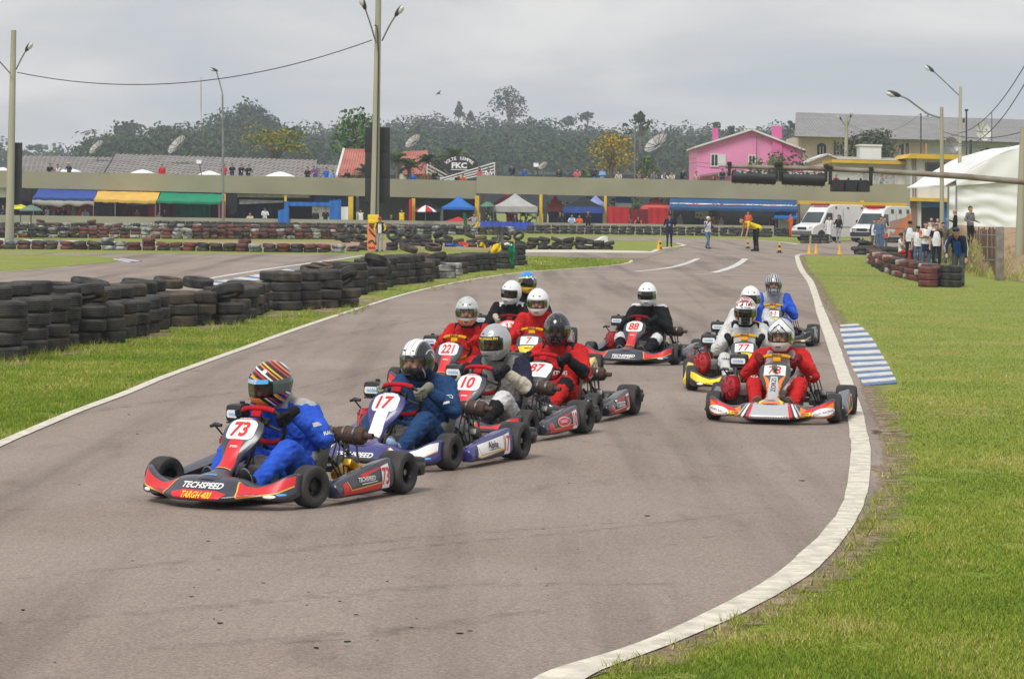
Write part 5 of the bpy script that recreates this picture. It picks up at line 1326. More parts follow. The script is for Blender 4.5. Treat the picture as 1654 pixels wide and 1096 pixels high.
def person_prims(J,fat=1.0,short=False,shorts=False,fine=True):
 """slots: 0 top, 1 trousers, 2 skin, 3 shoes, 4 sleeve"""
 p=[];f=fat
 for s,n in((-1,'l'),(1,'r')):
  ax=(J['shr']-J['shl']).normalized()
  p+=[(J['pel']+ax*s*.085,J['wai']+ax*s*.075,.098*f,.09*f,0),(J['wai']+ax*s*.075,J['che']+ax*s*.095,.09*f,.095*f,0),(J['che']+ax*s*.095,J['sh'+n]+ax*(-s*.05),.095*f,.062*f,0),(J['nek']+V3(0,0,-.02),J['sh'+n],.05,.058*f,0)]
  e=lerp(J['sh'+n],J['el'+n],.55)
  p+=[(J['sh'+n],e,.058*f,.052*f,4),(e,J['el'+n],.050*f,.043*f,2 if short else 4),(J['el'+n],J['wr'+n],.042*f if not short else .038,.030,2 if short else 4)]
  d=(J['wr'+n]-J['el'+n]).normalized();w_=J['wr'+n];side=d.cross(V3(0,-1,0.2)).normalized()if abs(d.y)<.95 else V3(1,0,0)
  p+=[(w_,w_+d*.075,.027,.034,2)]
  for k in range(4 if fine else 0):
   b=w_+d*.085+side*(-.027+.018*k);p.append((b,b+d*(.055+.012*(k in(1,2)))+V3(0,-.015,0),.0115,.009,2))
  if fine:p.append((w_+d*.03+side*-s*.02,w_+d*.075+side*-s*.055,.014,.011,2))
  p+=[(J['hip'+n],lerp(J['hip'+n],J['kn'+n],.9),.092*f,.066*f,1),(lerp(J['hip'+n],J['kn'+n],.85),J['kn'+n],.066*f,.062,1),(J['kn'+n],J['an'+n],.058 if not shorts else .048,.048 if not shorts else .038,2 if shorts else 1)]
  p+=[(J['an'+n]+V3(0,.02,-.03),J['to'+n],.046,.038,3)]
 p+=[(J['pel'],J['hipl'],.10*f,.095*f,1),(J['pel'],J['hipr'],.10*f,.095*f,1),(J['pel']+V3(0,0,.05),J['che'],.10*f,.10*f,0)]
 p+=[(J['nek']+V3(0,0,-.03),J['hed']+V3(0,.01,-.06),.052,.050,2),(J['hed']+V3(0,.012,.035),J['hed']+V3(0,-.018,-.065),.088,.062,2),(J['hed']+V3(0,-.085,.0),J['hed']+V3(0,-.098,-.028),.012,.017,2)]
 for s in(-1,1):p.append((J['hed']+V3(s*.082,.012,-.015),J['hed']+V3(s*.085,.012,.015),.016,.018,2))
 return p
def person(label,base,hgt,face,pose,arms,top,bot,sleeve=None,shoes=None,head='hair',cap=None,fat=1.0,short=False,shorts=False,vox=.026,extras=(),group=None,skin=None):
 """base: point under the pelvis; face: angle the figure turns (0 = towards the camera)"""
 rg=random.Random(hash(label)%9999)
 J=pose_joints(pose,arms,rg)
 sc=hgt/1.74
 fine=vox<.024
 me=body_mesh('person',person_prims(J,fat,short,shorts,fine),[top,bot,skin or SKIN,shoes or BLKC,sleeve or top],vox,.004 if vox<.024 else 0,2)
 o=bpy.data.objects.new('person',me);COL.objects.link(o);o.location=base;o.rotation_euler=(0,0,face);o.scale=(sc,sc,sc)
 tag(o,label,'person',group)
 h=J['hed']
 m=MB()
 if head in('hair','grey'):
  m.ell(h+V3(0,.026,.052),(.091,.096,.076),14,10);m.ell(h+V3(0,.055,-.01),(.084,.058,.07),12,8);m.build('hair',[HAIRD if head=='hair' else HAIRG],o)
 elif head=='long':m.ell(h+V3(0,.025,.045),(.100,.108,.092),14,10);m.ell(h+V3(0,.065,-.08),(.10,.06,.15),12,8);m.build('hair',[HAIRD],o)
 elif head=='cap':
  m.ell(h+V3(0,.01,.055),(.100,.112,.078),14,10);m.box(h+V3(0,-.135,.062),(.135,.11,.014),Matrix.Rotation(R(-8),3,'X'),0,.006);m.build('cap',[cap],o)
  m=MB();m.ell(h+V3(0,.055,-.012),(.088,.060,.06),12,8);m.build('hair',[HAIRD],o)
 elif head=='helmet':m.ell(h+V3(0,.005,.01),(.125,.145,.14),16,12);m.build('helmet',[cap],o)
 elif head=='hat':m.ell(h+V3(0,.01,.06),(.102,.112,.085),14,10);m.lathe([(.06,.05),(.17,.045),(.175,.05),(.06,.06)],h,'z',16);m.build('hat',[cap],o)
 if fine or vox<.027:
  m=MB()
  for s in(-1,1):m.ell(h+V3(s*.032,-.082,.012),(.013,.008,.007),8,6);m.ell(h+V3(s*.032,-.084,.030),(.018,.007,.004),8,5)
  m.ell(h+V3(0,-.080,-.052),(.024,.008,.005),8,5);m.build('face_features',[EYEM],o)
 for kind,mt in extras:
  m=MB();c,wa=J['che'],J['pel'];up=(J['nek']-J['pel']).normalized()
  if kind in('bib','coat','shirt_front'):
   fw=J['shr']-J['shl'];fw=fw.cross(up).normalized()
   if fw.y>0:fw=-fw
   if kind=='bib':
    rs=[]
    for t in(0,.2,.45,.7,.92,1.0):
     q=lerp(J['pel']+up*-.05,J['nek'],t);rx,ry=(.178,.135)if t<.9 else(.13 if t<1 else .075,.10 if t<1 else .07)
     rs.append([q+V3(1,0,0)*math.cos(a)*rx*fat+(-fw)*math.sin(a)*ry*fat for a in[2*math.pi*k/18 for k in range(18)]])
    m.rings(rs,True,False)
   elif kind=='coat':
    rs=[]
    for z,rx,ry in((-.42,.20,.17),(-.1,.185,.15),(.15,.172,.135),(.35,.185,.135)):
     q=J['pel']+up*z;rs.append([q+V3(1,0,0)*math.cos(a)*rx+V3(0,1,0)*math.sin(a)*ry for a in[2*math.pi*k/18 for k in range(18)]])
    m.rings(rs,True,False)
   elif kind=='shirt_front':
    rs=[]
    for t in(.02,.3,.6,.9):
     q=lerp(J['pel'],J['nek'],t)+V3(0,.01,0);rs.append([q+V3(1,0,0)*math.sin(a)*.175*fat+fw*math.cos(a)*.130*fat for a in[R(-32+64*k/8)for k in range(9)]])
    m.rings(rs,False,False)
   m.build({'bib':'bib','coat':'coat','shirt_front':'shirt_front'}[kind],[mt],o)
  elif kind=='stripe':
   for n in 'lr':
    m=MB();m.tube([J['sh'+n]+V3(0,0,.062),lerp(J['sh'+n],J['el'+n],.5)+V3((-.055 if n=='l' else .055),0,.02),J['el'+n]+V3((-.045 if n=='l' else .045),0,0),lerp(J['el'+n],J['wr'+n],.8)+V3((-.036 if n=='l' else .036),0,0)],.013,6)
    m.build('sleeve_stripe',[mt],o)
  elif kind=='badge':m.box(J['che']+V3(0,-.125,-.12),(.09,.006,.11),None,0);m.build('badge',[mt],o)
  elif kind=='apron':
   rs=[]
   for z,rx,ry in((-.02,.19,.15),(-.14,.20,.16),(-.30,.19,.15)):q=J['pel']+V3(0,0,z);rs.append([q+V3(math.sin(a)*rx,-math.cos(a)*ry,0)for a in[R(-60+120*k/8)for k in range(9)]])
   m.rings(rs,False,False);m.build('apron',[mt],o)
 return o
CAPB=mat('black_cap',(.014,.014,.016),.8);CAPN=mat('navy_cap',(.02,.03,.08),.8);CAPR=mat('red_cap',(.5,.02,.04),.8);CAPW=mat('white_cap',(.72,.72,.72),.7);CAPY=mat('yellow_cap',(.7,.45,.02),.8)
def pp(label,px,yh,yf,face=0,pose='stand',arms='down',top=GREYC,bot=JEANS,Y=None,h=None,**k):
 """stands with feet at photo row yf and crown at row yh"""
 if Y is None:g=G(px,yf);Y=g.y
 else:g=P(px,yf,Y)if h is None else None
 hh=(yf-yh)/S(Y)
 if h is not None:
  g=P(px,yh,Y);g.z-=h*{'lean':.962,'stoop':.90,'sit':.75,'bend':.62}.get(pose,1);hh=h
 else:hh=hh/{'lean':.962,'stoop':.90,'sit':.75,'bend':.66}.get(pose,1)
 return person(label,g,hh,R(face),pose,arms,top,bot,**k)
pp('marshal in red cap and white shirt under black and yellow jacket',613,351,406,0,'stand','carry',BLKC,LGREY,sleeve=YELLOW,head='cap',cap=CAPR,vox=.02,extras=(('shirt_front',WHC),),Y=110)
pp('official in dark blue overalls and green cap walking with things under both arms',1081,345,399.5,-6,'walk','carry',NAVYC,NAVYC,sleeve=BLKC,head='cap',cap=DGREEN,vox=.022,extras=(('badge',LBLUE),))
pp('man in white shirt and navy jacket walking with a phone at his face',1143,350,402.5,30,'walk',('face','fwd'),WHC,JEANS,sleeve=NAVYC,head='cap',cap=CAPW,vox=.022,extras=(('stripe',WHC),))
pp('fireman in orange overalls standing before the blue awning',1208,341,382,-25,'walk',('down','carry'),ORANGE,ORANGE,vox=.024)
pp('man in yellow shirt bent over placing cones',1221,360,406,-68,'bend','hang',YELLOW,BLKC,short=True,vox=.022)
pp('fireman in orange overalls holding a white helmet by the ambulance',1277,345,383,-70,'stand',('fwd','down'),ORANGE,ORANGE,vox=.026)
pp('medic in long white coat and jeans',1339,349,391.5,5,'stand','down',WHC,JEANS,vox=.024,extras=(('coat',WHC),))
pp('man in black jacket and pale trousers with hands raised',1354,347,392.5,-45,'stand',('fwd','down'),BLKC,LGREY,vox=.024)
pp('man in yellow shirt and open denim jacket at the second ambulance',1391,348,391,0,'stand','carry',JEANS,JEANS,vox=.024,extras=(('shirt_front',YELLOW),))
pp('steward in white bib and olive trousers stepping forward',1412,354,407,-30,'stand','down',GREYC,OLIVE,sleeve=BLKC,vox=.022,extras=(('bib',BIB),))
pp('steward in white bib and orange shorts with folded arms',1428,350,405,25,'stand','cross',BLKC,JEANS,short=True,vox=.022,extras=(('bib',BIB),('apron',ORANGE)))
pp('steward half hidden between two white bibs',1419,353,405,10,'stand','down',JEANS,JEANS,Y=124,vox=.026)
pp('dark haired steward behind the folded arms man',1423,349,402,0,'stand','down',GREYC,JEANS,Y=126,vox=.026)
pp('young man in hat and red shorts seated on the painted tyres',1456,376,412,60,'sit','face',WHC,REDC,Y=104,h=1.55,short=True,head='hat',cap=CAPB,vox=.022)
pp('steward in white bib and black trousers standing apart',1469,357,424,-10,'stand','down',GREYC,BLKC,short=True,head='cap',cap=CAPB,vox=.02,extras=(('bib',BIB),))
pp('shorter steward in white bib and black and red cap',1482,365,432,5,'stand','down',WHC,JEANS,short=True,head='cap',cap=CAPB,vox=.02,extras=(('bib',BIB),))
pp('steward with crossed arms and navy bag at the waist',1495,358,433,8,'stand','cross',WHC,JEANS,sleeve=ORANGE,short=True,head='hair',vox=.02,extras=(('bib',BIB),('apron',NAVYC)))
pp('steward in clean white bib and black trousers facing the track',1512,362,434,0,'stand','down',BLKC,BLKC,short=True,vox=.019,extras=(('bib',BIB),))
pp('dark haired youth peering over the shoulders of the white bibs',1506,356,425,0,'stand','down',WHC,JEANS,Y=97,vox=.024)
pp('youth in olive shirt beside the wooden fence',1523,359,425,-5,'stand','down',OLIVE,JEANS,Y=96,vox=.024)
pp('balding man behind the stewards',1504,352,400,0,'stand','down',CREAMC,JEANS,Y=112,head='none',vox=.026)
pp('second balding man behind the stewards',1514,353,400,10,'stand','down',CREAMC,JEANS,Y=114,head='none',vox=.026)
pp('bald man in black jacket behind the fence seen from the side',1542,338,400,250,'stand',('fwd','down'),BLKC,BLKC,Y=88,head='none',vox=.02)
pp('man in grey jacket standing above the fence by the white tent',1567,333,400,40,'stand','carry',GREYC,BLKC,Y=89,vox=.02)
pp('man in navy jacket with white sleeve stripes and blue shirt stooping to the tyres',1548,370,462,-20,'stoop',('reach','down'),NAVYC,GJEAN,sleeve=NAVYC,head='cap',cap=CAPN,fat=1.1,vox=.018,extras=(('stripe',WHC),('shirt_front',RBLUE)))
pp('flag marshal in plaid shirt on the pit side of the tyres',766,344,385,10,'stand',('out','down'),PLAID,BLKC,sleeve=PLAID,Y=180,h=1.74,vox=.024)
LOW=[(5,331,'dark blue shirted spectator beside the left concrete pole',NAVYC,'rest',{}),(69,331,'dark shirted man under the blue awning near its post',BLKC,'rest',{}),(76,333,'man in white and green shirt under the blue awning',WHC,'rest',{'sleeve':DGREEN}),(88,340,'teal shirted child under the blue awning',TEAL,'rest',{}),(94,336,'spectator in navy under the blue awning beside the child',NAVYC,'rest',{}),(103,333,'man in dark jacket leaning over the low wall',BLKC,'rest',{'extras':(('badge',REDC),)}),(118,332,'grey shirted man raising an arm under the blue awning',GREYC,('face','down'),{}),(129,336,'red shirted spectator under the blue awning',REDC,'rest',{}),(138,336,'spectator in blue and white sports shirt under the awning',LBLUE,'rest',{'sleeve':WHC}),(221,337,'figure in brown and red under the yellow awning',BRN,'rest',{}),(256,342,'pale shirted child under the green awning',CREAMC,'rest',{}),(266,337,'dark jacketed man at the yellow post',BLKC,'rest',{}),(404,343,'child whose head just tops the low wall',CREAMC,'rest',{}),(428,335,'man in white shirt and dark cap at the low wall',WHC,'rest',{'head':'cap','cap':CAPB}),(510,338,'dark figure inside the blue tent, first of two',BLKC,'down',{}),(526,337,'dark figure inside the blue tent, arms forward',BLKC,'fwd',{}),(583,338,'man in white and green reflective vest behind the wall',WHC,'down',{'sleeve':DGREEN}),(649,338,'figure in yellow and dark red by the grey wall',YELLOW,'down',{'sleeve':F_DRED}),(632,346,'dark figure crouching by motorbikes behind the wall',BLKC,'down',{}),(832,346,'navy dressed figure before a red cloth behind the blue barrier',NAVYC,'fwd',{}),(905,342,'dark figure in the blue tent beside the yellow post',BLKC,'down',{}),(924,346,'child in blue and white under the blue tent',LBLUE,'rest',{'sleeve':WHC}),(936,347,'child in orange under the blue tent',ORANGE,'rest',{}),(1015,349,'grey dressed figure in front of the red tent',GREYC,'rest',{}),(1031,349,'figure in black with orange bands in front of the red tent',BLKC,'rest',{'sleeve':ORANGE}),(1099,344,'shadowed man under the blue awning',GREYC,'down',{}),(1126,346,'dark haired figure by the white door',BLKC,'down',{}),(1132,347,'second dark haired figure by the white door',NAVYC,'down',{}),(1152,348,'shadowed figure in brown under the awning',BRN,'down',{}),(1165,349,'shadowed figure in grey under the awning',GREYC,'rest',{}),(1248,349,'figure in black and orange near the small blue awning',BLKC,'down',{'sleeve':ORANGE})]
for px,yh,lb,top,arms,kw in LOW:
 pp(lb,px,yh,380,rnd.uniform(-30,30),'stand',arms,top,rnd.choice([JEANS,BLKC]),Y=193.2,h=1.7,vox=.034,group='spectators behind the low pit wall',**kw)
pp('pit crew man in dark suit sitting on the low wall',950,340,380,10,'stand','fwd',BLKC,BLKC,Y=190.4,h=1.66,vox=.03)
TER=[(80,265,'black shirted spectator at the far left of the terrace',BLKC,'rest',{}),(95,267,'white shirted spectator at the far left of the terrace',WHC,'rest',{'sleeve':PURP}),(112,264,'spectator in yellow cap and navy striped jacket',NAVYC,'rest',{'head':'cap','cap':CAPY,'extras':(('stripe',WHC),)}),(262,265,'lone spectator in bright red shirt on the terrace',REDC,'down',{}),(362,265,'red shirted spectator beside the tall lamp post',REDC,'fwd',{}),(375,265,'spectator in navy with white shoulder stripes and badge',NAVYC,'rest',{'extras':(('stripe',WHC),)}),(389,266,'navy jacketed spectator wearing a white badge',NAVYC,'rest',{'extras':(('badge',WHC),)}),(401,267,'black jacketed spectator wearing a white badge',BLKC,'rest',{'extras':(('badge',WHC),)}),(497,271,'dark brown coated spectator near the red roof',BLKC,'rest',{}),(509,269,'spectator in blue and red jacket with badge',RBLUE,'rest',{'sleeve':REDC,'extras':(('badge',WHC),)}),(527,270,'spectator in blue jacket with arms raised near the red roof',RBLUE,'fwd',{}),(537,276,'light blue shirted child near the red roof',LBLUE,'rest',{}),(547,281,'low leaning child in pink and red',PINK,'rest',{}),(562,275,'black coated spectator beside the dark pole panel',BLKC,'rest',{}),(667,278,'bright blue shirted spectator holding both hands up',RBLUE,'face',{}),(687,277,'spectator in rust brown coat',BRN,'rest',{}),(702,275,'black coated spectator beside the rust brown coat',BLKC,'rest',{}),(738,282,'dark jacketed spectator under the black oval sign',BLKC,'rest',{}),(749,282,'orange clad spectator with hands over the parapet',ORANGE,'rest',{}),(775,271,'pink shirted woman beside the white railings',PINK,'rest',{'head':'long'}),(788,272,'white shirted woman beside the white railings',WHC,'rest',{'head':'long'}),(828,267,'navy jacketed spectator near the small floodlight',NAVYC,'rest',{}),(846,272,'blue shirted spectator near the small floodlight',RBLUE,'rest',{}),(903,273,'spectator in dark green jacket standing alone',DGREEN,'rest',{}),(932,273,'pink shirted spectator standing alone',PINK,'rest',{}),(960,269,'spectator in navy shirt and blue cap with crossed arms',NAVYC,'cross',{'head':'cap','cap':CAPN}),(973,271,'pale blue shirted spectator with crossed arms',LBLUE,'cross',{}),(1000,277,'cream shirted spectator before the orange tree',CREAMC,'rest',{}),(1032,277,'grey and red jacketed spectator',GREYC,'rest',{'sleeve':F_DRED}),(1043,284,'low leaning child in white and red',WHC,'rest',{'sleeve':REDC}),(1056,277,'grey brown shirted spectator in the right terrace row',GREYC,'rest',{}),(1072,278,'spectator with white sleeves over grey shirt',GREYC,'rest',{'sleeve':WHC}),(1087,278,'cream jacketed spectator in the right terrace row',CREAMC,'rest',{}),(1102,274,'taller spectator in dark navy',NAVYC,'rest',{}),(1124,278,'beige shirted spectator at the pink house',CREAMC,'rest',{'sleeve':PINK}),(1152,285,'small dark child by the pink house steps',BLKC,'rest',{}),(1167,274,'spectator in navy track top with white stripes',NAVYC,'rest',{'extras':(('stripe',WHC),)}),(1350,283,'red shirted figure behind the start lights',REDC,'rest',{}),(1423,283,'spectator in grey striped shirt on the far terrace',STRIPED,'rest',{})]
for px,yh,lb,top,arms,kw in TER:
 pp(lb,px,yh,320,rnd.uniform(-25,25),'lean' if arms=='rest' else 'stand',arms,top,JEANS,Y=197.15 if arms=='rest' else 197.4,h=1.66,vox=.034,group='spectators on the terrace',**kw)
def cone(px,yb,hpx,kind,label,tilt=0.0):
 g=G(px,yb);h=hpx/S(g.y);o=empty('traffic_cone',g,0,label,'cone','cones on the track')
 yel=mat('cone_yellow',(.78,.42,.01),.5);blk=mat('cone_black',(.015,.015,.015),.6)
 m=MB();m.box((0,0,.02),(h*.48,h*.48,.04),None,0,.01);m.build('base',[blk if kind=='k' else yel],o)
 m=MB();pr=[(h*.19,.04),(h*.15,h*.28),(h*.12,h*.5),(h*.085,h*.74),(h*.045,h),(.001,h)]
 for i in range(5):
  q=MB();q.lathe(pr[i:i+2],n=16);m.add(q.v,q.f,1 if(kind=='k' and i in(0,2,4))else 0)
 m.build('body',[yel,blk],o);o.rotation_euler=(0,tilt,R(20));return o
for a in((1063.5,403.5,15,'y','yellow cone standing beside the official in dark blue'),(1066,403,16,'k','black banded cone right beside the plain yellow one'),(1208,401.5,14,'k','banded cone just left of the bending man'),(1220.5,403.5,14,'k','banded cone under the bending man\'s hand'),(1259,408.5,17,'k','black and yellow banded cone alone on the track'),(1307,410.5,17,'y','leftmost plain yellow cone at the paddock entrance'),(1318,410,17,'y','middle plain yellow cone at the paddock entrance'),(1356,411,17,'y','plain yellow cone apart on the right at the paddock entrance')):cone(*a)
CONC=mat('olive_render',(0.315,0.295,0.205),0.9,0,(0.265,0.25,0.17),.35,0.15,6,spec=.2)
CONC2=mat('grey_render',(0.34,0.325,0.25),0.9,0,(0.28,0.27,0.21),.4,0.15,6,spec=.2)
POLEC=mat('pole_concrete',(0.40,0.385,0.28),0.9,0,(0.29,0.28,0.20),1.2,0.2,12,spec=.2,stretch=(1,1,.15))
DARKI=mat('painted_shade_dark',(0.03,0.03,0.034),0.9,0,(0.05,0.045,0.045),.8)  # near-black base colour paints in the shade deep inside the pit boxes
WALLW=mat('white_plaster',(0.66,0.655,0.63),0.85,0,(0.56,0.555,0.53),.5,.1,8);YELP=mat('yellow_painted_trim',(0.66,0.42,0.015),0.6,0,(.55,.34,.015),1.5)
GALV=mat('galvanised',(0.30,0.31,0.32),0.5,0.6,(0.22,0.23,0.24),3);DMET=mat('dark_metal',(0.05,0.05,0.055),0.5,0.4);BRICK=mat('weathered_brick',(0.28,0.13,0.085),0.9,0,(.20,.15,.12),4,.3,14)
WINM=mat('dark_window',(0.02,0.025,0.03),0.12);GLASSV=mat('vehicle_glass',(0.03,0.045,0.05),0.06,0,(.05,.07,.075),1.5)
def tarp(n,c):return mat('tarp_'+n,c,0.7,0,tuple(x*.82 for x in c),1.2,0.25,3,spec=.25)
T_BLUE=tarp('blue',(.035,.085,.33));T_YEL=tarp('amber',(.74,.46,.10));T_GRN=tarp('green',(.012,.26,.135));T_RED=tarp('red',(.48,.022,.028));T_DRED=tarp('dark_red',(.20,.014,.02));T_NAVY=tarp('navy',(.012,.020,.075));T_WHITE=mat('tarp_white',(.82,.82,.81),.7,0,(.76,.76,.75),.8,spec=.2);T_GREY=tarp('grey',(.42,.41,.40));T_BLK=tarp('black',(.018,.020,.020));T_LBLUE=tarp('mid_blue',(.025,.16,.52));T_PALE=tarp('pale_blue',(.30,.36,.68));T_MAUVE=tarp('mauve',(.13,.10,.13));T_AWN=tarp('awning_blue',(.025,.095,.24));T_SAL=tarp('salmon',(.72,.13,.11));T_DGRY=tarp('dark_grey',(.16,.15,.16))
def slab_px(name,px4,Y,depth,m,label,cat,bev=0.0,kind=None,parent=None):
 """px4 = (xl, ytop_l, ybot_l, xr, ytop_r, ybot_r): a solid wall piece standing at depth Y"""
 xl,tl,bl,xr,tr,br=px4
 a,b,c,d=P(xl,bl,Y),P(xr,br,Y),P(xr,tr,Y),P(xl,tl,Y);D=Vector((0,depth,0))
 mb=MB();mb.rings([[a,b,c,d],[p+D for p in(a,b,c,d)]],True,True)
 o=mb.build(name,[m],parent,smooth=False)
 if label:tag(o,label,cat,kind=kind)
 return o
o=slab_px('terrace_parapet',(-60,274.5,301.5,769.6,291.8,321.2),195.0,.30,CONC,'long olive terrace parapet left of the step','wall')
o=slab_px('terrace_parapet',(769.8,283.2,312.2,1470,298.2,327.2),194.7,.30,CONC,'olive terrace parapet right of the step, running to the white tower','wall')
slab_px('terrace_deck',(-60,296.5,301,769.6,315.5,320.6),195.32,7.5,CONC2,'concrete deck of the spectator terrace, left part','deck')
slab_px('terrace_deck',(769.8,306.5,311.5,1470,321.5,326.5),195.02,2.2,CONC2,'concrete deck of the spectator terrace, right part','deck')
slab_px('pit_wall',(-60,346.2,385,1250,364.6,398),191.0,.25,CONC2,'long low grey pit wall behind the tyre rows','wall')
slab_px('pit_back_wall',(-60,297,380,575,312,390),202.9,.2,DARKI,'back wall coloured as shade in the pit boxes on the left','wall')
slab_px('pit_back_wall',(580,312,390,663,316,390),199.5,.2,mat('mid_grey_wall',(.20,.195,.20),.9),'grey back wall of the pit box behind the lamp pole','wall')
slab_px('pit_back_wall',(663,316,390,772,318,392),203.0,.2,DARKI,'back wall coloured as shade behind the bright blue gazebo','wall')
slab_px('pit_back_wall',(1076,318,390,1292,324,396),198.5,.2,DARKI,'back wall coloured as shade under the long blue awning','wall')
slab_px('garage_back_wall',(1292,320,398,1470,326,398),199.5,.2,mat('garage_wall',(.34,.31,.25),.9),'tan back wall of the garage behind the ambulances','wall')
def column(px,yt,yb,wpx,Y,m,label,name='column'):
 c=P(px,yb,Y);t=P(px,yt,Y);w_=wpx/S(Y)
 mb=MB();mb.box(((c.x+t.x)/2,Y,(c.z+t.z)/2),(w_,w_,(t.z-c.z)),None,0,.02);return tag(mb.build(name,[m]),label,'column')
for px,yt,yb,w_,m,lb in[(363,313,372,3,YELP,'thin yellow pillar beside the red cloth'),(461,315.5,370,4,YELP,'yellow pillar left of the blue tent'),(566.5,317.5,374,8,YELP,'yellow pillar left of the concrete lamp pole'),(667.5,320.5,376,6,YELP,'yellow pillar right of the concrete lamp pole'),(663,322,358,5,T_RED,'red painted post against the yellow pillar'),(770.5,316,376,7,YELP,'yellow pillar under the parapet step'),(780,314,376,8,mat('brown_pillar',(.05,.03,.028),.8),'dark brown pillar under the parapet step'),(873.5,314,378,5,YELP,'yellow pillar right of the grey gazebo'),(880.5,314,378,6,DMET,'dark pillar beside a yellow one'),(977.5,316,380,4.5,YELP,'yellow pillar left of the red tent walls'),(1288.5,322,392,4,mat('tan_pillar',(.32,.20,.07),.8),'tan pillar at the end of the blue awning'),(1392,324,390,6,YELP,'yellow pillar between the two ambulances')]:
 column(px,yt,yb,w_,194.0 if m is not T_RED else 193.4,m,lb)
slab_px('garage_beam',(1290,324.0,329.2,1465,328.2,333.4),193.6,.35,YELP,'yellow beam over the garage openings behind the ambulances','beam')
def awning(px4,Yf,Yb,m,label,scallop=0,logos=None,posts=(),skirt=None):
 """sloping cloth roof: back edge (xl,yl)-(xr,yr) at Yb, front edge lower at Yf"""
 (bl,br,fl_,fr_)=px4
 root=empty('awning',P(fl_[0],fl_[1],Yf),0,label,'awning')
 inv=Vector(root.location)
 nx,ny=40,8;rows=[]
 for j in range(ny+1):
  v=j/ny;r=[]
  for i in range(nx+1):
   u=i/nx
   p=P(*bl,Yb).lerp(P(*br,Yb),u).lerp(P(*fl_,Yf).lerp(P(*fr_,Yf),u),v)
   p.z+=.014*math.sin(u*math.pi*7)*v-0.10*math.sin(math.pi*v)+.02*noise.noise(Vector((u*14,v*5,inv.x)))
   r.append(p-inv)
  rows.append(r)
 dp=[]
 for i in range(nx+1):q=rows[-1][i].copy();q.z-=.16+(.06*abs(math.sin(u*0+i*math.pi/2.5))if scallop else .02*math.sin(i));dp.append(q)
 rows.append(dp)
 mb=MB();mb.rings([a+[p+Vector((0,.02,-.03))for p in a[::-1]]for a in rows],True,True)
 cv=mb.build('cloth',[m],root,ang=60)
 fm=MB()
 for(x,yb)in posts:fm.tube([P(x,fl_[1]+2,Yf+.1)-inv,P(x,yb,Yf+.1)-inv],.035,6)
 if posts:fm.build('frame',[GALV],root)
 if skirt:
  m2,d=skirt;q=MB();a,b=P(*fl_,Yf)-inv,P(*fr_,Yf)-inv;rs=[]
  for k in range(25):
   u=k/24;c=a.lerp(b,u)+Vector((0,.10,-.12));sag=d*(.75+.4*noise.noise(Vector((u*6,1,inv.x))))
   rs.append([c+Vector((0,.10*math.sin(t),-sag*.5+.5*sag*math.cos(t)))for t in[2*math.pi*e/10 for e in range(10)]])
  q.rings(rs,True,True);q.build('rolled_curtain',[m2],root)
 if logos:
  q=MB();bv=BVHTree.FromPolygons(mb.v,mb.f)
  a,b=P(*bl,Yb)-inv,P(*br,Yb)-inv;c,d=P(*fl_,Yf)-inv,P(*fr_,Yf)-inv
  U=(b-a).normalized();V_=((a-c)+(b-d)).normalized()
  n=len(logos)
  for i,(tx,col,bg)in enumerate(logos):
   u=(i+.62)/(n+.25);o_=a.lerp(b,u).lerp(c.lerp(d,u),.50)
   if bg:decal(q,poly_tris(rrect(1.5,.40,.08)),o_,U,V_,bv,.02,.4,SI[bg],3)
   decal(q,text_tris(tx,.32,.035,.1,1.25),o_,U,V_,bv,.045,.3,SI[col],3)
  q.build('logos',STK,root,ang=60)
 return root
awning(((62,305.2),(157,308.0),(52,318.4),(152,320.6)),192.0,195.0,T_BLUE,'blue cloth awning with a rolled grey curtain under the terrace',skirt=(T_GREY,.55),posts=((54,372),(151,372)))
awning(((158,308.2),(258,310.6),(151.5,321.4),(252,324.6)),191.9,195.0,T_YEL,'amber yellow awning with scalloped edge',1,posts=((186,372),(251,372)))
awning(((260,310.8),(361,313.6),(253.5,323.8),(356,326.6)),191.8,195.0,T_GRN,'green cloth awning beside the lamp post',posts=((258,372),(354,372)))
awning(((1082,320.4),(1289,324.4),(1081,334.4),(1288,337.6)),192.2,194.6,T_AWN,'long dark blue shop awning with a row of sponsor logos',1,[('VENCE','w',None),('KARTING','w','r'),('BRIDA','w',None),('CANNON','r',None),('MECANICA','w',None),('ALBAN','w',None),('TECH','w','r'),('BIRELA','w',None)],posts=((1083,380),(1287,380)))
awning(((1252,340.6),(1289,341.6),(1250,349.4),(1288,350.4)),191.6,193.4,T_LBLUE,'small bright blue awning at the right end of the long one',0)
def curtain(name,px4,Y,m,label,folds=.05,cat='curtain'):
 xl,tl,bl,xr,tr,br=px4;n=max(6,int(abs(xr-xl)/2));top,bot=[],[]
 for i in range(n+1):
  u=i/n;w_=folds*math.sin(u*n*1.1+xl)+folds*.6*noise.noise(Vector((u*9,xl,2)))
  top.append(P(lerp(xl,xr,u),lerp(tl,tr,u),Y)+Vector((0,w_*.6,0)));bot.append(P(lerp(xl,xr,u),lerp(bl,br,u),Y)+Vector((0,w_*1.4,0)))
 mid=[a.lerp(b,.5)+Vector((0,folds*.4*math.sin(i*1.7),0))for i,(a,b)in enumerate(zip(top,bot))]
 mb=MB();D=Vector((0,.03,0));mb.rings([r+[p+D for p in r[::-1]]for r in(top,mid,bot)],True,True)
 return tag(mb.build(name,[m],ang=60),label,cat)
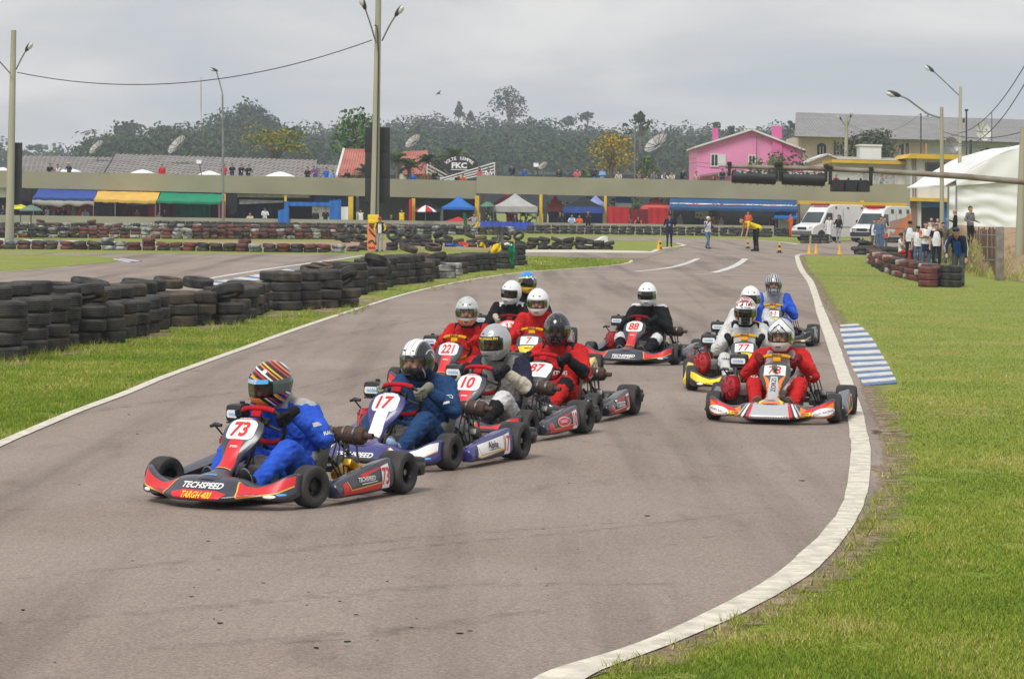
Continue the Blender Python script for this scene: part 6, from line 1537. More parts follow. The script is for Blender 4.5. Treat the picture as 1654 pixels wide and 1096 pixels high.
for a in[((58,322,380,100,323,380),198,T_MAUVE,'mauve curtain under the blue awning'),((84,326,380,122,328,380),197,T_RED,'red curtain at the back of the blue awning'),((119,329,356,152,331,357),194.2,T_RED,'bright red cloth hung at the right end of the blue awning'),((153,326,380,187,327,380),196,T_MAUVE,'grey mauve curtain under the amber awning'),((188,326,380,242,328,380),197,T_DRED,'dark red curtain under the amber awning'),((203,325,331,246,327.5,332),193.5,T_PALE,'pale blue rolled sheet under the amber awning'),((240,327,352,254,327,352),194,T_RED,'red side cloth between amber and green awnings'),((258,328,380,284,329,380),197,T_DRED,'dark red curtain under the green awning'),((283,328,380,340,329,380),197.5,T_GRN,'green curtain hanging under the green awning'),((352,324.5,350,364,325,350.5),192.4,T_RED,'bright red cloth at the foot of the lamp post'),((366,313,350,383,314,342),194.6,T_BLK,'crumpled black sheet beside the yellow pillar'),((384,320,384,460,322,386),198.5,T_NAVY,'navy backdrop behind the man in white shirt'),((386,322,330,458,324,327),195.6,T_GREY,'grey sagging sheet above the navy backdrop'),((382,313,318.5,500,315,319.5),196.5,T_WHITE,'white canopy edge under the deck'),((449,340,364,467,335,366),190.8,T_LBLUE,'blue tarpaulin draped over the pit wall'),((459,325,342,466,325,345),191.6,T_LBLUE,'blue tent side sheet above the draped tarpaulin'),((532,324,356,551,322,357),193,T_LBLUE,'blue right wall of the small pit tent'),((463,326.0,332.6,535,326.8,333.2),191.8,T_LBLUE,'blue valance of the small pit tent'),((504,333.6,358,533,334,358),196.5,T_WHITE,'white sheet behind the two dark figures'),((551,334,360,563,334,360),194.5,T_WHITE,'white cloth beside the yellow pillar'),((508,316.4,332,564,317.2,334),196,T_BLUE,'deep blue tent roof behind the small pit tent'),((775,357,368.6,862,359,371),190.75,tarp('cobalt',(.04,.09,.50)),'cobalt blue sheet covering the pit wall'),((818,345,358,836,345,358),196.2,T_RED,'red cloth inside the grey gazebo'),((909,336,366,974,337,367),198,T_BLUE,'blue back wall of the blue and black gazebo'),((981,333,364.4,1016,335,365),192.6,T_RED,'red tent wall, left panel'),((1017,338,365,1048,338,365.6),194.5,T_DRED,'dark red recess between two red tent walls'),((1047,335,365.6,1080,336,366),192.6,T_RED,'red tent wall, right panel'),((994,318,327.6,1020,318.4,328),196,T_LBLUE,'blue upper half of a small kiosk sign'),((994,327.8,335,1020,328.2,335.4),196,T_WHITE,'white lower half of a small kiosk sign'),((886,342,372,908,343,372),196,T_NAVY,'navy side wall beside the dark pillar'),((1123,338,362,1144,338.4,362),197.5,T_WHITE,'white door under the long blue awning'),((1257,352,368,1279,352.5,368),192.6,T_GREY,'grey panel under the small blue awning'),((1146,340,356,1160,340.4,356),197.3,mat('shelf_stripes',(.30,.22,.16),.8,0,(.05,.04,.04),9),'stacked shelf beside the white door'),((-40,302,318,14,303,319),195.8,T_WHITE,'white canopy at the far left behind the concrete pole'),((-40,319,334,12,320,334),196.5,T_BLK,'black sheet at the far left'),((35,303,322,60,306,330),194.8,T_BLK,'black tent side left of the blue awning'),((20,331,338,40,332,339),188.5,tarp('lemon',(.72,.66,.05)),'lemon yellow parasol cloth behind the left pole')]:
 curtain('curtain',*a)
def gazebo(px,peak_y,eave_y,bot_y,halfw,Y,m,label,m2=None,val=6,depth=None):
 """pyramid roof on four legs, eave edge halfw pixels either side"""
 s=S(Y);w_=halfw/s;c=P(px,eave_y,Y);root=empty('gazebo',(c.x,Y,P(px,bot_y,Y).z),0,label,'gazebo','gazebos behind the pit wall')
 zb=root.location.z;ez=c.z-zb;pz=P(px,peak_y,Y).z-zb;d=depth or w_
 mb=MB();rs=[]
 for t in(0,.25,.5,.75,1):
  k=1-t;z=lerp(ez,pz,t**1.25)if t<1 else pz;q=max(k,.02)
  rs.append([Vector((w_*q*x,d*q*y,z))for x,y in((-1,-1),(-.5,-1),(0,-1),(.5,-1),(1,-1),(1,0),(1,1),(0,1),(-1,1),(-1,0))])
 mb.rings(rs,True,True);mb.build('roof',[m],root,ang=25)
 mb=MB();vh=val/s;a=[Vector((w_*x,d*y,ez))for x,y in((-1,-1),(1,-1),(1,1),(-1,1))]
 mb.rings([[p+Vector((0,0,-.001))for p in a],[p*1.0+Vector((0,0,-vh))for p in a]],True,False);mb.build('valance',[m2 or m],root,smooth=False)
 for x in(-1,1):
  for y in(-1,1):q=MB();q.tube([(x*w_*.97,y*d*.97,ez-.03),(x*w_*.97,y*d*.97,0)],.03,6);q.build('leg',[GALV],root)
 return root
gazebo(741,317,334.6,374,27,194.5,T_LBLUE,'bright blue gazebo left of the parapet step',val=4)
gazebo(832,312.5,333.5,376,36,194.4,T_GREY,'pale grey gazebo under the right terrace',val=9,depth=1.2)
gazebo(820,310,327,376,22,197.6,T_SAL,'salmon red gazebo roof behind the grey one',depth=1.0)
gazebo(897,316,336,378,17,197.2,T_SAL,'salmon red gazebo right of the dark pillar',depth=1.0)
gazebo(942,316.5,334,378,33,194.6,T_BLK,'gazebo with black peak and deep blue valance',T_BLUE,10,1.3)
gazebo(962,315.5,330,378,18,199.0,T_PALE,'pale blue gazebo roof behind the black peaked one')
gazebo(1060,319,334,380,26,196.0,T_SAL,'salmon gazebo behind the red tent walls')
gazebo(691,320,336,376,22,197,T_DGRY,'dark grey gazebo behind the red and white parasol')
gazebo(740,350,357,378,22,192.9,T_RED,'low red canopy under the blue gazebo',val=2,depth=.5)
def parasol(px,yt,ye,yb,hw,Y,m,label,m2=None):
 s=S(Y);b=P(px,yb,Y);root=empty('parasol',b,0,label,'parasol');zt,ze=P(px,yt,Y).z-b.z,P(px,ye,Y).z-b.z;r=hw/s
 mb=MB();n=16
 for j in range(n):
  a0,a1=2*math.pi*j/n,2*math.pi*(j+1)/n;prof=[(0.02,zt),(r*.35,lerp(zt,ze,.22)),(r*.7,lerp(zt,ze,.58)),(r,ze),(r*.98,ze-.05)]
  vs=[Vector((q*math.cos(a),q*math.sin(a),z))for a in(a0,a1)for q,z in prof];k=len(prof)
  mb.add(vs,[(i,k+i,k+i+1,i+1)for i in range(k-1)],(j//2)%2 if m2 else 0)
 mb.build('canopy',[m,m2 or m],root,ang=30);q=MB();q.tube([(0,0,0),(0,0,zt+.05)],.03,8);q.build('pole',[GALV if m2 else DMET],root);return root
parasol(687,331.5,341.5,374,18,189.6,T_RED,'red and white beach parasol in front of the pit wall',T_WHITE)
parasol(787,325.5,333,376,13,192.8,tarp('sage',(.10,.22,.15)),'small sage green parasol at the parapet step')
parasol(49.5,330.8,339.6,397.5,19.5,135.0,tarp('grey_green',(.16,.22,.19)),'grey green parasol on a black pole beside the low tyre row')
parasol(33,330,337,376,16,189,tarp('lemon',(.72,.66,.05)),'lemon yellow parasol behind the grey green one')
for px,yt,ye,hw in((112,271.6,277.5,20),(230,273.6,279.6,20),(338,275.6,282.5,19),(452,277.0,285,25),(4,270,275,12)):
 parasol(px,yt,ye,300,hw,200.5,T_WHITE,{112:'white canopy peeking over the parapet, leftmost but one',230:'white canopy over the parapet left of the lone red spectator',338:'white canopy over the parapet just left of the tall lamp post',452:'largest white canopy showing over the parapet',4:'white canopy cut by the left frame edge'}[px])
def roof_mat(name,c,c2,sc=3.2):
 if name in MATS:return MATS[name]
 m,nt,b=nt_new(name);L=nt.links.new;N=nt.nodes.new;tc=N('ShaderNodeTexCoord');w_=N('ShaderNodeTexWave');w_.bands_direction='X';w_.inputs['Scale'].default_value=sc;w_.inputs['Distortion'].default_value=.3
 n=N('ShaderNodeTexNoise');n.inputs['Scale'].default_value=.7;n.inputs['Detail'].default_value=6;r=N('ShaderNodeValToRGB');r.color_ramp.elements[0].position=.35;r.color_ramp.elements[1].position=.65;r.color_ramp.elements[0].color=rgb(c);r.color_ramp.elements[1].color=rgb(c2)
 L(tc.outputs['Object'],w_.inputs['Vector']);L(tc.outputs['Object'],n.inputs['Vector']);L(n.outputs['Fac'],r.inputs[0]);L(r.outputs[0],b.inputs['Base Color']);bp=N('ShaderNodeBump');bp.inputs['Strength'].default_value=.9;bp.inputs['Distance'].default_value=.12;L(w_.outputs['Fac'],bp.inputs['Height']);L(bp.outputs[0],b.inputs['Normal']);b.inputs['Roughness'].default_value=.85;MATS[name]=m;return m
R_GREY=roof_mat('grey_fibre_cement',(.24,.215,.20),(.33,.30,.275),1.5);R_RED=roof_mat('red_tiles',(.46,.13,.09),(.58,.20,.15),1.6);R_HALL=roof_mat('dark_sheet_roof',(.25,.242,.242),(.31,.30,.295),1.1)
def house(name,label,bl,br,Y,depth,wall,base_y=300,cat='building'):
 return empty(name,((P(bl,base_y,Y).x+P(br,base_y,Y).x)/2,Y,gz(Y)),0,label,cat)
def local(root,v):return Vector(v)-Vector(root.location)
def poly_part(name,pts,depth,m,root,smooth=False):
 """outline already in world points -> slab pushed back by depth, parented"""
 mb=MB();a=[local(root,p)for p in pts];mb.rings([a,[p+Vector(depth)for p in a]],True,True);return mb.build(name,[m],root,smooth=smooth)
def window_px(root,x0,y0,x1,y1,Y,frame=WALLW,pane=WINM,bars=1,arch=False,fw=.10):
 a,b=local(root,P(x0,y1,Y)),local(root,P(x1,y0,Y));z0,z1=min(a.z,b.z),max(a.z,b.z)
 mb=MB();mb.bx(a.x,b.x,a.y-.06,a.y-.03,z0,z1);
 if arch:
  cx,r=(a.x+b.x)/2,abs(b.x-a.x)/2;mb.prism([(r*math.cos(R(t)),r*.75*math.sin(R(t)))for t in range(0,181,15)],(cx,a.y-.06,z1+.001),(1,0,0),(0,0,1),(0,.03,0))
 w_=mb.build('window',[pane],root,smooth=False)
 m=MB();yy0,yy1=a.y-.11,a.y-.061
 m.bx(a.x-fw,a.x,yy0,yy1,z0-fw,z1+fw*(not arch));m.bx(b.x,b.x+fw,yy0,yy1,z0-fw,z1+fw*(not arch));m.bx(a.x,b.x,yy0,yy1,z0-fw,z0)
 if not arch:m.bx(a.x,b.x,yy0,yy1,z1,z1+fw)
 for k in range(1,bars+1):x=lerp(a.x,b.x,k/(bars+1));m.bx(x-fw*.3,x+fw*.3,yy0+.01,yy1,z0,z1)
 m.build('frame',[frame],w_,smooth=False);return w_
def shed(label,tl,tr,bl,br,Yt,Yb):
 root=empty('shed',(P(*bl,Yb).x,Yb,gz(Yb)),0,label,'shed')
 a,b,c,d=(local(root,P(*tl,Yt)),local(root,P(*tr,Yt)),local(root,P(*br,Yb)),local(root,P(*bl,Yb)))
 n=int((b-a).length*5);rs=[]
 for i in range(n+1):
  u=i/n;k=.05*(1 if i%2 else-1);rs.append([a.lerp(b,u)+Vector((0,0,k)),d.lerp(c,u)+Vector((0,0,k)),d.lerp(c,u)+Vector((0,.05,k-.06)),a.lerp(b,u)+Vector((0,.05,k-.06))])
 mb=MB();mb.rings(rs,True,True);mb.build('roof',[R_GREY],root,smooth=False)
 g=-gz(Yb)+Yb*0
 mb=MB();lo=Vector((0,0,0));q=[d+Vector((0,.6,-.1)),c+Vector((0,.6,-.1)),Vector((c.x,.6,.0)),Vector((d.x,.6,.0))];mb.rings([q,[p+Vector((0,.2,0))for p in q]],True,True);mb.build('wall',[CONC2],root,smooth=False)
 mb=MB();q=[a+Vector((.2,0,-.1)),d+Vector((.2,0,-.1)),Vector((d.x+.2,0,0)),Vector((a.x+.2,a.y,0))];mb.rings([q,[p+Vector((.15,0,0))for p in q]],True,True);mb.build('gable_wall',[CONC2],root,smooth=False)
 return root
shed('low shed with grey corrugated roof at the far left',(30,251.2),(182,253.8),(24,279),(166,281),222,207)
shed('longest shed with grey corrugated roof, stepped up beside the low one',(187,248.4),(512,258.4),(167,281.5),(508,287),226,207.4)
shed('small pale roofed shed left of the red tiled house',(508,265),(556,267),(506,286),(552,287),232,214)
root=empty('tiled_house',(P(585,290,212).x,212,gz(212)),0,'small house with steep red tiled roof and white verge board','house')
poly_part('roof',[P(557,240,216),P(612,241,216),P(612,284,209),P(543,283,209)],(0,.25,-.1),R_RED,root)
poly_part('verge_board',[P(554,238.6,216),P(557.2,239.4,216),P(545,284,208.8),P(541.4,283.4,208.8)],(0,.1,-.3),WALLW,root)
poly_part('wall',[P(546,283,211),P(612,284,211),P(612,318,211),P(546,318,211)],(0,4,0),WALLW,root)
root=empty('tiled_house',(P(665,290,214).x,214,gz(214)),0,'house with faded salmon roof behind the palms','house')
poly_part('roof',[P(642,245,219),P(690,243,219),P(700,280,210),P(652,282,210)],(0,.25,-.1),R_RED,root)
poly_part('wall',[P(645,281,212),P(700,281,212),P(700,318,212),P(645,318,212)],(0,4,0),WALLW,root)
PINKW=mat('pink_wall',(.76,.27,.48),.85,0,(.69,.235,.43),.4);PINKD=mat('deep_pink_wall',(.70,.15,.38),.85,0,(.62,.13,.34),.4)
root=empty('pink_house',(P(1212,300,226).x,226,gz(226)),0,'bright pink gabled house with two chimneys behind the terrace','house')
Yp=226
poly_part('wall',[P(1125.5,300,Yp),P(1296.5,303,Yp),P(1296.5,240,Yp),P(1214.6,210.4,Yp),P(1125.5,236,Yp)],(0,10,0),PINKW,root)
for a,b in(((1122.5,236.2),(1215,207.2)),((1214.2,207.2),(1301,241))):
 p,q=P(*a,Yp-.5),P(*b,Yp-.5);poly_part('roof',[p,q,q-Vector((0,0,.16)),p-Vector((0,0,.16))],(0,11,0),WALLW,root)
for x0,x1,yt,yb in((1151.6,1160.4,206.4,226),(1247.8,1263.4,203.6,224)):
 c=poly_part('chimney',[P(x0,yb,Yp-.3),P(x1,yb,Yp-.3),P(x1,yt,Yp-.3),P(x0,yt,Yp-.3)],(0,.8,0),PINKD,root)
poly_part('pilaster',[P(1247.8,300,Yp-.25),P(1263.4,300,Yp-.25),P(1263.4,227,Yp-.25),P(1247.8,220.4,Yp-.25)],(0,.245,0),PINKD,root)
poly_part('side_wing',[P(1263.6,301,Yp-.1),P(1296,302,Yp-.1),P(1296,242,Yp-.1),P(1263.6,229,Yp-.1)],(0,.095,0),PINKD,root)
window_px(root,1149,250,1159,267.6,Yp);poly_part('shutter',[P(1160.4,267.6,Yp-.1),P(1172.4,267.8,Yp-.1),P(1172.4,249.6,Yp-.1),P(1160.4,249.4,Yp-.1)],(0,.07,0),WALLW,root)
window_px(root,1210,252,1219,264,Yp)
poly_part('porch_roof',[P(1123,283.5,Yp-1.5),P(1180,275,Yp-1.5),P(1180,277.5,Yp-1.5),P(1123,286,Yp-1.5)],(0,1.4,0),mat('porch_edge',(.25,.22,.22),.8),root)
m=MB();p0=local(root,P(1222,252,Yp-.4));m.tube([p0+Vector((0,0,-3.2)),p0+Vector((0,0,1.7))],.03,6);m.tube([p0+Vector((-.6,0,1.6)),p0+Vector((.6,0,1.6))],.02,5);m.build('aerial',[DMET],root)
root=empty('church_hall',(P(1400,300,262).x,262,gz(262)),0,'large hall with long dark grey roof and arched windows','building')
poly_part('roof',[P(1286,181.4,276),P(1760,196.5,276),P(1760,233,260),P(1283.5,219.8,260)],(0,.3,-.15),R_HALL,root)
BEIGE=mat('beige_wall',(.74,.58,.52),.9,0,(.66,.52,.46),.3);PALE=mat('pale_blue_wall',(.62,.65,.68),.9,0,(.55,.57,.60),.3)
poly_part('wall',[P(1290,306,262),P(1492,310,262),P(1492,224.8,262),P(1290,219.6,262)],(0,12,0),BEIGE,root)
poly_part('side_wall',[P(1492.2,310,262.2),P(1760,312,262.2),P(1760,232,262.2),P(1492.2,225,262.2)],(0,12,0),PALE,root)
for x in(1319.5,1346,1455):window_px(root,x,237,x+15,250,262,BEIGE,WINM,2,True,.14)
for x in(1292.5,1392,1460,1468):poly_part('pilaster',[P(x,306,261.8),P(x+3,306,261.8),P(x+3,224,261.8),P(x,224,261.8)],(0,.19,0),BEIGE,root)
root=empty('gabled_cottage',(P(1330,300,240).x,240,gz(240)),0,'low beige gabled cottage in front of the big hall','house')
poly_part('wall',[P(1300,310,240),P(1372,310,240),P(1372,262,240),P(1337,249.5,240),P(1300,262,240)],(0,6,0),BEIGE,root)
for a,b in(((1297,263),(1337.4,247.4)),((1336.8,247.4),(1376,262))):
 p,q=P(*a,239.6),P(*b,239.6);poly_part('roof',[p,q,q-Vector((0,0,.15)),p-Vector((0,0,.15))],(0,7,0),WALLW,root)
window_px(root,1313,271,1327,280,240,BEIGE,mat('louvre',(.30,.25,.22),.8))
root=empty('control_building',(P(1480,330,204).x,204,gz(204)),0,'white control building with yellow flat eaves and dark upper window','building')
Yc=204
poly_part('wing_wall',[P(1350,312,Yc+3),P(1471,316,Yc+3),P(1471,264,Yc+3),P(1350,261.4,Yc+3)],(0,5,0),WALLW,root)
poly_part('wing_eave',[P(1344,262.6,Yc+2.2),P(1472,266,Yc+2.2),P(1472,261.0,Yc+2.2),P(1344,257.4,Yc+2.2)],(0,6.5,0),YELP,root)
poly_part('wing_roof',[P(1352,256.8,Yc+2.6),P(1472,260.2,Yc+2.6),P(1472,256,Yc+6),P(1352,252.4,Yc+6)],(0,.1,-.05),mat('lead_roof',(.36,.35,.33),.8),root)
poly_part('rooftop_tank',[P(1389,256,Yc+4),P(1423.5,257,Yc+4),P(1423.5,234.4,Yc+4),P(1389,233.8,Yc+4)],(0,2,0),WALLW,root)
poly_part('tank_cap',[P(1387.4,235.4,Yc+3.9),P(1425,236.4,Yc+3.9),P(1425,233.8,Yc+3.9),P(1387.4,232.8,Yc+3.9)],(0,2.2,0),WALLW,root)
poly_part('tower_wall',[P(1471,321,Yc),P(1553,323,Yc),P(1553,254,Yc),P(1471,252,Yc)],(0,6,0),WALLW,root)
poly_part('tower_eave',[P(1462,255.6,Yc-.7),P(1573,258.4,Yc-.7),P(1571,250.6,Yc-.7),P(1472,248.0,Yc-.7)],(0,7.5,0),YELP,root)
poly_part('lower_eave',[P(1459,324.4,Yc-.8),P(1534,326.2,Yc-.8),P(1534,320.6,Yc-.8),P(1459,318.6,Yc-.8)],(0,4,0),YELP,root)
window_px(root,1496.5,265.4,1526,295.4,Yc,mat('brown_frame',(.16,.09,.07),.7),WINM,0,False,.13);window_px(root,1530,266,1545,296,Yc,mat('brown_frame',(.16,.09,.07),.7),WINM,0,False,.13)
poly_part('blind',[P(1534,276,Yc-.12),P(1545,276.2,Yc-.12),P(1545,267,Yc-.12),P(1534,266.8,Yc-.12)],(0,.02,0),WALLW,root)
for x in(1474,1478.4):poly_part('pipe',[P(x,318,Yc-.2),P(x+1.5,318,Yc-.2),P(x+1.5,256,Yc-.2),P(x,256,Yc-.2)],(0,.15,0),mat('brown_pipe',(.20,.15,.13),.7),root)
window_px(root,1393,282,1446,300,Yc+3,WALLW,mat('lattice_screen',(.30,.32,.31),.8,0,(.5,.5,.48),6),5)
poly_part('brick_pier',[P(1466.5,392,Yc-.3),P(1481,392,Yc-.3),P(1481,324.8,Yc-.3),P(1466.5,324.4,Yc-.3)],(0,.8,0),BRICK,root)
poly_part('ground_wall',[P(1481.2,396,Yc-.1),P(1488,396,Yc-.1),P(1488,325.4,Yc-.1),P(1481.2,325.2,Yc-.1)],(0,4,0),WALLW,root)
poly_part('lintel',[P(1488.2,334,Yc-.1),P(1534,335,Yc-.1),P(1534,326.4,Yc-.1),P(1488.2,325.4,Yc-.1)],(0,.4,0),T_LBLUE,root)
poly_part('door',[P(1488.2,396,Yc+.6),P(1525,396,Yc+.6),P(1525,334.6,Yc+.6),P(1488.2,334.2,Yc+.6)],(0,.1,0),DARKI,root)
poly_part('ground_wall',[P(1525.2,396,Yc-.1),P(1556,396,Yc-.1),P(1556,326.6,Yc-.1),P(1525.2,335,Yc-.1)],(0,4,0),T_LBLUE,root)
root=empty('marquee',(P(1640,370,132).x,132,gz(132)),0,'big white arched marquee with draped side wall at the right edge','marquee')
crv=cat_rom([local(root,P(x,y,132))for x,y in((1527,298.5),(1545,288),(1575,268.5),(1610,250),(1654,235.5),(1720,224),(1800,222),(1900,232))],6)
mb=MB();rs=[]
for d in range(9):rs.append([p+Vector((0,d*1.6,.02*math.sin(i*.7+d)))for i,p in enumerate(crv)])
mb.rings([r+[p+Vector((0,0,-.06))for p in r[::-1]]for r in rs],True,True);mb.build('roof',[T_WHITE],root,ang=60)
mb=MB();rows=[]
nX=56
for j in range(22):
 v=j/21;r=[]
 for i in range(nX+1):
  u=i/nX;x=lerp(1532,1900,u);yt=np.interp(x,[1527,1545,1575,1610,1654,1720,1800,1900],[302,300,297,294,290,285,280,280]);y=lerp(yt,374+4*math.sin(u*30),v)
  sag=(v*6.5-u*6.0+1.2*math.sin(u*7))
  p=local(root,P(x,y,132.1));p.y-=.055*math.sin(math.pi*2*sag*.5)*(.2+.8*math.sin(math.pi*min(1,v*1.1)))*max(.3,1-.5*u)+.07*noise.noise(Vector((u*22-v*9,v*7,0)))
  r.append(p)
 rows.append(r)
mb.rings([r+[p+Vector((0,.04,0))for p in r[::-1]]for r in rows],True,True);mb.build('side_wall',[T_WHITE],root,ang=80)
mb=MB();rows=[]
for j in range(12):
 v=j/11;r=[]
 for i in range(25):u=i/24;x=lerp(1545,1800,u);yt=np.interp(x,[1527,1575,1610,1654,1720,1800],[300,270.5,252,237.5,226,224]);r.append(local(root,P(x,lerp(yt-.6,np.interp(x,[1527,1545,1575,1610,1654,1720,1800,1900],[302,300,297,294,290,285,280,280])+1,v),131.9))+Vector((0,.03*math.sin(i*.9+j*.5),0)))
 rows.append(r)
mb.rings([r+[p+Vector((0,.04,0))for p in r[::-1]]for r in rows],True,True);mb.build('gable_sheet',[T_WHITE],root,ang=80)
for x in(1532,1545):q=MB();a=local(root,P(x,300,131.6));q.tube([a,Vector((a.x,a.y,0))],.05,8);q.build('pole',[GALV],root)
c=P(742,265,205);s_=S(205);root=empty('club_sign',(c.x,205,c.z),0,'black oval sign reading VOLTE SEMPRE above the white rails','sign')
mb=MB();mb.prism(ellipse2(61/s_,28/s_,40),(0,0,0),(1,0,0),(0,0,1),(0,.15,0));mb.build('board',[BLK],root,ang=30)
mb=MB();tw=0
for i,ch in enumerate('VOLTE SEMPRE'):
 a=R(lerp(146,34,i/11));px_,pz_=25.5/s_*math.cos(a),(-7+16.5*math.sin(a))/s_
 if ch!=' ':decal(mb,shift(text_tris(ch,5.2/s_,.03),px_,pz_,(a-R(90))*.55),(0,-.01,0),(1,0,0),(0,0,1),None,.012)
decal(mb,shift(text_tris('FKC',9.5/s_,.045,0,1.15),0,-2.2/s_),(0,-.01,0),(1,0,0),(0,0,1),None,.012)
decal(mb,shift(poly_tris(rrect(27/s_,1.0/s_,.01)),0,-9.0/s_),(0,-.01,0),(1,0,0),(0,0,1),None,.012);mb.build('lettering',[WH],root,smooth=False)
mb=MB();mb.tube([(0,.25,-3),(0,.25,.5)],.06,6);mb.build('post',[DMET],root)
root=empty('bleacher_rails',P(745,300,202),0,'white slanting bleacher rails in front of the oval sign','railing')
for k,(a,b)in enumerate((((690,266),(722,283)),((690,272),(718,287)),((690,278),(712,289)),((712,289),(799,263)),((716,291.5),(799,268)),((724,292),(799,273)),((736,292),(799,278)))):
 q=MB();q.tube([local(root,P(*a,202)),local(root,P(*b,203))],.055,6);q.build('rail',[WALLW],root)
for x,yt in((690,265),(712,286),(799,262)):q=MB();a=local(root,P(x,yt,202.2));q.tube([a,a-Vector((0,0,1.6))],.05,6);q.build('post',[WALLW],root)
def lamp_head(p,d,parent,root):
 M=Vector(d).normalized().to_track_quat('Y','Z').to_matrix();q=MB();q.ell(p,(.13,.30,.10),12,8,M);h=q.build('lamp_head',[DMET],parent)
 q=MB();q.ell(p+M@Vector((0,.10,-.05)),(.12,.22,.11),12,8,M);q.build('lamp_glass',[mat('lamp_glass',(.62,.62,.58),.25)],h)
def conc_pole(base,top,wb,wt,Y,label,arms=(),box=None):
 b=G(base[0],base[1])if Y is None else P(base[0],base[1],Y)
 Y=b.y;t=P(top[0],top[1],Y);s=S(Y);root=empty('lamp_pole',b,0,label,'pole')
 q=MB();q.tube([Vector((0,0,-.3))]+[(t-b)*k for k in(.25,.5,.75,1)],[wb/s/2,lerp(wb,wt,.25)/s/2,lerp(wb,wt,.5)/s/2,lerp(wb,wt,.75)/s/2,wt/s/2],12);q.build('shaft',[POLEC],root)
 for pts,head in arms:
  w_=[P(x,y,Y+dy)-b for x,y,dy in pts];c=cat_rom(w_,5);q=MB();q.tube(c,.035,8);a=q.build('arm',[GALV],root)
  if head:lamp_head(c[-1],(c[-1]-c[-2]),a,root)
 return root
lp=conc_pole((15,388.5),(22.2,49),14.5,8.5,None,'concrete lamp pole at the left edge carrying a black panel',[([(17,119,-.3),(-4,96,-.6),(-16,84,-.8)],1),([(26,112,-.3),(36,92,-.6),(46,76,-.8)],1)])
mp=conc_pole((604,406.5),(611.5,-14),15,9,None,'tall concrete lamp pole in the middle carrying a black panel',[([(607.5,70,-.3),(598,38,-.6),(587,6,-.8)],1),([(617,66,-.3),(630,40,-.6),(644,18,-.8)],1)])
q=MB();b=Vector(mp.location);Ym=b.y;q.tube([P(x,y,Ym-.28)-b for x,y in((606.5,398),(610,205),(611.5,90),(609,42),(605,41))],.035,6);q.build('cable',[DMET],mp)
def panel(root,x0,y0,x1,y1,Y,rows):
 b=Vector(root.location)
 for k in range(rows):
  a,c=P(x0,lerp(y0,y1,(k+1)/rows)-.6,Y)-b,P(x1,lerp(y0,y1,k/rows),Y)-b;q=MB();q.box((a+c)/2,(abs(c.x-a.x),.25,abs(c.z-a.z)),None,0,.02);q.build('black_panel',[mat('matt_black_board',(.016,.016,.018),.7,0,(.026,.026,.028),2)],root)
panel(mp,589.5,206,630,328.4,Ym+.45,3);panel(lp,23.4,230.5,35.6,330.5,lp.location.y+.4,1)
for px,x2,y2,lab,yb,yt,Y in((360,345,113,'tall thin street lamp in front of the green awning',372,152,189.5),):
 b=P(360.6,yb,Y);root=empty('street_lamp',b,0,lab,'street lamp');q=MB();q.tube([Vector((0,0,0)),P(360,240,Y)-b,P(359.4,yt,Y)-b],[.10,.085,.06],10);q.build('shaft',[GALV],root)
 c=cat_rom([P(*a,Y)-b for a in((359.4,152),(356,138),(351.5,122),(349,114.5),(346,112.5))],4);q=MB();q.tube(c,.045,8);a=q.build('arm',[GALV],root);lamp_head(c[-1],c[-1]-c[-2],a,root)
conc_pole((1521.5,372),(1521,173),7.5,5.6,104,'concrete pole with long curved lamp arm in front of the white tower',[([(1519,190,0),(1500,184,0),(1482,172,0),(1464,159,0),(1444,151.5,0)],1)])
conc_pole((1549,360),(1551.5,140),7,4.6,140,'taller concrete pole with straight lamp arm at the white marquee',[([(1549,154,0),(1528,134,0),(1512,119,0),(1502,111,0)],1)])
conc_pole((1365,305),(1368,187),7,5,236,'wooden looking pole with two lamps before the big hall',[([(1365,203,-.3),(1360,195,-.5),(1356,190,-.7)],1),([(1370,202,-.3),(1373,192,-.5),(1375,185,-.7)],1)])
gp=conc_pole((1645,447),(1653,205),15,10,None,'leaning concrete pole at the right edge carrying the start light boom')
for lb,px,yt,yb,Y,w_,m in(('dark utility post on the control building roof',1487.5,183,252,207,.10,DMET),('black utility post with insulator beside the tall concrete pole',1561,178,262,205,.13,DMET),('thin black mast before the hall roof',1602,181,232,240,.07,DMET),('short black chimney pipe on the control roof',1568,226,256,207,.20,DMET),('rusty orange pipe on the control roof',1496,232,252,207.5,.12,mat('orange_pipe',(.55,.20,.08),.7)),('thin steel pole beside the orange flowering tree',1025.4,204,300,216,.10,GALV),('tall red and white radio mast on the horizon',324.6,124,240,640,.30,mat('mast_red_white',(.52,.36,.36),.7,0,(.65,.62,.62),.12,detail=0)),('thin aerial mast left of the black oval sign',710.5,206,268,230,.05,GALV)):
 b=P(px,yb,Y);q=MB();q.tube([Vector((0,0,0)),P(px,yt,Y)-b],w_/2,8)
 if 'aerial' in lb:t=P(px,yt,Y)-b;q.tube([t+Vector((-.45,0,-.05)),t+Vector((.45,0,-.05))],.03,5);[q.tube([t+Vector((x,-.3,-.05)),t+Vector((x,.3,-.05))],.015,4)for x in(-.3,0,.3)]
 if 'insulator' in lb:t=P(px,yt,Y)-b;q.box(t,(.25,.25,.15),None,0,.03);q.box(t-Vector((.2,0,.8)),(.15,.15,.35),None,0,.03)
 o=q.build('mast',[m],loc=b);tag(o,lb,'mast')
def wire(label,a,b,sag,r=.018,name='overhead_wire'):
 n=24;pts=[Vector(a).lerp(Vector(b),i/n)-Vector((0,0,sag*4*(i/n)*(1-i/n)))for i in range(n+1)];q=MB();q.tube(pts,r,5);return tag(q.build(name,[DMET]),label,'wire')
wire('sagging wire between the left and the middle concrete pole',P(28,117,126),P(601,65,114.5),1.15,.022)
